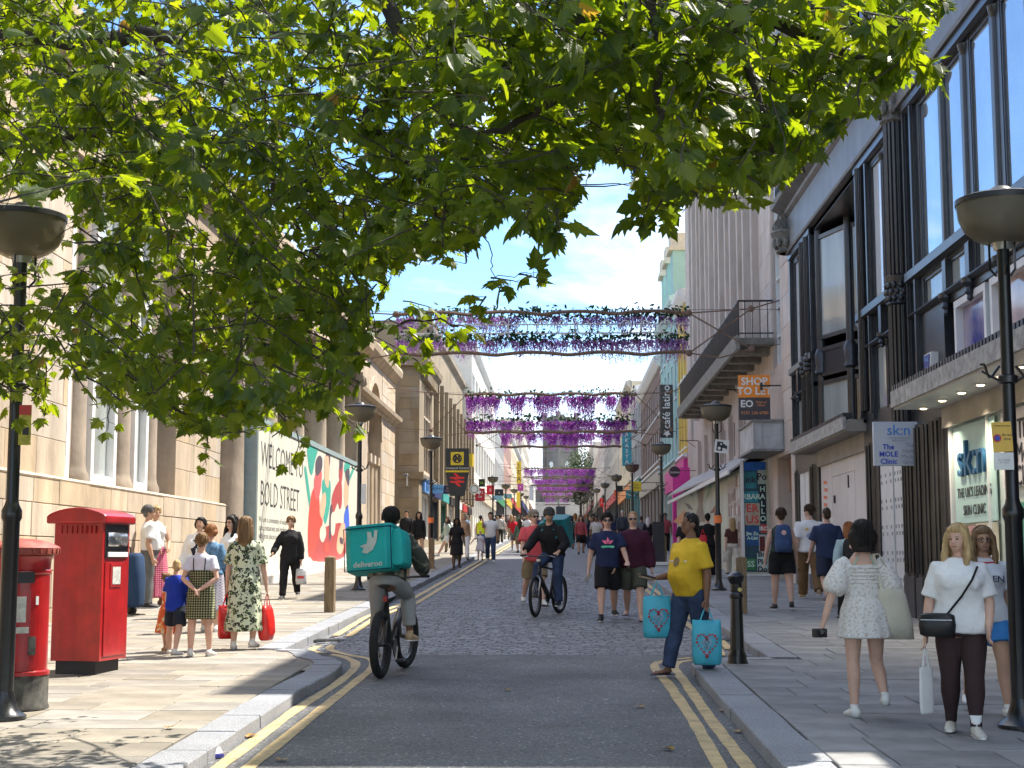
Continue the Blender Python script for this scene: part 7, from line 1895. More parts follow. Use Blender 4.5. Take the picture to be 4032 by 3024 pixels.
 if face and lod < 2:
  q = MB()
  for s in (-1, 1): q.ell(hv(s * .0165, -.0475, .931), .0062 * sc, .004 * sc, .0036 * sc, 8, 6, HR)
  q.build('eyes', M_eye, root, smooth=True)
  q = MB()
  for s in (-1, 1): q.tube([hv(s * .008, -.053, .941), hv(s * .017, -.0535, .9435), hv(s * .027, -.046, .940)], [.0022 * sc, .0026 * sc, .0015 * sc], 6)
  q.build('eyebrows', hair[1], root)
  q = MB(); q.tube([hv(-.015, -.0455, .8945), hv(0, -.0525, .895), hv(.015, -.0455, .8945)], [.002 * sc, .0042 * sc, .002 * sc], 6); q.build('lips', M_lip, root, smooth=True)
 st, hm = hair[0], hair[1]
 if st not in ('none',):
  q = MB()
  if st == 'buzz': q.ell(hv(0, .009, .950), .0438 * sc, .0545 * sc, .0545 * sc, 16, 12, HR)
  else:
   q.ell(hv(0, .012, .954), .049 * sc, .055 * sc, .055 * sc, 18, 12, HR); q.ell(hv(0, -.018, .976), .038 * sc, .034 * sc, .026 * sc, 12, 8, HR)
  if st in ('short', 'buzz', 'quiff'): q.ell(hv(0, .034, .915), .038 * sc, .028 * sc, .036 * sc, 12, 8, HR)
  if st == 'quiff': q.ell(hv(0, -.025, .995), .034 * sc, .03 * sc, .02 * sc, 12, 8, HR)
  if st in ('long', 'bob', 'wavy'):
   L = hair[2] if len(hair) > 2 else (.2 if st != 'bob' else .10)
   nR = 7; rings = []
   for i in range(nR):
    t = i / (nR - 1); z = .955 - t * (L + .03)
    wdt = (.050 + .012 * math.sin(math.pi * min(1, t * 1.3))) * (1.25 if st == 'bob' else 1.05) * (1 - .35 * max(0, t - .75) / .25 * (st != 'bob')); dep = (.045 if t < .5 else .045 - .018 * (t - .5)) * (1.15 if st == 'bob' else 1)
    base = hv(0, .018 + .018 * t, z)
    rings.append([base + HR @ Vector((wdt * sc * math.cos(a) * (1 + .05 * math.sin(7 * a + i)), dep * sc * math.sin(a) * (1 if math.sin(a) > 0 else .75), 0)) for a in [2 * math.pi * k / 18 for k in range(18)]])
   q.loft(rings)
   if st in ('wavy',) or (face and st == 'long'):
    for s in (-1, 1):
     q.tube([hv(s * .030, -.02, .985), hv(s * .050, -.012, .945), hv(s * .054, -.012, .90), hv(s * .058, -.025, .85), hv(s * .050, -.042, .80), hv(s * .058, -.040, .75)], [.012 * sc, .016 * sc, .018 * sc, .019 * sc, .018 * sc, .007 * sc], 9)
  if st == 'bun': q.ell(hv(0, .058, .985), .03 * sc, .028 * sc, .028 * sc, 12, 8, HR); q.ell(hv(0, .034, .92), .036 * sc, .03 * sc, .036 * sc, 12, 8, HR)
  if st == 'pony': q.ell(hv(0, .034, .915), .038 * sc, .028 * sc, .036 * sc, 12, 8, HR); q.tube([hv(0, .05, .96), hv(.01, .085, .93), hv(.015, .085, .86), hv(.01, .07, .80)], [.014 * sc, .022 * sc, .018 * sc, .006 * sc], 10)
  if lod < 2 and st != 'buzz':
   rs = random.Random(len(label)); q3 = MB(); long_ = st in ('long', 'wavy', 'bob'); Lh = (hair[2] if len(hair) > 2 else .12) if long_ else .045
   for k in range(110 if lod == 0 else 50):
    a = rs.uniform(.25, 2 * math.pi - .25) - math.pi / 2 if face else rs.uniform(0, 2 * math.pi); pts = []
    if long_: a = rs.uniform(-.35, math.pi + .35)
    t0 = rs.uniform(0, .5); n_ = 6; jit = rs.uniform(1.02, 1.12)
    for i in range(n_):
     t = t0 + (1 - t0) * i / (n_ - 1); ph = math.pi / 2 * (1 - min(1, t * 1.15)); zz = .954 + .056 * math.sin(ph) - max(0, t - .6) / .4 * (Lh * rs.uniform(.85, 1.1) if long_ else .03)
     kk = jit * (1.0 + (.10 if st == 'bob' else .04) * (t > .6)); pts.append(hv(.049 * kk * math.cos(ph) * math.cos(a) + rs.gauss(0, .0012), .012 + .055 * kk * math.cos(ph) * math.sin(a) + .016 * max(0, t - .6) + rs.gauss(0, .0012), zz))
    q3.tube(pts, [.0028 * sc, .0036 * sc, .0036 * sc, .0034 * sc, .0026 * sc, .0008 * sc], 5, caps=False)
   tag(q3.build('hair_strands', hm, root, smooth=True), kind='stuff')
  hh = q.build('hair', hm, root, smooth=True); finish(hh, vox * 0.95 if vox else 0, 2, 0.012 if lod < 2 else 0, TEXH)
 if bot:
  kind, bm = bot[0], bot[1]; q = MB()
  if kind in ('trousers', 'shorts', 'leggings', 'wide', 'cargo'):
   ez = {'trousers': .010, 'shorts': .016, 'leggings': .002, 'wide': .02, 'cargo': .016}[kind] * sc
   torso(q, .468, bot[3] if len(bot) > 3 else .60, .006 * sc)
   end = bot[2] if len(bot) > 2 else (1.0 if kind != 'shorts' else .45)
   for k, (hip, knee, ank, sa, s, fp) in legs.items():
    hp, kn_, an = (T @ v for v in (hip, knee, ank)); hp = hp + Vector((0, 0, .01 * sc))
    if kind == 'shorts':
     e = hp.lerp(kn_, end * 2) if end <= .5 else kn_.lerp(an, (end - .5) * 2)
     q.tube([hp, hp.lerp(e, .5), e], [.056 * sc * th + ez * .3, .052 * sc * th + ez, .047 * sc * th + ez * 1.2], N, up=(0, 1, 0))
    else:
     a2 = kn_.lerp(an, .97) if end >= 1 else kn_.lerp(an, (end - .5) * 2)
     q.tube([hp, hp.lerp(kn_, .45), kn_, kn_.lerp(a2, .35), kn_.lerp(a2, .8), a2], [.055 * sc * th + ez * .4, .050 * sc * th + ez, .036 * sc * th + ez, .036 * sc * th + ez * 1.1, .027 * sc + ez * 1.4, .024 * sc + ez * 1.7], N, up=(0, 1, 0))
     if kind == 'cargo': q.obox(hp.lerp(kn_, .75) + Vector((s * .05 * sc, 0, 0)), .012 * sc, .03 * sc, .04 * sc)
   finish(q.build('trousers' if kind != 'shorts' else 'shorts', bm, root, smooth=True), vox, 3, 0.02 * (kind != 'leggings') * (lod < 2))
  elif kind in ('skirt',):
   hem, flare = bot[2], bot[3]; rings = []; nl = max(N, 30)
   for i in range(9):
    t = i / 8; f = .615 + (hem - .615) * t
    a_, b_, y_ = tsec(max(f, .52)); e = .012 * sc + flare * sc * t
    c_ = Vector((0, 0, 0));
    lx = (legs['l'][1].y + legs['r'][1].y) / 2 * max(0, (.52 - f) / .25) * .5
    spread = abs(legs['l'][2].y - legs['r'][2].y) * max(0, (.50 - f) / .5) * .5
    rings.append(ring(0, y_ + lx, f * sc, a_ + e, b_ + e + spread, nl, 2.2, T, fold=.05 * t, nf=bot[4] if len(bot) > 4 else 9))
   q.loft(rings); finish(q.build('skirt', bm, root, smooth=True), vox, 1, 0.008 * (lod < 2))
 if top:
  kind, tm = top[0], top[1]; o_ = top[2] if len(top) > 2 else {}
  q = MB(); hem = o_.get('hem', .525); ez = o_.get('ease', .009) * sc
  torso(q, hem, o_.get('neck', .842), ez, o_.get('flare', .006) * sc, max(N, 28), o_.get('fold', .02))
  if fem and not o_.get('flat'):
   for s in (-1, 1): q.ell(tpt(s * .5, .728, ez - .020 * sc), .046 * sc, .030 * sc, .044 * sc, 12, 10)
  for k, (sh, el, wr, hd, s) in arms.items():
   c0_ = TL @ Vector((s * .045 * sc, 0, .792 * sc))
   if kind == 'short':
    e = sh.lerp(el, o_.get('sl', .72)); q.tube([c0_, sh - Vector((0, 0, .002 * sc)), e], [.031 * sc, .035 * sc * at_ + ez * .6, .036 * sc * at_ + ez * 1.2], N)
   elif kind == 'long':
    q.tube([c0_, sh + Vector((0, 0, .004 * sc)), sh.lerp(el, .6), el, el.lerp(wr, .5), wr.lerp(el, .05)], [.031 * sc, .035 * sc * at_ + ez * .5, .034 * sc * at_ + ez, .029 * sc * at_ + ez * 1.1, .026 * sc * at_ + ez, .021 * sc + ez * .8], N)
   elif kind == 'puff':
    e = el.lerp(wr, .12); q.tube([sh + Vector((-s * .02 * sc, 0, .01 * sc)), sh.lerp(e, .12), sh.lerp(e, .4), sh.lerp(e, .75), sh.lerp(e, .95), e], [.03 * sc, .044 * sc, .056 * sc, .064 * sc, .05 * sc, .026 * sc], N)
  if o_.get('hood'): q.ell(tpt(math.pi, .83, .01), .05 * sc, .035 * sc, .03 * sc, 12, 8); q.tube([tpt(-1.2, .838, 0), tpt(math.pi, .845, .012 * sc), tpt(1.2, .838, 0)], .018 * sc, 8)
  if 'dress' in o_:
   hem2, flare = o_['dress'][:2]; rings = []; nl = max(N, 32)
   for i in range(9):
    t = i / 8; f = (hem + .02) + (hem2 - hem - .02) * t; a_, b_, y_ = tsec(max(f, .52)); e = ez + flare * sc * t ** 1.2
    spread = abs(legs['l'][2].y - legs['r'][2].y) * max(0, (.48 - f) / .48) * .5
    rings.append(ring(0, y_, f * sc, a_ + e, b_ + e + spread, nl, 2.2, T, fold=.06 * t, nf=11))
   q.loft(rings)
  finish(q.build(o_.get('name', 'shirt'), tm, root, smooth=True), vox, 9, o_.get('disp', 0.028) * (lod < 2))
 if shoes:
  for k, (hip, knee, ank, sa, s, fp) in legs.items():
   an = T @ ank; pit = fp
   fd = Vector((s * 0.16, -math.cos(pit), math.sin(pit))).normalized(); upv = Vector((0, math.sin(pit), math.cos(pit)))
   q = MB()
   if shoes is M_flip:
    q.tube([an - fd * .045 * sc - upv * .036 * sc, an + fd * .03 * sc - upv * .036 * sc, an + fd * .12 * sc - upv * .036 * sc], [(.02 * sc, .004 * sc), (.026 * sc, .004 * sc), (.026 * sc, .004 * sc)], 10, up=upv)
    q.tube([an + fd * .03 * sc + Vector((.02 * sc, 0, -.02 * sc)), an + fd * .09 * sc - upv * .016 * sc, an + fd * .03 * sc + Vector((-.02 * sc, 0, -.02 * sc))], .004 * sc, 6)
   else:
    q.tube([an - fd * .042 * sc - upv * .012 * sc, an - fd * .01 * sc - upv * .006 * sc, an + fd * .05 * sc - upv * .018 * sc, an + fd * .10 * sc - upv * .024 * sc, an + fd * .118 * sc - upv * .027 * sc],
                       [(.018 * sc, .022 * sc), (.024 * sc, .03 * sc), (.027 * sc, .021 * sc), (.025 * sc, .014 * sc), (.014 * sc, .008 * sc)], 12, up=upv)
    q.tube([an - upv * .0 * sc, an + Vector((0, 0, .03 * sc))], [.023 * sc, .021 * sc], 10)
   so = q.build('shoe', shoes, root, smooth=True)
   if shoes is not M_flip and lod < 2:
    q2 = MB(); q2.tube([an - fd * .048 * sc - upv * .032 * sc, an + fd * .02 * sc - upv * .034 * sc, an + fd * .08 * sc - upv * .034 * sc, an + fd * .122 * sc - upv * .032 * sc], [(.018 * sc, .005 * sc), (.024 * sc, .006 * sc), (.027 * sc, .006 * sc), (.014 * sc, .005 * sc)], 12, up=upv)
    sl_ = q2.build('sole', M_sole if shoes is not M_sole else mat('sole_grey', (0.3, 0.3, 0.3), 0.8), None, smooth=True); sl_.parent = so
 for ex in extras:
  if ex == 'sunglasses':
   q = MB()
   for s in (-1, 1): q.ell(hv(s * .0175, -.0515, .930), .0155 * sc, .005 * sc, .011 * sc, 12, 8, HR)
   q.tube([hv(-.045, 0, .934), hv(-.036, -.045, .936), hv(0, -.056, .936), hv(.036, -.045, .936), hv(.045, 0, .934)], .0028 * sc, 6); q.build('sunglasses', M_lens, root, smooth=True)
  elif ex == 'glasses':
   q = MB()
   for s in (-1, 1):
    q.tube([hv(s * .018 + .0145 * math.cos(a), -.053, .929 + .012 * math.sin(a)) for a in [2 * math.pi * k / 14 for k in range(15)]], .0018 * sc, 5)
   q.tube([hv(-.045, 0, .934), hv(-.034, -.048, .934)], .0016 * sc, 5); q.tube([hv(.045, 0, .934), hv(.034, -.048, .934)], .0016 * sc, 5); q.build('glasses', M_eye, root)
  elif ex[0] == 'beanie':
   q = MB(); q.ell(hv(0, .006, .962), .050 * sc, .060 * sc, .050 * sc, 16, 10, HR); q.tube([hv(.051 * math.cos(a), .006 + .061 * math.sin(a), .948) for a in [2 * math.pi * k / 20 for k in range(21)]], .009 * sc, 6); q.build('beanie', ex[1], root, smooth=True)
  elif ex[0] == 'cap':
   q = MB(); q.ell(hv(0, .006, .965), .0505 * sc, .060 * sc, .046 * sc, 16, 10, HR); q.tube([hv(0, -.045, .962), hv(0, -.10, .955)], [(.04 * sc, .005 * sc), (.03 * sc, .003 * sc)], 12, up=HR @ Vector((0, 0, 1))); q.build('cap', ex[1], root, smooth=True)
  elif ex[0] == 'print':                  # flat print on the chest or back: ('print', name, material, [(dx, dz)...], centre angle, centre fraction, lift)
   _, nm, pm, polys, ca, cf, lift = ex
   q = MB(); e0 = (top[2] if len(top) > 2 else {}).get('ease', .009) * sc
   for poly in polys:
    if len(poly) < 3: continue
    cxm = sum(a for a, _ in poly) / len(poly); czm = sum(a for _, a in poly) / len(poly)
    pr_ = []
    for (dx, dz_) in poly + [(cxm, czm)]:
     f = cf + dz_ / sc; a_, b_, y_ = tsec(f); v = tpt(ca + dx / (a_ + .02), f, e0 + lift); pr_.append(v)
    n_ = len(poly); q.add(pr_, [(i, (i + 1) % n_, n_) for i in range(n_)])
   q.build(nm, pm, root)
  elif ex[0] == 'strap':                  # ('strap', material, [(angle, fraction)...])
   q = MB(); q.tube([tpt(a, f, .022 + 1.2 * ((top[2] if top and len(top) > 2 else {}).get('ease', .009)) * sc) for a, f in ex[2]], ex[3] if len(ex) > 3 else .012, 6, sq=.5); q.build('strap', ex[1], root)
 W = wmat(root)
 out = {k: W @ v for k, v in J.items()}; out['root'] = root; out['W'] = W; out['sc'] = sc; out['TL'] = TL; out['tpt'] = tpt; out['arms'] = arms; out['hv'] = hv; out['legs'] = legs; out['T'] = T
 return out
def things_copy_loc(o, P_): o.location = P_['root'].location; o.rotation_euler = P_['root'].rotation_euler
def backpack(P_, label, m, size=1.0, badge=None, ang=math.pi, dx=0.0):
 sc, tpt = P_['sc'], P_['tpt']; r = empty('backpack', P_['root'].location, P_['root'].rotation_euler.z, label=label, cat='backpack')
 c = tpt(math.pi, .70, .02) + Vector((dx, .055 * sc * size, 0)); w, d, h = .082 * sc * size, .052 * sc * size, .135 * sc * size
 q = MB(); q.loft([ring(c.x, c.y, c.z + h * t, w * k, d * k, 16, 3.4) for t, k in ((-1, .75), (-.96, .95), (-.5, 1.03), (.2, 1.0), (.7, .9), (.93, .72), (1.0, .4))]); finish(q.build('bag', m, r, smooth=True), .014, 2, .012)
 q = MB(); q.loft([ring(c.x, c.y + d * .95, c.z + h * t, w * .75 * k, d * .35 * k, 14, 3.4) for t, k in ((-.85, .8), (-.8, 1), (-.2, 1), (-.1, .8))]); q.build('front_pocket', m, r, smooth=True)
 for s in (-1, 1):
  q = MB(); q.tube([c + Vector((s * w * .55, -d * .9, h * .85)), tpt(math.pi - s * .45, .80, .012), tpt(s * .62, .80, .014), tpt(s * .75, .74, .02), tpt(s * 1.5, .66, .02), c + Vector((s * w * .8, -d * .8, -h * .5))], .011 * sc, 6, sq=.45); q.build('shoulder_strap', m, r, smooth=True)
 if badge: q = MB(); q.lathe((0, 0, 0), [(.024 * sc, 0), (.024 * sc, .008)], 14); bo = q.build('badge', badge, r); bo.location = c + Vector((0, d * 1.02, h * .42)); bo.rotation_euler = (-math.pi / 2, 0, 0)
 return r
def carrier(label, pos, w, h, d, m, rz=0, kind='bag', prints=None, lean=0.0, seed=1, cat_='bag'):
 """a soft carrier bag hanging from pos (hand), with two handles"""
 rn = random.Random(seed); r = empty(kind, pos, rz, label=label, cat=cat_); q = MB(); rings = []
 hz = -.16 if h > .3 else -.08
 for t, k, kd in ((0, .93, .25), (.12, .96, .55), (.4, 1.0, .9), (.75, 1.0, 1.0), (.95, .94, .85), (1.0, .8, .6)):
  rings.append([(w / 2 * k * c * (abs(c) ** 3 + abs(s) ** 3) ** (-1 / 3) * rn.uniform(.97, 1.03), d / 2 * kd * s * (abs(c) ** 3 + abs(s) ** 3) ** (-1 / 3) * rn.uniform(.9, 1.1), hz - h * t + (rn.uniform(-.008, .008) if t < 1 else 0)) for c, s in [(math.cos(2 * math.pi * j / 22), math.sin(2 * math.pi * j / 22)) for j in range(22)]])
 q.loft(rings); q.build('bag_body', m, r, smooth=True)
 for s in (-1, 1):
  q = MB(); q.tube([(-w * .22, s * d * .1, hz - .01), (-w * .1, s * d * .07, hz * .45), (0, 0, -.005), (w * .1, s * d * .07, hz * .45), (w * .22, s * d * .1, hz - .01)], .008, 6, sq=.5); q.build('handle', m, r)
 if prints: prints(r, w, h, d, hz)
 return r
def pattern_mat(nm, kind, c1, c2, c3=None, scale=20):
 m = bpy.data.materials.new(nm); m.use_nodes = True; n, l = m.node_tree.nodes, m.node_tree.links; b = n['Principled BSDF']; b.inputs['Roughness'].default_value = .85
 tc = n.new('ShaderNodeTexCoord'); src = tc.outputs['Object']
 def ramp(inp, els, const=True):
  r = n.new('ShaderNodeValToRGB'); r.color_ramp.interpolation = 'CONSTANT' if const else 'LINEAR'
  r.color_ramp.elements[0].position = els[0][0]; r.color_ramp.elements[0].color = (*els[0][1], 1); r.color_ramp.elements[1].position = els[1][0]; r.color_ramp.elements[1].color = (*els[1][1], 1)
  for p_, c in els[2:]: e = r.color_ramp.elements.new(p_); e.color = (*c, 1)
  l.new(inp, r.inputs[0]); return r.outputs['Color']
 if kind == 'leopard':
  v = n.new('ShaderNodeTexVoronoi'); v.inputs['Scale'].default_value = scale; v.inputs['Randomness'].default_value = .9; nz = n.new('ShaderNodeTexNoise'); nz.inputs['Scale'].default_value = scale * 1.3
  mx = n.new('ShaderNodeMix'); mx.data_type = 'RGBA'; mx.inputs['Factor'].default_value = .12; l.new(src, mx.inputs['A']); l.new(nz.outputs['Color'], mx.inputs['B']); l.new(src, nz.inputs['Vector']); l.new(mx.outputs['Result'], v.inputs['Vector'])
  out = ramp(v.outputs['Distance'], [(0, c3), (.22, c2), (.46, c1)])
 elif kind == 'tartan':
  outs = []
  for ax, sc_ in (('X', scale), ('Z', scale)):
   w = n.new('ShaderNodeTexWave'); w.bands_direction = ax; w.inputs['Scale'].default_value = sc_; l.new(src, w.inputs['Vector']); outs.append(w.outputs['Fac'])
  a = n.new('ShaderNodeMath'); a.operation = 'ADD'; l.new(outs[0], a.inputs[0]); l.new(outs[1], a.inputs[1]); h = n.new('ShaderNodeMath'); h.operation = 'MULTIPLY'; h.inputs[1].default_value = .5; l.new(a.outputs[0], h.inputs[0])
  out = ramp(h.outputs[0], [(0, c1), (.42, c2), (.72, c3)])
 else:
  v = n.new('ShaderNodeTexNoise'); v.inputs['Scale'].default_value = scale; v.inputs['Detail'].default_value = 1; l.new(src, v.inputs['Vector'])
  out = ramp(v.outputs['Fac'], [(0, c1), (.54, c2), (.62, c3 or c2)])
 l.new(out, b.inputs['Base Color']); return m
WALK = dict(lt=20, lk=6, rt=-16, rk=22, rf=-.0, la=-14, ra=16, le=14, re=22)
WALK2 = dict(lt=-15, lk=24, rt=18, rk=5, la=16, ra=-12, le=20, re=14)
STAND = dict(lt=2, rt=-2, la=2, ra=2, le=10, re=10)
CW, CK, CN = cloth((.70, .70, .69), 'white_cotton'), cloth((.014, .014, .016), 'black_cotton'), cloth((.018, .026, .07), 'navy_cotton')
JEAN = cloth((.035, .055, .11), 'dark_denim', var=.35, scale=6); KHAKI = cloth((.23, .18, .11), 'khaki_cotton'); GREYT = cloth((.13, .13, .13), 'grey_wool')
person('man in white short-sleeved shirt and grey trousers by the left wall', (580, 2393), 1990, 112, fat=1.12, belly=.045, hair=('short', H_GR), sk=SK_T, top=('short', CW, dict(hem=.56)), bot=('trousers', GREYT), shoes=M_shoek, pose=dict(STAND, la=-8, ra=-8, le=25, re=25))
person('blonde woman in white sleeveless top and pink patterned long skirt', (606, 2383), 1992, 40, fem=True, hair=('bun', H_BL), sk=SK_T, top=('none', CW, dict(hem=.56)), bot=('skirt', pattern_mat('pink_print_cloth', 'tartan', (.35, .02, .10), (.50, .05, .16), (.62, .40, .36), 9), .08, .045), shoes=M_tan, pose=dict(STAND, la=18, ra=18, le=40, re=40, lab2=-25, rab2=-25))
person('woman in white sweater with dark graphic looking up, left group', (776, 2432), 2036, -8, fem=True, hair=('bob', H_BK, .03), sk=SK_T, top=('long', CW, dict(hem=.5, ease=.02)), bot=('trousers', JEAN), pose=dict(STAND, hp=-14, lab=14, rab=16, re=30), extras=(('print', 'graphic', cloth((.02, .02, .04), 'dark_print'), [[(-.10, .06), (-.02, .10), (.05, .06), (.03, -.02), (.08, -.10), (-.04, -.16), (-.07, -.06)]], 0, .71, .006),))
person('woman with short ginger hair and denim jacket seen from behind', (825, 2488), 2066, 170, fem=True, fat=1.1, hair=('bob', H_RD, .035), top=('long', cloth((.10, .20, .32), 'pale_denim', var=.5, scale=22), dict(hem=.53, ease=.014)), bot=('skirt', pattern_mat('grey_plaid_cloth', 'tartan', (.30, .28, .33), (.42, .40, .44), (.16, .16, .26), 8), .20, .025), face=False, pose=dict(STAND, re=60, ra=10))
person('dark-haired woman with glasses and white top behind the patterned dress', (902, 2445), 2030, -35, fem=True, hair=('long', H_BK, .16), top=('none', CW, dict(hem=.52)), bot=('trousers', CK), extras=('glasses',))
BOY = person('small blond boy in blue football shirt and dark shorts', (688, 2580), 2196, 158, hair=('buzz', H_BL), hw=.92, top=('short', cloth((.012, .04, .36), 'royal_blue_jersey'), dict(hem=.47, ease=.016)), bot=('shorts', cloth((.02, .025, .04), 'dark_denim_shorts'), .42), face=True, pose=dict(lt=14, lk=2, rt=-16, rk=8, lsp=14, rsp=10, ra=24, re=50, la=4, le=12, hy=32, hp=10))
person('girl in white tee and green tartan pinafore with hands behind back', (786, 2584), 2100, 178, fem=True, hw=.98, hair=('bun', H_LB), top=('short', cloth((.66, .66, .76), 'lilac_white_tee'), dict(hem=.62, sl=.6)), bot=None, face=False, pose=dict(lt=-4, rt=4, la=-16, ra=-16, lab=16, rab=16, le=-22, re=-22, lab2=-46, rab2=-46),
       extras=(('strap', CK, [(math.pi - .5, .80), (math.pi - .42, .74), (math.pi - .4, .68)], .006), ('strap', CK, [(math.pi + .5, .80), (math.pi + .42, .74), (math.pi + .4, .68)], .006)))
TARTAN = pattern_mat('green_tartan', 'tartan', (.018, .022, .012), (.10, .11, .045), (.34, .33, .20), 11)
P_ = person('x', (786, 2584), 2100, 178, fem=True) if False else None
gl_ = [o_ for o_ in bpy.data.objects if o_.name.startswith('person') and o_.get('label', '').startswith('girl in white tee')][0]
q = MB(); hgt = at(786, 2100, gl_.location.y).z - gl_.location.z; rings = []
for i in range(12):
 t = i / 11; f = .70 - .40 * t; a_ = (.100, .098, .094, .096, .102, .108, .108, .110, .112, .114, .116, .118)[i]; rings.append(ring(0, 0, f * hgt, a_ * hgt + .006, (a_ * .74) * hgt + .008, 30, 2.3, None, fold=.03 * t, nf=8))
q.loft(rings); finish(q.build('pinafore', TARTAN, gl_, smooth=True), .012, 2, .012)
person('toddler in orange patterned dress half hidden behind the boy', (655, 2566), 2258, 120, fem=True, hw=.9, hair=('bun', H_LB), top=('none', pattern_mat('orange_print_cloth', 'noise', (.62, .10, .03), (.72, .32, .10), (.70, .62, .45), 16), dict(hem=.60, dress=(.24, .06))), shoes=M_tan, face=False, pose=dict(la=60, le=70, ra=20))
LEO = pattern_mat('leopard_print_cloth', 'leopard', (.56, .60, .42), (.015, .018, .015), (.20, .30, .10), 17)
LW = person('woman in green and black leopard-print dress carrying red bags', (960, 2556), 2035, 180, fem=True, fat=1.02, hair=('long', H_LB, .15), top=('short', LEO, dict(hem=.58, ease=.014, sl=.9, dress=(.14, .028))), shoes=M_sole, face=False, pose=dict(lt=-4, lk=4, rt=12, rk=32, rf=-.9, la=4, ra=4, lab=12, rab=14, le=8, re=8))
RB = mat('red_plastic_bag', (.62, .02, .015), .25, var=.25, scale=7, bump=.5, bscale=20, spec=.6)
carrier('thin red plastic bag in the left hand of the woman in leopard print', LW['lhand'], .20, .40, .14, RB, .3, 'carrier_bag', seed=4)
carrier('full red plastic bag in the right hand of the woman in leopard print', LW['rhand'], .23, .42, .17, RB, 1.3, 'carrier_bag', seed=5)
BW = person('woman all in black walking in front of the painted hoarding', (1140, 2358), 2027, 4, fem=True, fat=1.08, hair=('pony', H_LB), top=('long', CK, dict(hem=.44, ease=.016, name='jacket')), bot=('trousers', CK), shoes=M_shoek, pose=dict(WALK2, ra=24, re=30, rab=22, la=-4, le=10))
def carr_print(r, w, h, d, hz):
 q = MB(); q.box(-w * .3, w * .3, -d * .52, -d * .5, hz - h * .62, hz - h * .45); q.build('red_print', MATS['red_print'] if 'red_print' in MATS else RB, r)
carrier('white carrier bag held by the woman in black', BW['lhand'], .22, .30, .15, mat('white_plastic_bag', (.62, .62, .60), .35, var=.15, scale=9, bump=.4, bscale=18), 0, 'carrier_bag', carr_print, seed=6)
tp = G(526, 2425, KH); r = empty('shopping_trolley', (tp.x, tp.y, zg(tp.y) + KH), R(80), label='dark blue upright shopping trolley beside the red parcel box', cat='trolley')
q = MB(); q.loft([ring(0, 0, z_, w_, d_, 16, 4) for z_, w_, d_ in ((.14, .15, .12), (.2, .17, .14), (.6, .17, .15), (.95, .15, .12), (1.02, .1, .08))]); q.build('bag_body', cloth((.02, .045, .10), 'trolley_blue'), r, smooth=True)
for s in (-1, 1):
 q = MB(); q.tube([(s * .17 - .02, .12, .09), (s * .17 + .02, .12, .09)], .085, 16); w_ = q.build('wheel', M_shoek, r, smooth=True)
 q = MB(); q.tube([(s * .12, .15, .1), (s * .12, .15, 1.1)], .012, 6); q.build('frame_rail', M_bk, r)
q = MB(); q.tube([(-.12, .15, 1.1), (0, .17, 1.14), (.12, .15, 1.1)], .015, 8); q.tube([(-.12, .1, .03), (-.12, -.14, .02), (.12, -.14, .02), (.12, .1, .03)], .01, 6); q.build('handle', M_bk, r)
M_tyre = mat('tyre_rubber', (.014, .014, .015), .8, var=.3, scale=30, bump=.6, bscale=60); M_fr = mat('bike_frame_black', (.015, .015, .017), .3, spec=.6); M_alu = mat('bike_alloy', (.45, .45, .47), .3, metal=.8); M_spoke = mat('spoke_steel', (.3, .3, .32), .3, metal=.8)
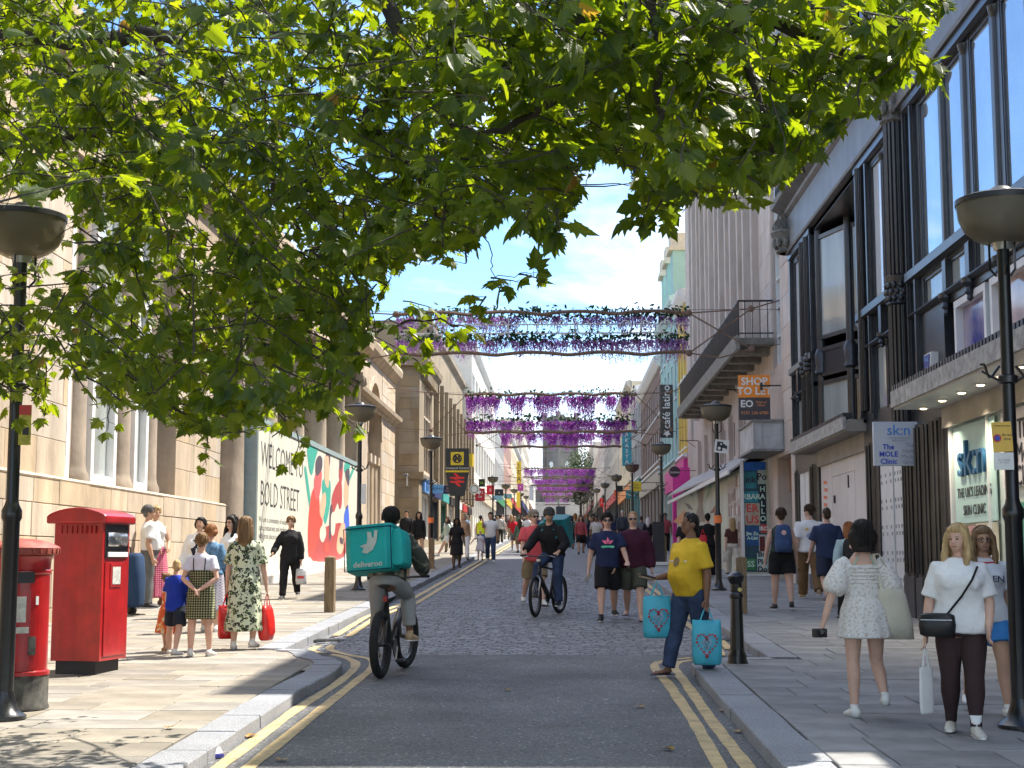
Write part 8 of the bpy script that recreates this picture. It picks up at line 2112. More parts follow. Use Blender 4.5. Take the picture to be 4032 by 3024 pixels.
def bicycle(label, rear, front, fm, steer=0.0, tyre_r=.036, Rw=.34):
 """rear and front: ground contact points; local +y runs forward"""
 d = Vector((front.x - rear.x, front.y - rear.y, 0)); L = 1.12; rz = math.atan2(d.y, d.x) - math.pi / 2
 z0 = zg((rear.y + front.y) / 2)
 r = empty('bicycle', ((rear.x + front.x) / 2, (rear.y + front.y) / 2, z0), rz, label=label, cat='bicycle')
 sl = zg(front.y) - zg(rear.y); r.rotation_euler = (math.atan2(sl, d.length), 0, rz)
 def wheel(y, st=0.0):
  Mx = Matrix.Translation((0, y, Rw)) @ Matrix.Rotation(st, 4, 'Z')
  w = empty('wheel', (0, y, Rw), st, parent=r); KIDS.setdefault(r.name, []).append(w)
  n = 40; q = MB()
  for i in range(n):
   pass
  rings = [[((tyre_r * math.sin(b_)), (Rw - tyre_r + tyre_r * math.cos(b_)) * math.cos(a_), (Rw - tyre_r + tyre_r * math.cos(b_)) * math.sin(a_)) for b_ in [2 * math.pi * k / 12 for k in range(12)]] for a_ in [2 * math.pi * i / n for i in range(n + 1)]]
  q.loft(rings, cap=False); q.build('tyre', M_tyre, w, smooth=True)
  q = MB(); ri = Rw - 2 * tyre_r + .005
  rings = [[(x_, (ri + y_) * math.cos(a_), (ri + y_) * math.sin(a_)) for x_, y_ in ((-.016, 0), (.016, 0), (.014, -.022), (-.014, -.022))] for a_ in [2 * math.pi * i / n for i in range(n + 1)]]
  q.loft(rings, cap=False); q.build('rim', M_fr, w)
  q = MB()
  for k in range(28):
   a_ = 2 * math.pi * k / 28; s = 1 if k % 2 else -1; b_ = a_ + .35 * (1 if (k // 2) % 2 else -1)
   q.tube([(s * .03, .03 * math.cos(b_), .03 * math.sin(b_)), (0, (ri - .02) * math.cos(a_), (ri - .02) * math.sin(a_))], .0016, 3, caps=False)
  tag(q.build('spokes', M_spoke, w), kind='stuff')
  q = MB(); q.tube([(-.055, 0, 0), (.055, 0, 0)], .024, 10); q.build('hub', M_fr, w, smooth=True)
 yr, yf = -L / 2, L / 2; wheel(yr); wheel(yf, steer)
 bb, seat, head, headb = (0, yr + .44, .30), (0, yr + .26, .78), (0, yf - .20, .86), (0, yf - .145, .70)
 def part(nm, segs, m_, rad):
  q = MB()
  for sg in segs: q.tube(sg, rad, 8)
  return q.build(nm, m_, r, smooth=True)
 part('frame', [[bb, seat], [seat, head], [bb, headb], [head, headb], [seat, (.05, yr, Rw)], [seat, (-.05, yr, Rw)], [bb, (.05, yr, Rw)], [bb, (-.05, yr, Rw)]], fm, .021)
 q = MB(); q.tube([(0, yr + .58, .38), (0, yf - .22, .66)], [.045, .045], 8); q.build('battery', M_fr, r, smooth=True)
 part('fork', [[headb, (.055, yf - .10, .62), (.055, yf, Rw)], [headb, (-.055, yf - .10, .62), (-.055, yf, Rw)]], M_alu, .016)
 part('seat_post', [[seat, (0, yr + .235, .93)]], M_fr, .015)
 q = MB(); q.loft([ring(0, yr + .235 + y_, .95, w_, .03, 10) for y_, w_ in ((0, .0),)]) if False else q.tube([(0, yr + .10, .955), (0, yr + .17, .965), (0, yr + .28, .955), (0, yr + .38, .945)], [(.05, .02), (.075, .028), (.045, .024), (.02, .016)], 12, up=(0, 0, 1)); q.build('saddle', M_shoek, r, smooth=True)
 part('stem', [[head, (0, yf - .24, .97), (0, yf - .19, 1.02)]], M_fr, .016)
 cs_, sn_ = math.cos(steer), math.sin(steer)
 hb = lambda x, y, z: (x * cs_ - y * sn_, yf - .19 + x * sn_ + y * cs_, z)
 part('handlebar', [[hb(-.33, -.06, 1.04), hb(-.15, 0, 1.03), hb(0, .01, 1.02), hb(.15, 0, 1.03), hb(.33, -.06, 1.04)]], M_fr, .013)
 for s in (-1, 1):
  q = MB(); q.tube([hb(s * .24, -.035, 1.04), hb(s * .35, -.07, 1.04)], .018, 8); q.build('grip', M_shoek, r, smooth=True)
  q = MB(); q.tube([hb(s * .2, .0, 1.03), hb(s * .3, .03, 1.01)], .006, 5); q.build('brake_lever', M_alu, r)
 q = MB(); q.tube([(.04, bb[1], bb[2]), (.05, bb[1], bb[2])], .09, 20); q.build('chainring', M_fr, r)
 for s, a_ in ((1, -2.1), (-1, 1.0)):
  e = (s * .075, bb[1] + .165 * math.cos(a_), bb[2] + .165 * math.sin(a_)); q = MB(); q.tube([(s * .07, bb[1], bb[2]), e], .011, 6); q.build('crank', M_alu, r)
  q = MB(); q.obox((s * .13, e[1], e[2]), .05, .045, .012); q.build('pedal', M_fr, r)
 q = MB(); q.obox((0, yf - .17, .96), .03, .02, .02); q.build('front_light', M_alu, r)
 q = MB(); q.obox((0, yr + .19, .82), .02, .015, .03); q.build('rear_light', mat('rear_red', (.3, .01, .01), .3), r)
 return r, W_of(r), dict(bb=bb, seat=(0, yr + .25, .955), hb=hb, L=yr)
def W_of(r): return wmat(r)
TEAL = mat('teal_fabric', (.0, .34, .33), .5, var=.1, scale=3, bump=.35, bscale=14, spec=.4); TEAL2 = mat('teal_dark_fabric', (.01, .18, .2), .55, var=.15, scale=3, bump=.3, bscale=14)
MINT2 = mat('reflective_print', (.42, .50, .46), .4)
LOGO = [(-.30, -.06), (-.02, .02), (.02, .22), (.0, .46), (.16, .44), (.19, .22), (.26, .24), (.28, .50), (.42, .48), (.36, .06), (.22, -.22), (-.02, -.36), (-.22, -.30), (-.14, -.14)]
def delivery_box(label, M_, w, h, d, m, rider_back_y, detailed=True, name='delivery_backpack'):
 """M_: world matrix of the box centre; local -y is the outer face towards the viewer"""
 r = empty(name, M_.to_translation(), 0, label=label, cat='backpack'); r.rotation_euler = M_.to_euler()
 q = MB(); q.loft([ring(0, 0, z_, w / 2 * k, d / 2 * k, 20, 9) for z_, k in ((-h / 2, .96), (-h / 2 + .02, 1), (0, 1.015), (h / 2 - .02, 1), (h / 2, .97))]); q.build('box', m, r, smooth=False, bevel=.01)
 q = MB(); q.loft([ring(0, 0, z_, w / 2 * 1.01, d / 2 * 1.01, 20, 9) for z_ in (h / 2 - .004, h / 2 + .035)]); q.build('lid', m, r, bevel=.012)
 q = MB(); q.loft([ring(w / 2 + .05, .0, z_, .075 * k, d * .42, 14, 5) for z_, k in ((-h * .42, .7), (-h * .36, 1), (h * .2, 1), (h * .42, .6))]); q.build('side_pouch', m, r, bevel=.01)
 for (x0, x1, z0, z1) in ((-w / 2, -w / 2 + .008, -h / 2, h / 2), (w / 2 - .008, w / 2, -h / 2, h / 2), (-w / 2, w / 2, h / 2 - .008, h / 2), (-w / 2, w / 2, -h / 2, -h / 2 + .008)):
  q = MB(); q.box(x0, x1, -d / 2 - .016, -d / 2 - .006, z0, z1); q.build('piping', cloth((.01, .03, .08), 'navy_piping'), r)
 if detailed:
  q = MB(); q.prism([(x * h * .62 + .0, y * h * .62 + .02) for x, y in LOGO], .003, frame_mat((0, -d / 2 - .013, .03), (1, 0, 0), (0, 0, 1))); q.build('logo_print', MINT2, r)
  lettering('deliveroo', .085, wmat(r) @ frame_mat((0, -d / 2 - .017, -h * .36), (1, 0, 0), (0, 0, 1)), MINT2, r, .001, bold=.002)
 return r
ra_, fa_ = G(1487, 2676), G(1606, 2626)
bk1, W1, K1 = bicycle('black fat-tyred bicycle ridden away from the camera', ra_, fa_, M_fr, -.12, .047, .355)
HC = at(1477, 1995, (ra_.y + 16.0) / 2 + .1).z
def rider(label, bike, K, W, rz_off, H, **kw):
 sp = W @ Vector(K['seat'])
 g = Vector((sp.x, sp.y, zg(sp.y)))
 return person(label, (0, 0), None, math.degrees(bike.rotation_euler.z) + 180, H=H, world=g, **kw)
sz1 = (W1 @ Vector(K1['seat'])).z - zg((W1 @ Vector(K1['seat'])).y)
CAMO = pattern_mat('dark_camo_cloth', 'noise', (.035, .04, .03), (.10, .10, .075), (.22, .20, .14), 14)
C1 = rider('delivery cyclist in grey joggers and dark hooded jacket riding away', bk1, K1, W1, 0, 1.74, sk=SK_D, hair=('short', H_BK), face=False, fat=1.02, top=('long', CAMO, dict(hem=.52, ease=.022, hood=True, name='jacket')), bot=('trousers', cloth((.30, .31, .31), 'grey_jersey', var=.08), .88),
           shoes=M_tan, pose=dict(pelvis=(0, 0, sz1 + .07), lean=24, lt=28, lk=22, rt=64, rk=66, lsp=7, rsp=7, ltarget=W1 @ Vector(K1['hb'](-.3, -.07, 1.07)), rtarget=W1 @ Vector(K1['hb'](.3, -.07, 1.07)), lf=-.2, rf=-.1, hp=-10), lod=0)
bc = at(1472, 2172, ra_.y + .28); bw = 218 / 5900 * (ra_.y + .2)
M_b1 = Matrix.Translation(bc) @ Matrix.Rotation(R(-11), 4, 'Z') @ Matrix.Rotation(R(-5), 4, 'Y') @ Matrix.Rotation(R(-8), 4, 'X')
delivery_box('large teal delivery box on the back of the near cyclist', M_b1, .53, .46, .40, TEAL, 0)
fb_, rb_ = G(2100, 2432), G(2211, 2414)
bk2, W2, K2 = bicycle('dark mountain bicycle with pale fork coming towards the camera', rb_, fb_, M_fr, .12, .03, .35)
sz2 = (W2 @ Vector(K2['seat'])).z - zg((W2 @ Vector(K2['seat'])).y)
C2 = rider('cyclist in grey beanie and black jacket riding towards the camera', bk2, K2, W2, 0, 1.80, sk=SK_T, hair=('short', H_BR), top=('long', CK, dict(hem=.50, ease=.018, hood=True, name='jacket')), bot=('trousers', JEAN), shoes=M_shoek,
           pose=dict(pelvis=(0, 0, sz2 + .08), lean=22, lt=30, lk=26, rt=62, rk=66, lsp=8, rsp=8, ltarget=W2 @ Vector(K2['hb'](-.3, -.07, 1.07)), rtarget=W2 @ Vector(K2['hb'](.3, -.07, 1.07)), hp=8, hy=8), extras=(('beanie', cloth((.07, .07, .065), 'grey_knit')),), lod=1)
sb = C2['tpt'](math.pi, .72, .02); M_b2 = C2['W'] @ Matrix.Translation(sb + Vector((0, .24, .02))) @ Matrix.Rotation(R(18), 4, 'X') @ Matrix.Rotation(math.pi, 4, 'Z')
delivery_box('teal delivery backpack worn by the cyclist in the beanie', M_b2, .44, .50, .34, TEAL2, 0, False)
for s in (-1, 1):
 q = MB(); q.tube([C2['tpt'](math.pi - s * .6, .80, .02), C2['tpt'](s * .6, .81, .025), C2['tpt'](s * .75, .73, .03), C2['tpt'](s * 1.4, .64, .03)], .022, 6, sq=.4); q.build('backpack_strap', TEAL2, C2['root'], smooth=True)
person('man in coral tee, khaki shorts and sunglasses behind the oncoming cyclist', (2104, 2384), 2000, 14, hair=('short', hairm((.28, .24, .18))), dz=0, top=('short', cloth((.62, .09, .10), 'coral_cotton'), dict(hem=.47, ease=.02)), bot=('shorts', KHAKI, .47), shoes=M_sole, pose=dict(WALK, hy=12), extras=('sunglasses', ('print', 'chest_print', M_offwhite, [[(-.02, .07), (.06, .08), (.06, .03), (.11, .03), (.11, -.04), (-.06, -.04), (-.06, .02), (-.02, .02)]], .05, .72, .008)))
def petals():
 out = []
 for a_ in (-1.0, 0, 1.0):
  out.append([(math.sin(a_) * .015, 0), (math.sin(a_ - .45) * .05, math.cos(a_ - .45) * .05 + .005), (math.sin(a_) * .095, math.cos(a_) * .095), (math.sin(a_ + .45) * .05, math.cos(a_ + .45) * .05 + .005)])
 return out
NV = person('smiling man in navy tee with a pink and green print and black shorts', (2394, 2444), 2013, 0, dz=0, hair=('quiff', H_BK), fat=1.04, top=('short', CN, dict(hem=.50, ease=.014)), bot=('shorts', CK, .46), shoes=M_shoek, pose=dict(WALK2, la=22, le=34, lab=16, ra=-6, rab=16, re=10),
       extras=('sunglasses', ('print', 'pink_print', mat('pink_tee_print', (.80, .16, .28), .7), [[(x_ * 1.15, z_ * 1.25) for x_, z_ in pl] for pl in petals()], 0, .715, .008), ('print', 'green_print', mat('green_tee_print', (.14, .60, .38), .7), [[(-.105, .012), (-.09, .03), (.09, .03), (.105, .012), (.09, -.008), (-.09, -.008)]], 0, .685, .008)))
for k_, pnt in (('lhand', NV['lhand']), ('rhand', NV['rhand'])):
 r = empty('phone' if k_ == 'rhand' else 'car_key', pnt + Vector((0, -.02, -.03)), 0, label='dark phone in the right hand of the man in navy' if k_ == 'rhand' else 'small black key held by the man in navy', cat='phone' if k_ == 'rhand' else 'key'); q = MB(); q.obox((0, 0, 0), .035 if k_ == 'rhand' else .015, .006, .07 if k_ == 'rhand' else .03, Matrix.Rotation(.5, 3, 'Y')); q.build('case', M_lens, r, bevel=.003)
person('man in maroon hoodie, olive shorts and sunglasses', (2496, 2442), 2004, -4, dz=0, hair=('buzz', hairm((.34, .20, .09))), fat=1.04, top=('long', cloth((.055, .012, .028), 'maroon_fleece'), dict(hem=.49, ease=.022, hood=True, name='hoodie')), bot=('shorts', cloth((.075, .08, .06), 'olive_cotton'), .47), shoes=M_flip, pose=dict(WALK, la=2, ra=10, lab=14, rab=14), extras=('sunglasses',))
yf_ = G(2640, 2660)
YM = person('man in yellow tee and jeans stepping off the kerb with two bags', (2722, 2658), 2015, -52, dz=0.03, sk=SK_D, hair=('buzz', H_BK), fat=1.12, belly=.06, top=('short', cloth((.66, .43, .03), 'yellow_cotton'), dict(hem=.485, ease=.010, flare=.002, sl=.8)), bot=('trousers', JEAN), shoes=M_flip,
       pose=dict(lt=-6, lk=8, rt=14, rk=1, lsp=3, rsp=5, la=-6, le=14, lab=10, ra=2, re=80, rab=8, rab2=4, hy=-24),
       extras=(('print', 'chest_disc', mat('bronze_print', (.22, .15, .06), .7), [[(.045 * math.cos(k * .5236), .05 * math.sin(k * .5236)) for k in range(12)]], 0.0, .70, .009), ('print', 'chest_bar', M_offwhite, [[(-.15, .004), (-.15, .024), (-.05, .024), (-.05, .004)], [(.05, .004), (.05, .024), (.13, .024), (.13, .004)]], 0.0, .695, .009)))
AQ = mat('aqua_bag', (.06, .42, .55), .45, var=.12, scale=6, bump=.35, bscale=14)
def heart(r, w, h, d, hz):
 rn = random.Random(5)
 for lst, nm, m_ in (([], 'red_motif', mat('heart_red', (.42, .03, .05), .6)), ([], 'pale_motif', mat('heart_grey', (.30, .42, .55), .6))):
  q = MB()
  for k in range(26):
   t = 2 * math.pi * k / 26; kx, kz = 16 * math.sin(t) ** 3 / 17, (13 * math.cos(t) - 5 * math.cos(2 * t) - 2 * math.cos(3 * t) - math.cos(4 * t)) / 17
   s_ = (1.0 if nm == 'red_motif' else rn.uniform(.15, .75)); x_, z_ = kx * w * .36 * s_, hz - h * .52 + kz * h * .30 * s_
   for sd in (-1, 1): q.lathe((x_, sd * (d * .5 + .004) - .002, z_), [(rn.uniform(.007, .014), 0), (.004, .003)], 5) if False else q.obox((x_, sd * (d * .52 + .004), z_), rn.uniform(.006, .013), .002, rn.uniform(.006, .013), Matrix.Rotation(rn.uniform(0, 1.5), 3, 'Y'))
  tag(q.build(nm, m_, r), kind='stuff')
carrier('aqua shopping bag with a heart motif hanging low in the left hand', YM['lhand'] + Vector((0, 0, .03)), .31, .46, .15, AQ, R(-6), 'shopping_bag', heart, seed=11)
carrier('aqua shopping bag hanging from the outstretched forearm of the man in yellow', YM['rhand'] + Vector((.08, .05, -.02)), .31, .44, .15, AQ, R(8), 'shopping_bag', heart, seed=12)
r = empty('wallet', YM['rhand'] + Vector((-.03, -.02, .03)), R(20), label='dark wallet held out by the man in yellow', cat='wallet'); q = MB(); q.obox((0, 0, 0), .09, .05, .012, Matrix.Rotation(.25, 3, 'Y')); q.build('leather', mat('wallet_leather', (.03, .025, .02), .5), r, bevel=.004); q = MB(); q.obox((0.005, 0, -.02), .08, .045, .006, Matrix.Rotation(.25, 3, 'Y')); q.build('lining', mat('wallet_lining', (.45, .33, .22), .7), r)
person('dark-haired man in black tee walking away beside the man in yellow', (2712, 2305), 2013, 182, hair=('short', H_BK), face=False, top=('short', CK, dict(hem=.5, ease=.018)), bot=('trousers', CK), shoes=M_shoek, pose=WALK, extras=(('print', 'back_print', M_redp, [[(-.03, .02), (.03, .02), (.03, -.02), (-.03, -.02)]], math.pi - .4, .74, .01),))
RBW = person('person all in black carrying a red shoulder bag, walking away', (2789, 2273), 2018, 180, fem=True, hair=('bun', H_BK), face=False, top=('short', CK, dict(hem=.5, ease=.016)), bot=('wide', CK), shoes=M_sole, pose=WALK2)
r = carrier('red shoulder bag on the back of the person in black', RBW['W'] @ (RBW['tpt'](math.pi - .7, .76, .06)), .22, .36, .12, mat('red_nylon', (.62, .02, .03), .5), 0, 'shoulder_bag', seed=9)
CPW = person('woman with long fair hair, green cap, brown top and white trousers', (2887, 2262), 2036, 180, fem=True, hair=('long', H_BL, .16), face=False, top=('short', cloth((.085, .035, .03), 'brown_cotton'), dict(hem=.56)), bot=('wide', cloth((.58, .54, .48), 'cream_linen')), shoes=M_shoek, pose=dict(WALK, re=50, ra=6), extras=(('cap', cloth((.06, .075, .055), 'dark_green_cotton')),), lod=1)
carrier('cream cloth bag hanging by the woman in white trousers', CPW['lhand'] + Vector((0, 0, .05)), .2, .26, .08, cloth((.6, .57, .5), 'cream_canvas'), .2, 'cloth_bag', seed=3)
BPW = person('woman in dark vest and black shorts with a blue backpack', (3082, 2400), 2000, 180, fem=True, fat=1.12, hair=('short', H_BR), face=False, sk=SK_P, top=('none', cloth((.035, .05, .045), 'bottle_green_vest'), dict(hem=.56)), bot=('shorts', CK, .36), shoes=M_shoek, pose=dict(lt=8, lk=3, rt=-9, rk=12, la=6, ra=6, lab=14, rab=14))
PINKB = mat('pink_badge', (.7, .45, .42), .6)
backpack(BPW, 'blue backpack with a round badge on the woman in black shorts', cloth((.05, .085, .19), 'blue_canvas'), 1.0, PINKB)
person('young man in white tee and brown cargo trousers looking left', (3192, 2355), 1979, 176, hair=('short', H_BR), top=('short', CW, dict(hem=.5, ease=.022, sl=.9)), bot=('cargo', cloth((.17, .10, .045), 'brown_canvas')), shoes=M_tan, pose=dict(WALK, hy=52), face=True,
       extras=(('print', 'back_print', mat('pale_blue_tee', (.30, .38, .55), .8), [[(-.02, -.02), (.06, .03), (.08, -.06), (.0, -.10), (-.05, -.06)]], math.pi - .12, .70, .01), ('print', 'sun_print', mat('gold_tee', (.65, .45, .15), .8), [[(-.06, .06), (-.01, .08), (0, .03), (-.05, .02)]], math.pi - .1, .715, .011)), lod=1)
person('man in plain navy tee and dark shorts walking away on the right', (3262, 2384), 1992, 186, hair=('buzz', H_BR), face=False, fat=1.05, top=('short', cloth((.03, .045, .10), 'slate_navy_cotton'), dict(hem=.49, ease=.018)), bot=('shorts', cloth((.03, .035, .06), 'navy_shorts'), .46), shoes=mat('shoe_grey', (.12, .11, .1), .7), pose=WALK2, lod=1)
RCP = person('person in red cap and pale blue jacket behind the white dress', (3350, 2440), 2048, 178, fem=True, hair=('long', H_RD, .1), face=False, top=('long', cloth((.33, .45, .48), 'pale_blue_nylon'), dict(hem=.5, ease=.022)), bot=('trousers', CK), shoes=M_shoek, pose=WALK, extras=(('cap', cloth((.16, .02, .025), 'maroon_cap')),), lod=1)
backpack(RCP, 'black backpack with a round badge beside the white dress', cloth((.02, .022, .024), 'black_canvas'), 1.0, PINKB)
LACE = pattern_mat('white_lace_cloth', 'noise', (.68, .66, .63), (.60, .56, .52), (.50, .45, .40), 55)
WD = person('woman in short white puff-sleeved dress walking away on the right', (3412, 2820), 2049, 180, fem=True, fat=1.0, hair=('bob', H_BK, .085), face=False, sk=SK_P, top=('puff', LACE, dict(hem=.62, neck=.775, ease=.010, flat=True, dress=(.40, .035), disp=.012, name='dress')), shoes=M_sole,
       pose=dict(lt=-4, lk=4, rt=8, rk=52, rf=-1.1, la=-14, lab=24, le=12, lab2=18, ra=-4, rab=20, re=14))
q = MB()
for k in range(7):
 f = .645 + k * .019; pts = [WD['tpt'](math.pi + a_, f, .016) for a_ in [(-1.3 + 2.6 * j / 12) for j in range(13)]]; q.tube(pts, .008, 5)
q.build('shirred_back', LACE, WD['root'], smooth=True)
for s in (-1, 1):
 q = MB(); q.tube([WD['tpt'](math.pi + s * .62, .77, .008), WD['tpt'](math.pi + s * .52, .80, .006), WD['tpt'](math.pi + s * .6, .825, .004)], .006, 5); q.build('strap', cloth((.35, .55, .48), 'mint_strap'), WD['root'])
TB = WD['W'] @ WD['tpt'](math.pi + 1.2, .55, .07)
r = empty('tote_bag', TB, R(-8), label='cream tote bag hanging from the shoulder of the woman in white', cat='bag')
inv_ = wmat(r).inverted(); shp = WD['W'] @ WD['tpt'](math.pi + .95, .82, .03)
q = MB(); q.loft([[(x_ * w_ + sh_, y_ * .05, z_) for x_, y_ in [(math.cos(2 * math.pi * k / 14), math.sin(2 * math.pi * k / 14)) for k in range(14)]] for z_, w_, sh_ in ((.16, .10, -.02), (.1, .12, -.01), (-.12, .135, .02), (-.24, .12, .04))]); q.build('bag_body', cloth((.58, .54, .44), 'tote_canvas'), r, smooth=True)
q = MB(); q.tube([(-.08, -.02, .15), inv_ @ shp + Vector((-.02, .02, .01)), inv_ @ shp + Vector((.02, .0, .015)), (.06, .03, .15)], .014, 6, sq=.5); q.build('strap', MATS['tote_canvas'], r)
r = empty('compact_camera', WD['lhand'] + Vector((-.02, -.02, -.03)), .3, label='small black camera in the hand of the woman in white dress', cat='camera'); q = MB(); q.obox((0, 0, 0), .055, .03, .035); q.build('camera_body', M_shoek, r, bevel=.008); q = MB(); q.tube([(0, -.02, 0), (0, -.07, 0)], .026, 12); q.build('lens', M_lens, r, smooth=True)
BLW = person('blonde woman in white tee and brown leggings looking left', (3797, 2893), 2061, -10, fem=True, fat=1.26, hair=('wavy', H_BL, .17), sk=SK_P, top=('short', CW, dict(hem=.485, ease=.014, flare=.008, sl=.85)), bot=('leggings', cloth((.045, .026, .026), 'brown_jersey')), shoes=mat('shoe_cream', (.56, .53, .46), .7),
       pose=dict(lt=11, lk=4, rt=-8, rk=12, lsp=-1, rsp=-1, la=6, le=30, lab=14, lab2=-6, ra=-2, re=12, rab=16, hy=-26), extras=(('strap', CK, [(.75, .80), (.35, .74), (0.0, .66), (-.45, .58), (-.8, .535)], .009),))
for k, (hip, knee, ank, sa, s, fp) in BLW['legs'].items():
 an = BLW['T'] @ ank; q = MB(); q.tube([an, an + Vector((0, 0, .10))], [.036, .044], 12); q.build('sock', CW, BLW['root'], smooth=True)
cb = BLW['W'] @ BLW['tpt'](-.75, .525, .05); r = empty('crossbody_bag', cb, R(-20), label='small black crossbody bag of the blonde woman', cat='bag'); q = MB(); q.loft([ring(0, 0, z_, .13 * k, .055 * k, 18, 3) for z_, k in ((-.085, .7), (-.07, .95), (0, 1.02), (.07, .95), (.085, .7))]); q.build('pouch', mat('black_leather', (.012, .012, .012), .4), r, smooth=True); q = MB(); q.box(-.11, .11, -.062, -.056, .035, .04); q.build('zip', M_alu, r)
carrier('flat white paper bag held by the blonde woman', BLW['rhand'], .13, .34, .03, mat('white_paper_bag', (.64, .64, .63), .5, var=.06), R(30), 'paper_bag', seed=8)
GLW = person('woman with glasses, ringer tee and blue shorts at the right edge', (3895, 2812), 2058, -4, fem=True, fat=1.08, hair=('long', H_LB, .10), sk=SK_T, top=('short', cloth((.62, .64, .68), 'pale_grey_tee'), dict(hem=.50, ease=.014)), bot=('shorts', cloth((.05, .22, .55), 'blue_shorts'), .30), shoes=M_sole, pose=dict(WALK, la=0, ra=4), extras=('glasses',))
q = MB(); q.tube([GLW['tpt'](a_, .822 - .012 * math.cos(a_), .014) for a_ in [-1.6 + 3.2 * k / 12 for k in range(13)]], .009, 6); q.build('red_neckband', cloth((.5, .05, .06), 'red_rib'), GLW['root'], smooth=True)
lettering('ARDEN', .075, GLW['W'] @ frame_mat(GLW['tpt'](0, .725, .045), (1, 0, 0), (0, 0, 1)), CN, GLW['root'], .002, name='chest_lettering')
mid = [
 ('man in black jacket standing at the brown stone corner', (1600, 2186), 2010, 0, False, CK, 'long', ('trousers', KHAKI), H_BK, SK_T, STAND),
 ('woman in black lace top with bare legs near the left shopfront', (1648, 2202), 2010, 10, True, CK, 'long', ('shorts', CK, .2), H_BK, SK_T, WALK),
 ('woman in pale green jacket striding left with bare legs', (1762, 2190), 2022, -70, True, cloth((.42, .52, .46), 'pale_green_cloth'), 'long', ('shorts', CW, .3), H_BR, SK_P, dict(WALK, lt=34, rt=-34)),
 ('woman in a black dress walking on the left kerb', (1798, 2245), 2034, 10, True, CK, 'short', ('skirt', CK, .30, .01), H_BK, SK_B, WALK2),
 ('blonde woman in tan top and cream trousers behind the black dress', (1826, 2204), 2015, 5, True, cloth((.42, .26, .16), 'tan_cloth'), 'none', ('trousers', CW), H_BL, SK_T, WALK),
 ('person in yellow high-visibility vest and blue trousers', (1893, 2178), 2029, 170, False, cloth((.62, .72, .04), 'hi_vis_yellow'), 'none', ('trousers', cloth((.05, .12, .32), 'work_blue')), H_BK, SK_T, STAND),
 ('man in white tee and jeans walking with a small girl', (1931, 2213), 2012, 0, False, CW, 'short', ('trousers', JEAN), H_BK, SK_T, dict(WALK, ra=60, re=90)),
 ('small girl in pale dress beside the man in white tee', (1891, 2205), 2091, 5, True, cloth((.52, .48, .52), 'pale_lilac'), 'short', ('skirt', cloth((.52, .48, .52), 'pale_lilac'), .30, .06), H_BL, SK_P, dict(STAND, rab=60)),
 ('man in red shirt and grey shorts in the sunlit road', (2026, 2167), 2031, 0, False, cloth((.55, .015, .03), 'bright_red'), 'short', ('shorts', GREYT, .45), hairm((.35, .22, .15)), SK_T, WALK2),
 ('man in white shirt and mustard cap behind the coral tee', (2078, 2172), 2020, 5, False, CW, 'short', ('trousers', CK), H_BR, SK_T, WALK),
 ('woman in pale pink jacket walking away on the left', (1982, 2128), 2040, 180, True, cloth((.55, .38, .36), 'pale_pink_cloth'), 'long', ('trousers', GREYT), H_BL, SK_P, WALK),
 ('woman in dark floral dress walking away in the road', (2310, 2154), 2022, 180, True, pattern_mat('dark_floral', 'noise', (.02, .015, .02), (.10, .04, .05), (.4, .25, .2), 14), 'short', ('skirt', MATS['black_cotton'], .12, .02), H_RD, SK_P, WALK2),
 ('person in tan jacket walking away near the cyclist', (2266, 2128), 2018, 180, True, cloth((.46, .36, .26), 'tan_jacket'), 'long', ('trousers', CW), H_RD, SK_P, WALK),
 ('man in dark navy shirt walking away beyond the floral dress', (2336, 2128), 2020, 180, False, CN, 'short', ('shorts', CK, .45), H_BR, SK_P, WALK2),
 ('person in grey-blue tee walking away in mid road', (2372, 2126), 2030, 180, False, cloth((.22, .28, .30), 'grey_blue_tee'), 'short', ('shorts', GREYT, .45), H_BR, SK_P, WALK),
 ('white-haired man in dark jacket behind the maroon hoodie', (2452, 2160), 2010, 4, False, cloth((.05, .055, .07), 'charcoal_jacket'), 'long', ('trousers', CK), hairm((.55, .53, .5)), SK_P, STAND),
 ('person with grey rucksack walking away on the right', (2526, 2168), 2030, 182, False, cloth((.15, .16, .17), 'grey_rucksack_top'), 'long', ('trousers', CK), H_BR, SK_P, WALK),
 ('white-haired person in black walking away on the right pavement', (2552, 2172), 2036, 180, True, CK, 'long', ('trousers', CK), hairm((.6, .58, .55)), SK_P, WALK2),
 ('child in navy top by the hall corner on the left', (1524, 2180), 2028, -60, False, CN, 'short', ('trousers', JEAN), H_BR, SK_T, STAND),
 ('person in white with dark hair beyond the delivery rider', (1556, 2168), 2038, 0, True, CW, 'short', ('trousers', JEAN), H_BK, SK_T, STAND),
 ('tall dark-haired man just behind the coral tee', (2156, 2170), 2001, 0, False, GREYT, 'short', ('trousers', JEAN), H_BR, SK_T, STAND)]
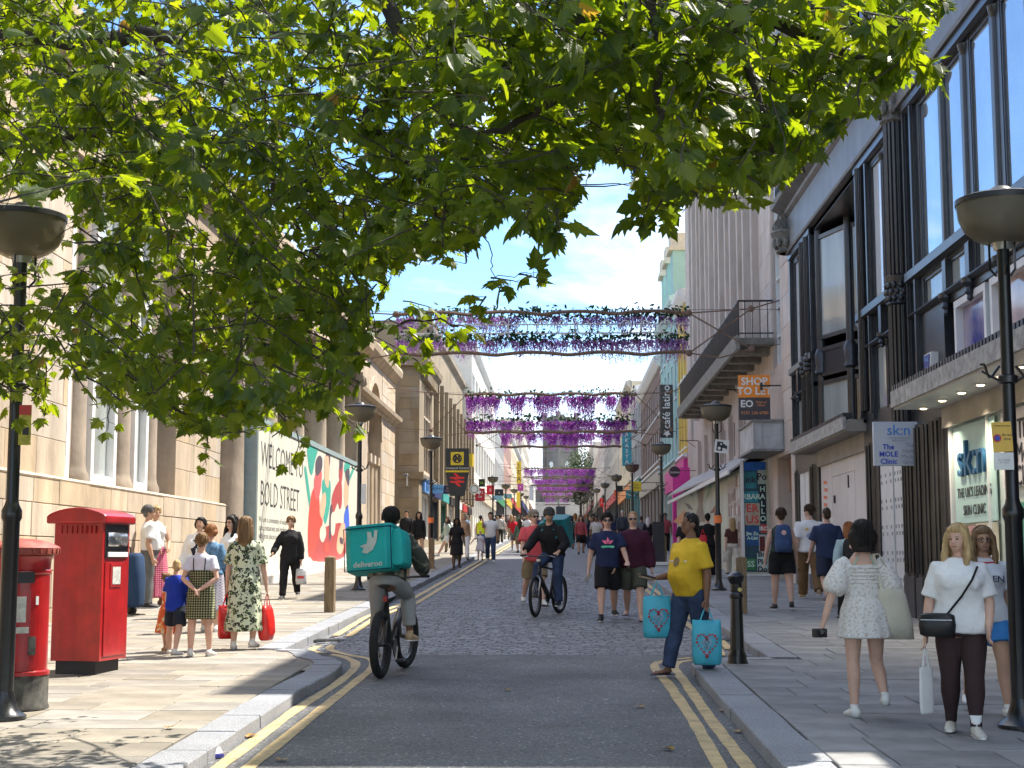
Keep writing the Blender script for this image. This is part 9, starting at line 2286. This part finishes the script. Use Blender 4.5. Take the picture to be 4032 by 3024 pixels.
for (lab, ft_, hp_, rz_, fm_, tm_, tk_, bt_, hm_, sk_, ps_) in mid:
 person(lab, ft_, hp_, rz_, fem=fm_, sk=sk_, hair=('long' if fm_ and hm_ is not H_BL else ('bun' if fm_ else 'short'), hm_), top=(tk_, tm_, dict(hem=.5, flat=True)), bot=bt_, shoes=M_shoek if random.random() < .5 else M_sole, pose=ps_, dz=KH if ft_[0] < 1900 or ft_[0] > 2480 else 0.0, lod=2)
rn = random.Random(41)
TOPS = [CW, CK, CN, cloth((.5, .48, .45), 'crowd_cream'), cloth((.3, .06, .07), 'crowd_red'), cloth((.2, .3, .42), 'crowd_blue'), cloth((.45, .33, .30), 'crowd_rose'), GREYT, cloth((.1, .16, .12), 'crowd_green')]
TN = ['white', 'black', 'navy', 'cream', 'red', 'blue', 'rose', 'grey', 'green']
cnt = {}
k = 0
while k < 62:
 Y = rn.choice([rn.uniform(62, 95), rn.uniform(80, 150), rn.uniform(120, 230)]); X = rn.uniform(-5.6, 4.6)
 pr = proj((X, Y, zg(Y) + 1))
 if 2090 < pr[0] < 2170 and Y < 70: continue
 ti = rn.randrange(len(TOPS)); away = rn.random() < .5; fm_ = rn.random() < .5
 hi = rn.randrange(5); bi = rn.randrange(5); bl = [('trousers', JEAN), ('trousers', CK), ('trousers', KHAKI), ('shorts', CK, .45), ('shorts', KHAKI, .45)][bi]
 lab = 'distant %s-haired pedestrian in %s top and %s, walking %s %s' % (['black', 'brown', 'light-brown', 'blond', 'grey'][hi], TN[ti], ['jeans', 'black trousers', 'khaki trousers', 'black shorts', 'khaki shorts'][bi], 'away' if away else 'nearer', 'on the left' if X < -3.4 else ('on the right' if X > 2.4 else 'in mid road'))
 person(lab, None, None, (180 if away else 0) + rn.uniform(-15, 15), H=rn.uniform(1.58, 1.84), world=(X, Y, zg(Y) + (KH if X < KLM or X > KRM else 0)), fem=fm_, sk=rn.choice([SK_P, SK_P, SK_T, SK_D]), hair=('short' if not fm_ else 'long', [H_BK, H_BR, H_LB, H_BL, H_GR][hi]), top=(rn.choice(['short', 'long']), TOPS[ti], dict(hem=.5, flat=True)),
           bot=bl, shoes=M_shoek, pose=rn.choice([WALK, WALK2]), face=False, lod=2, group='distant crowd up the street')
 k += 1
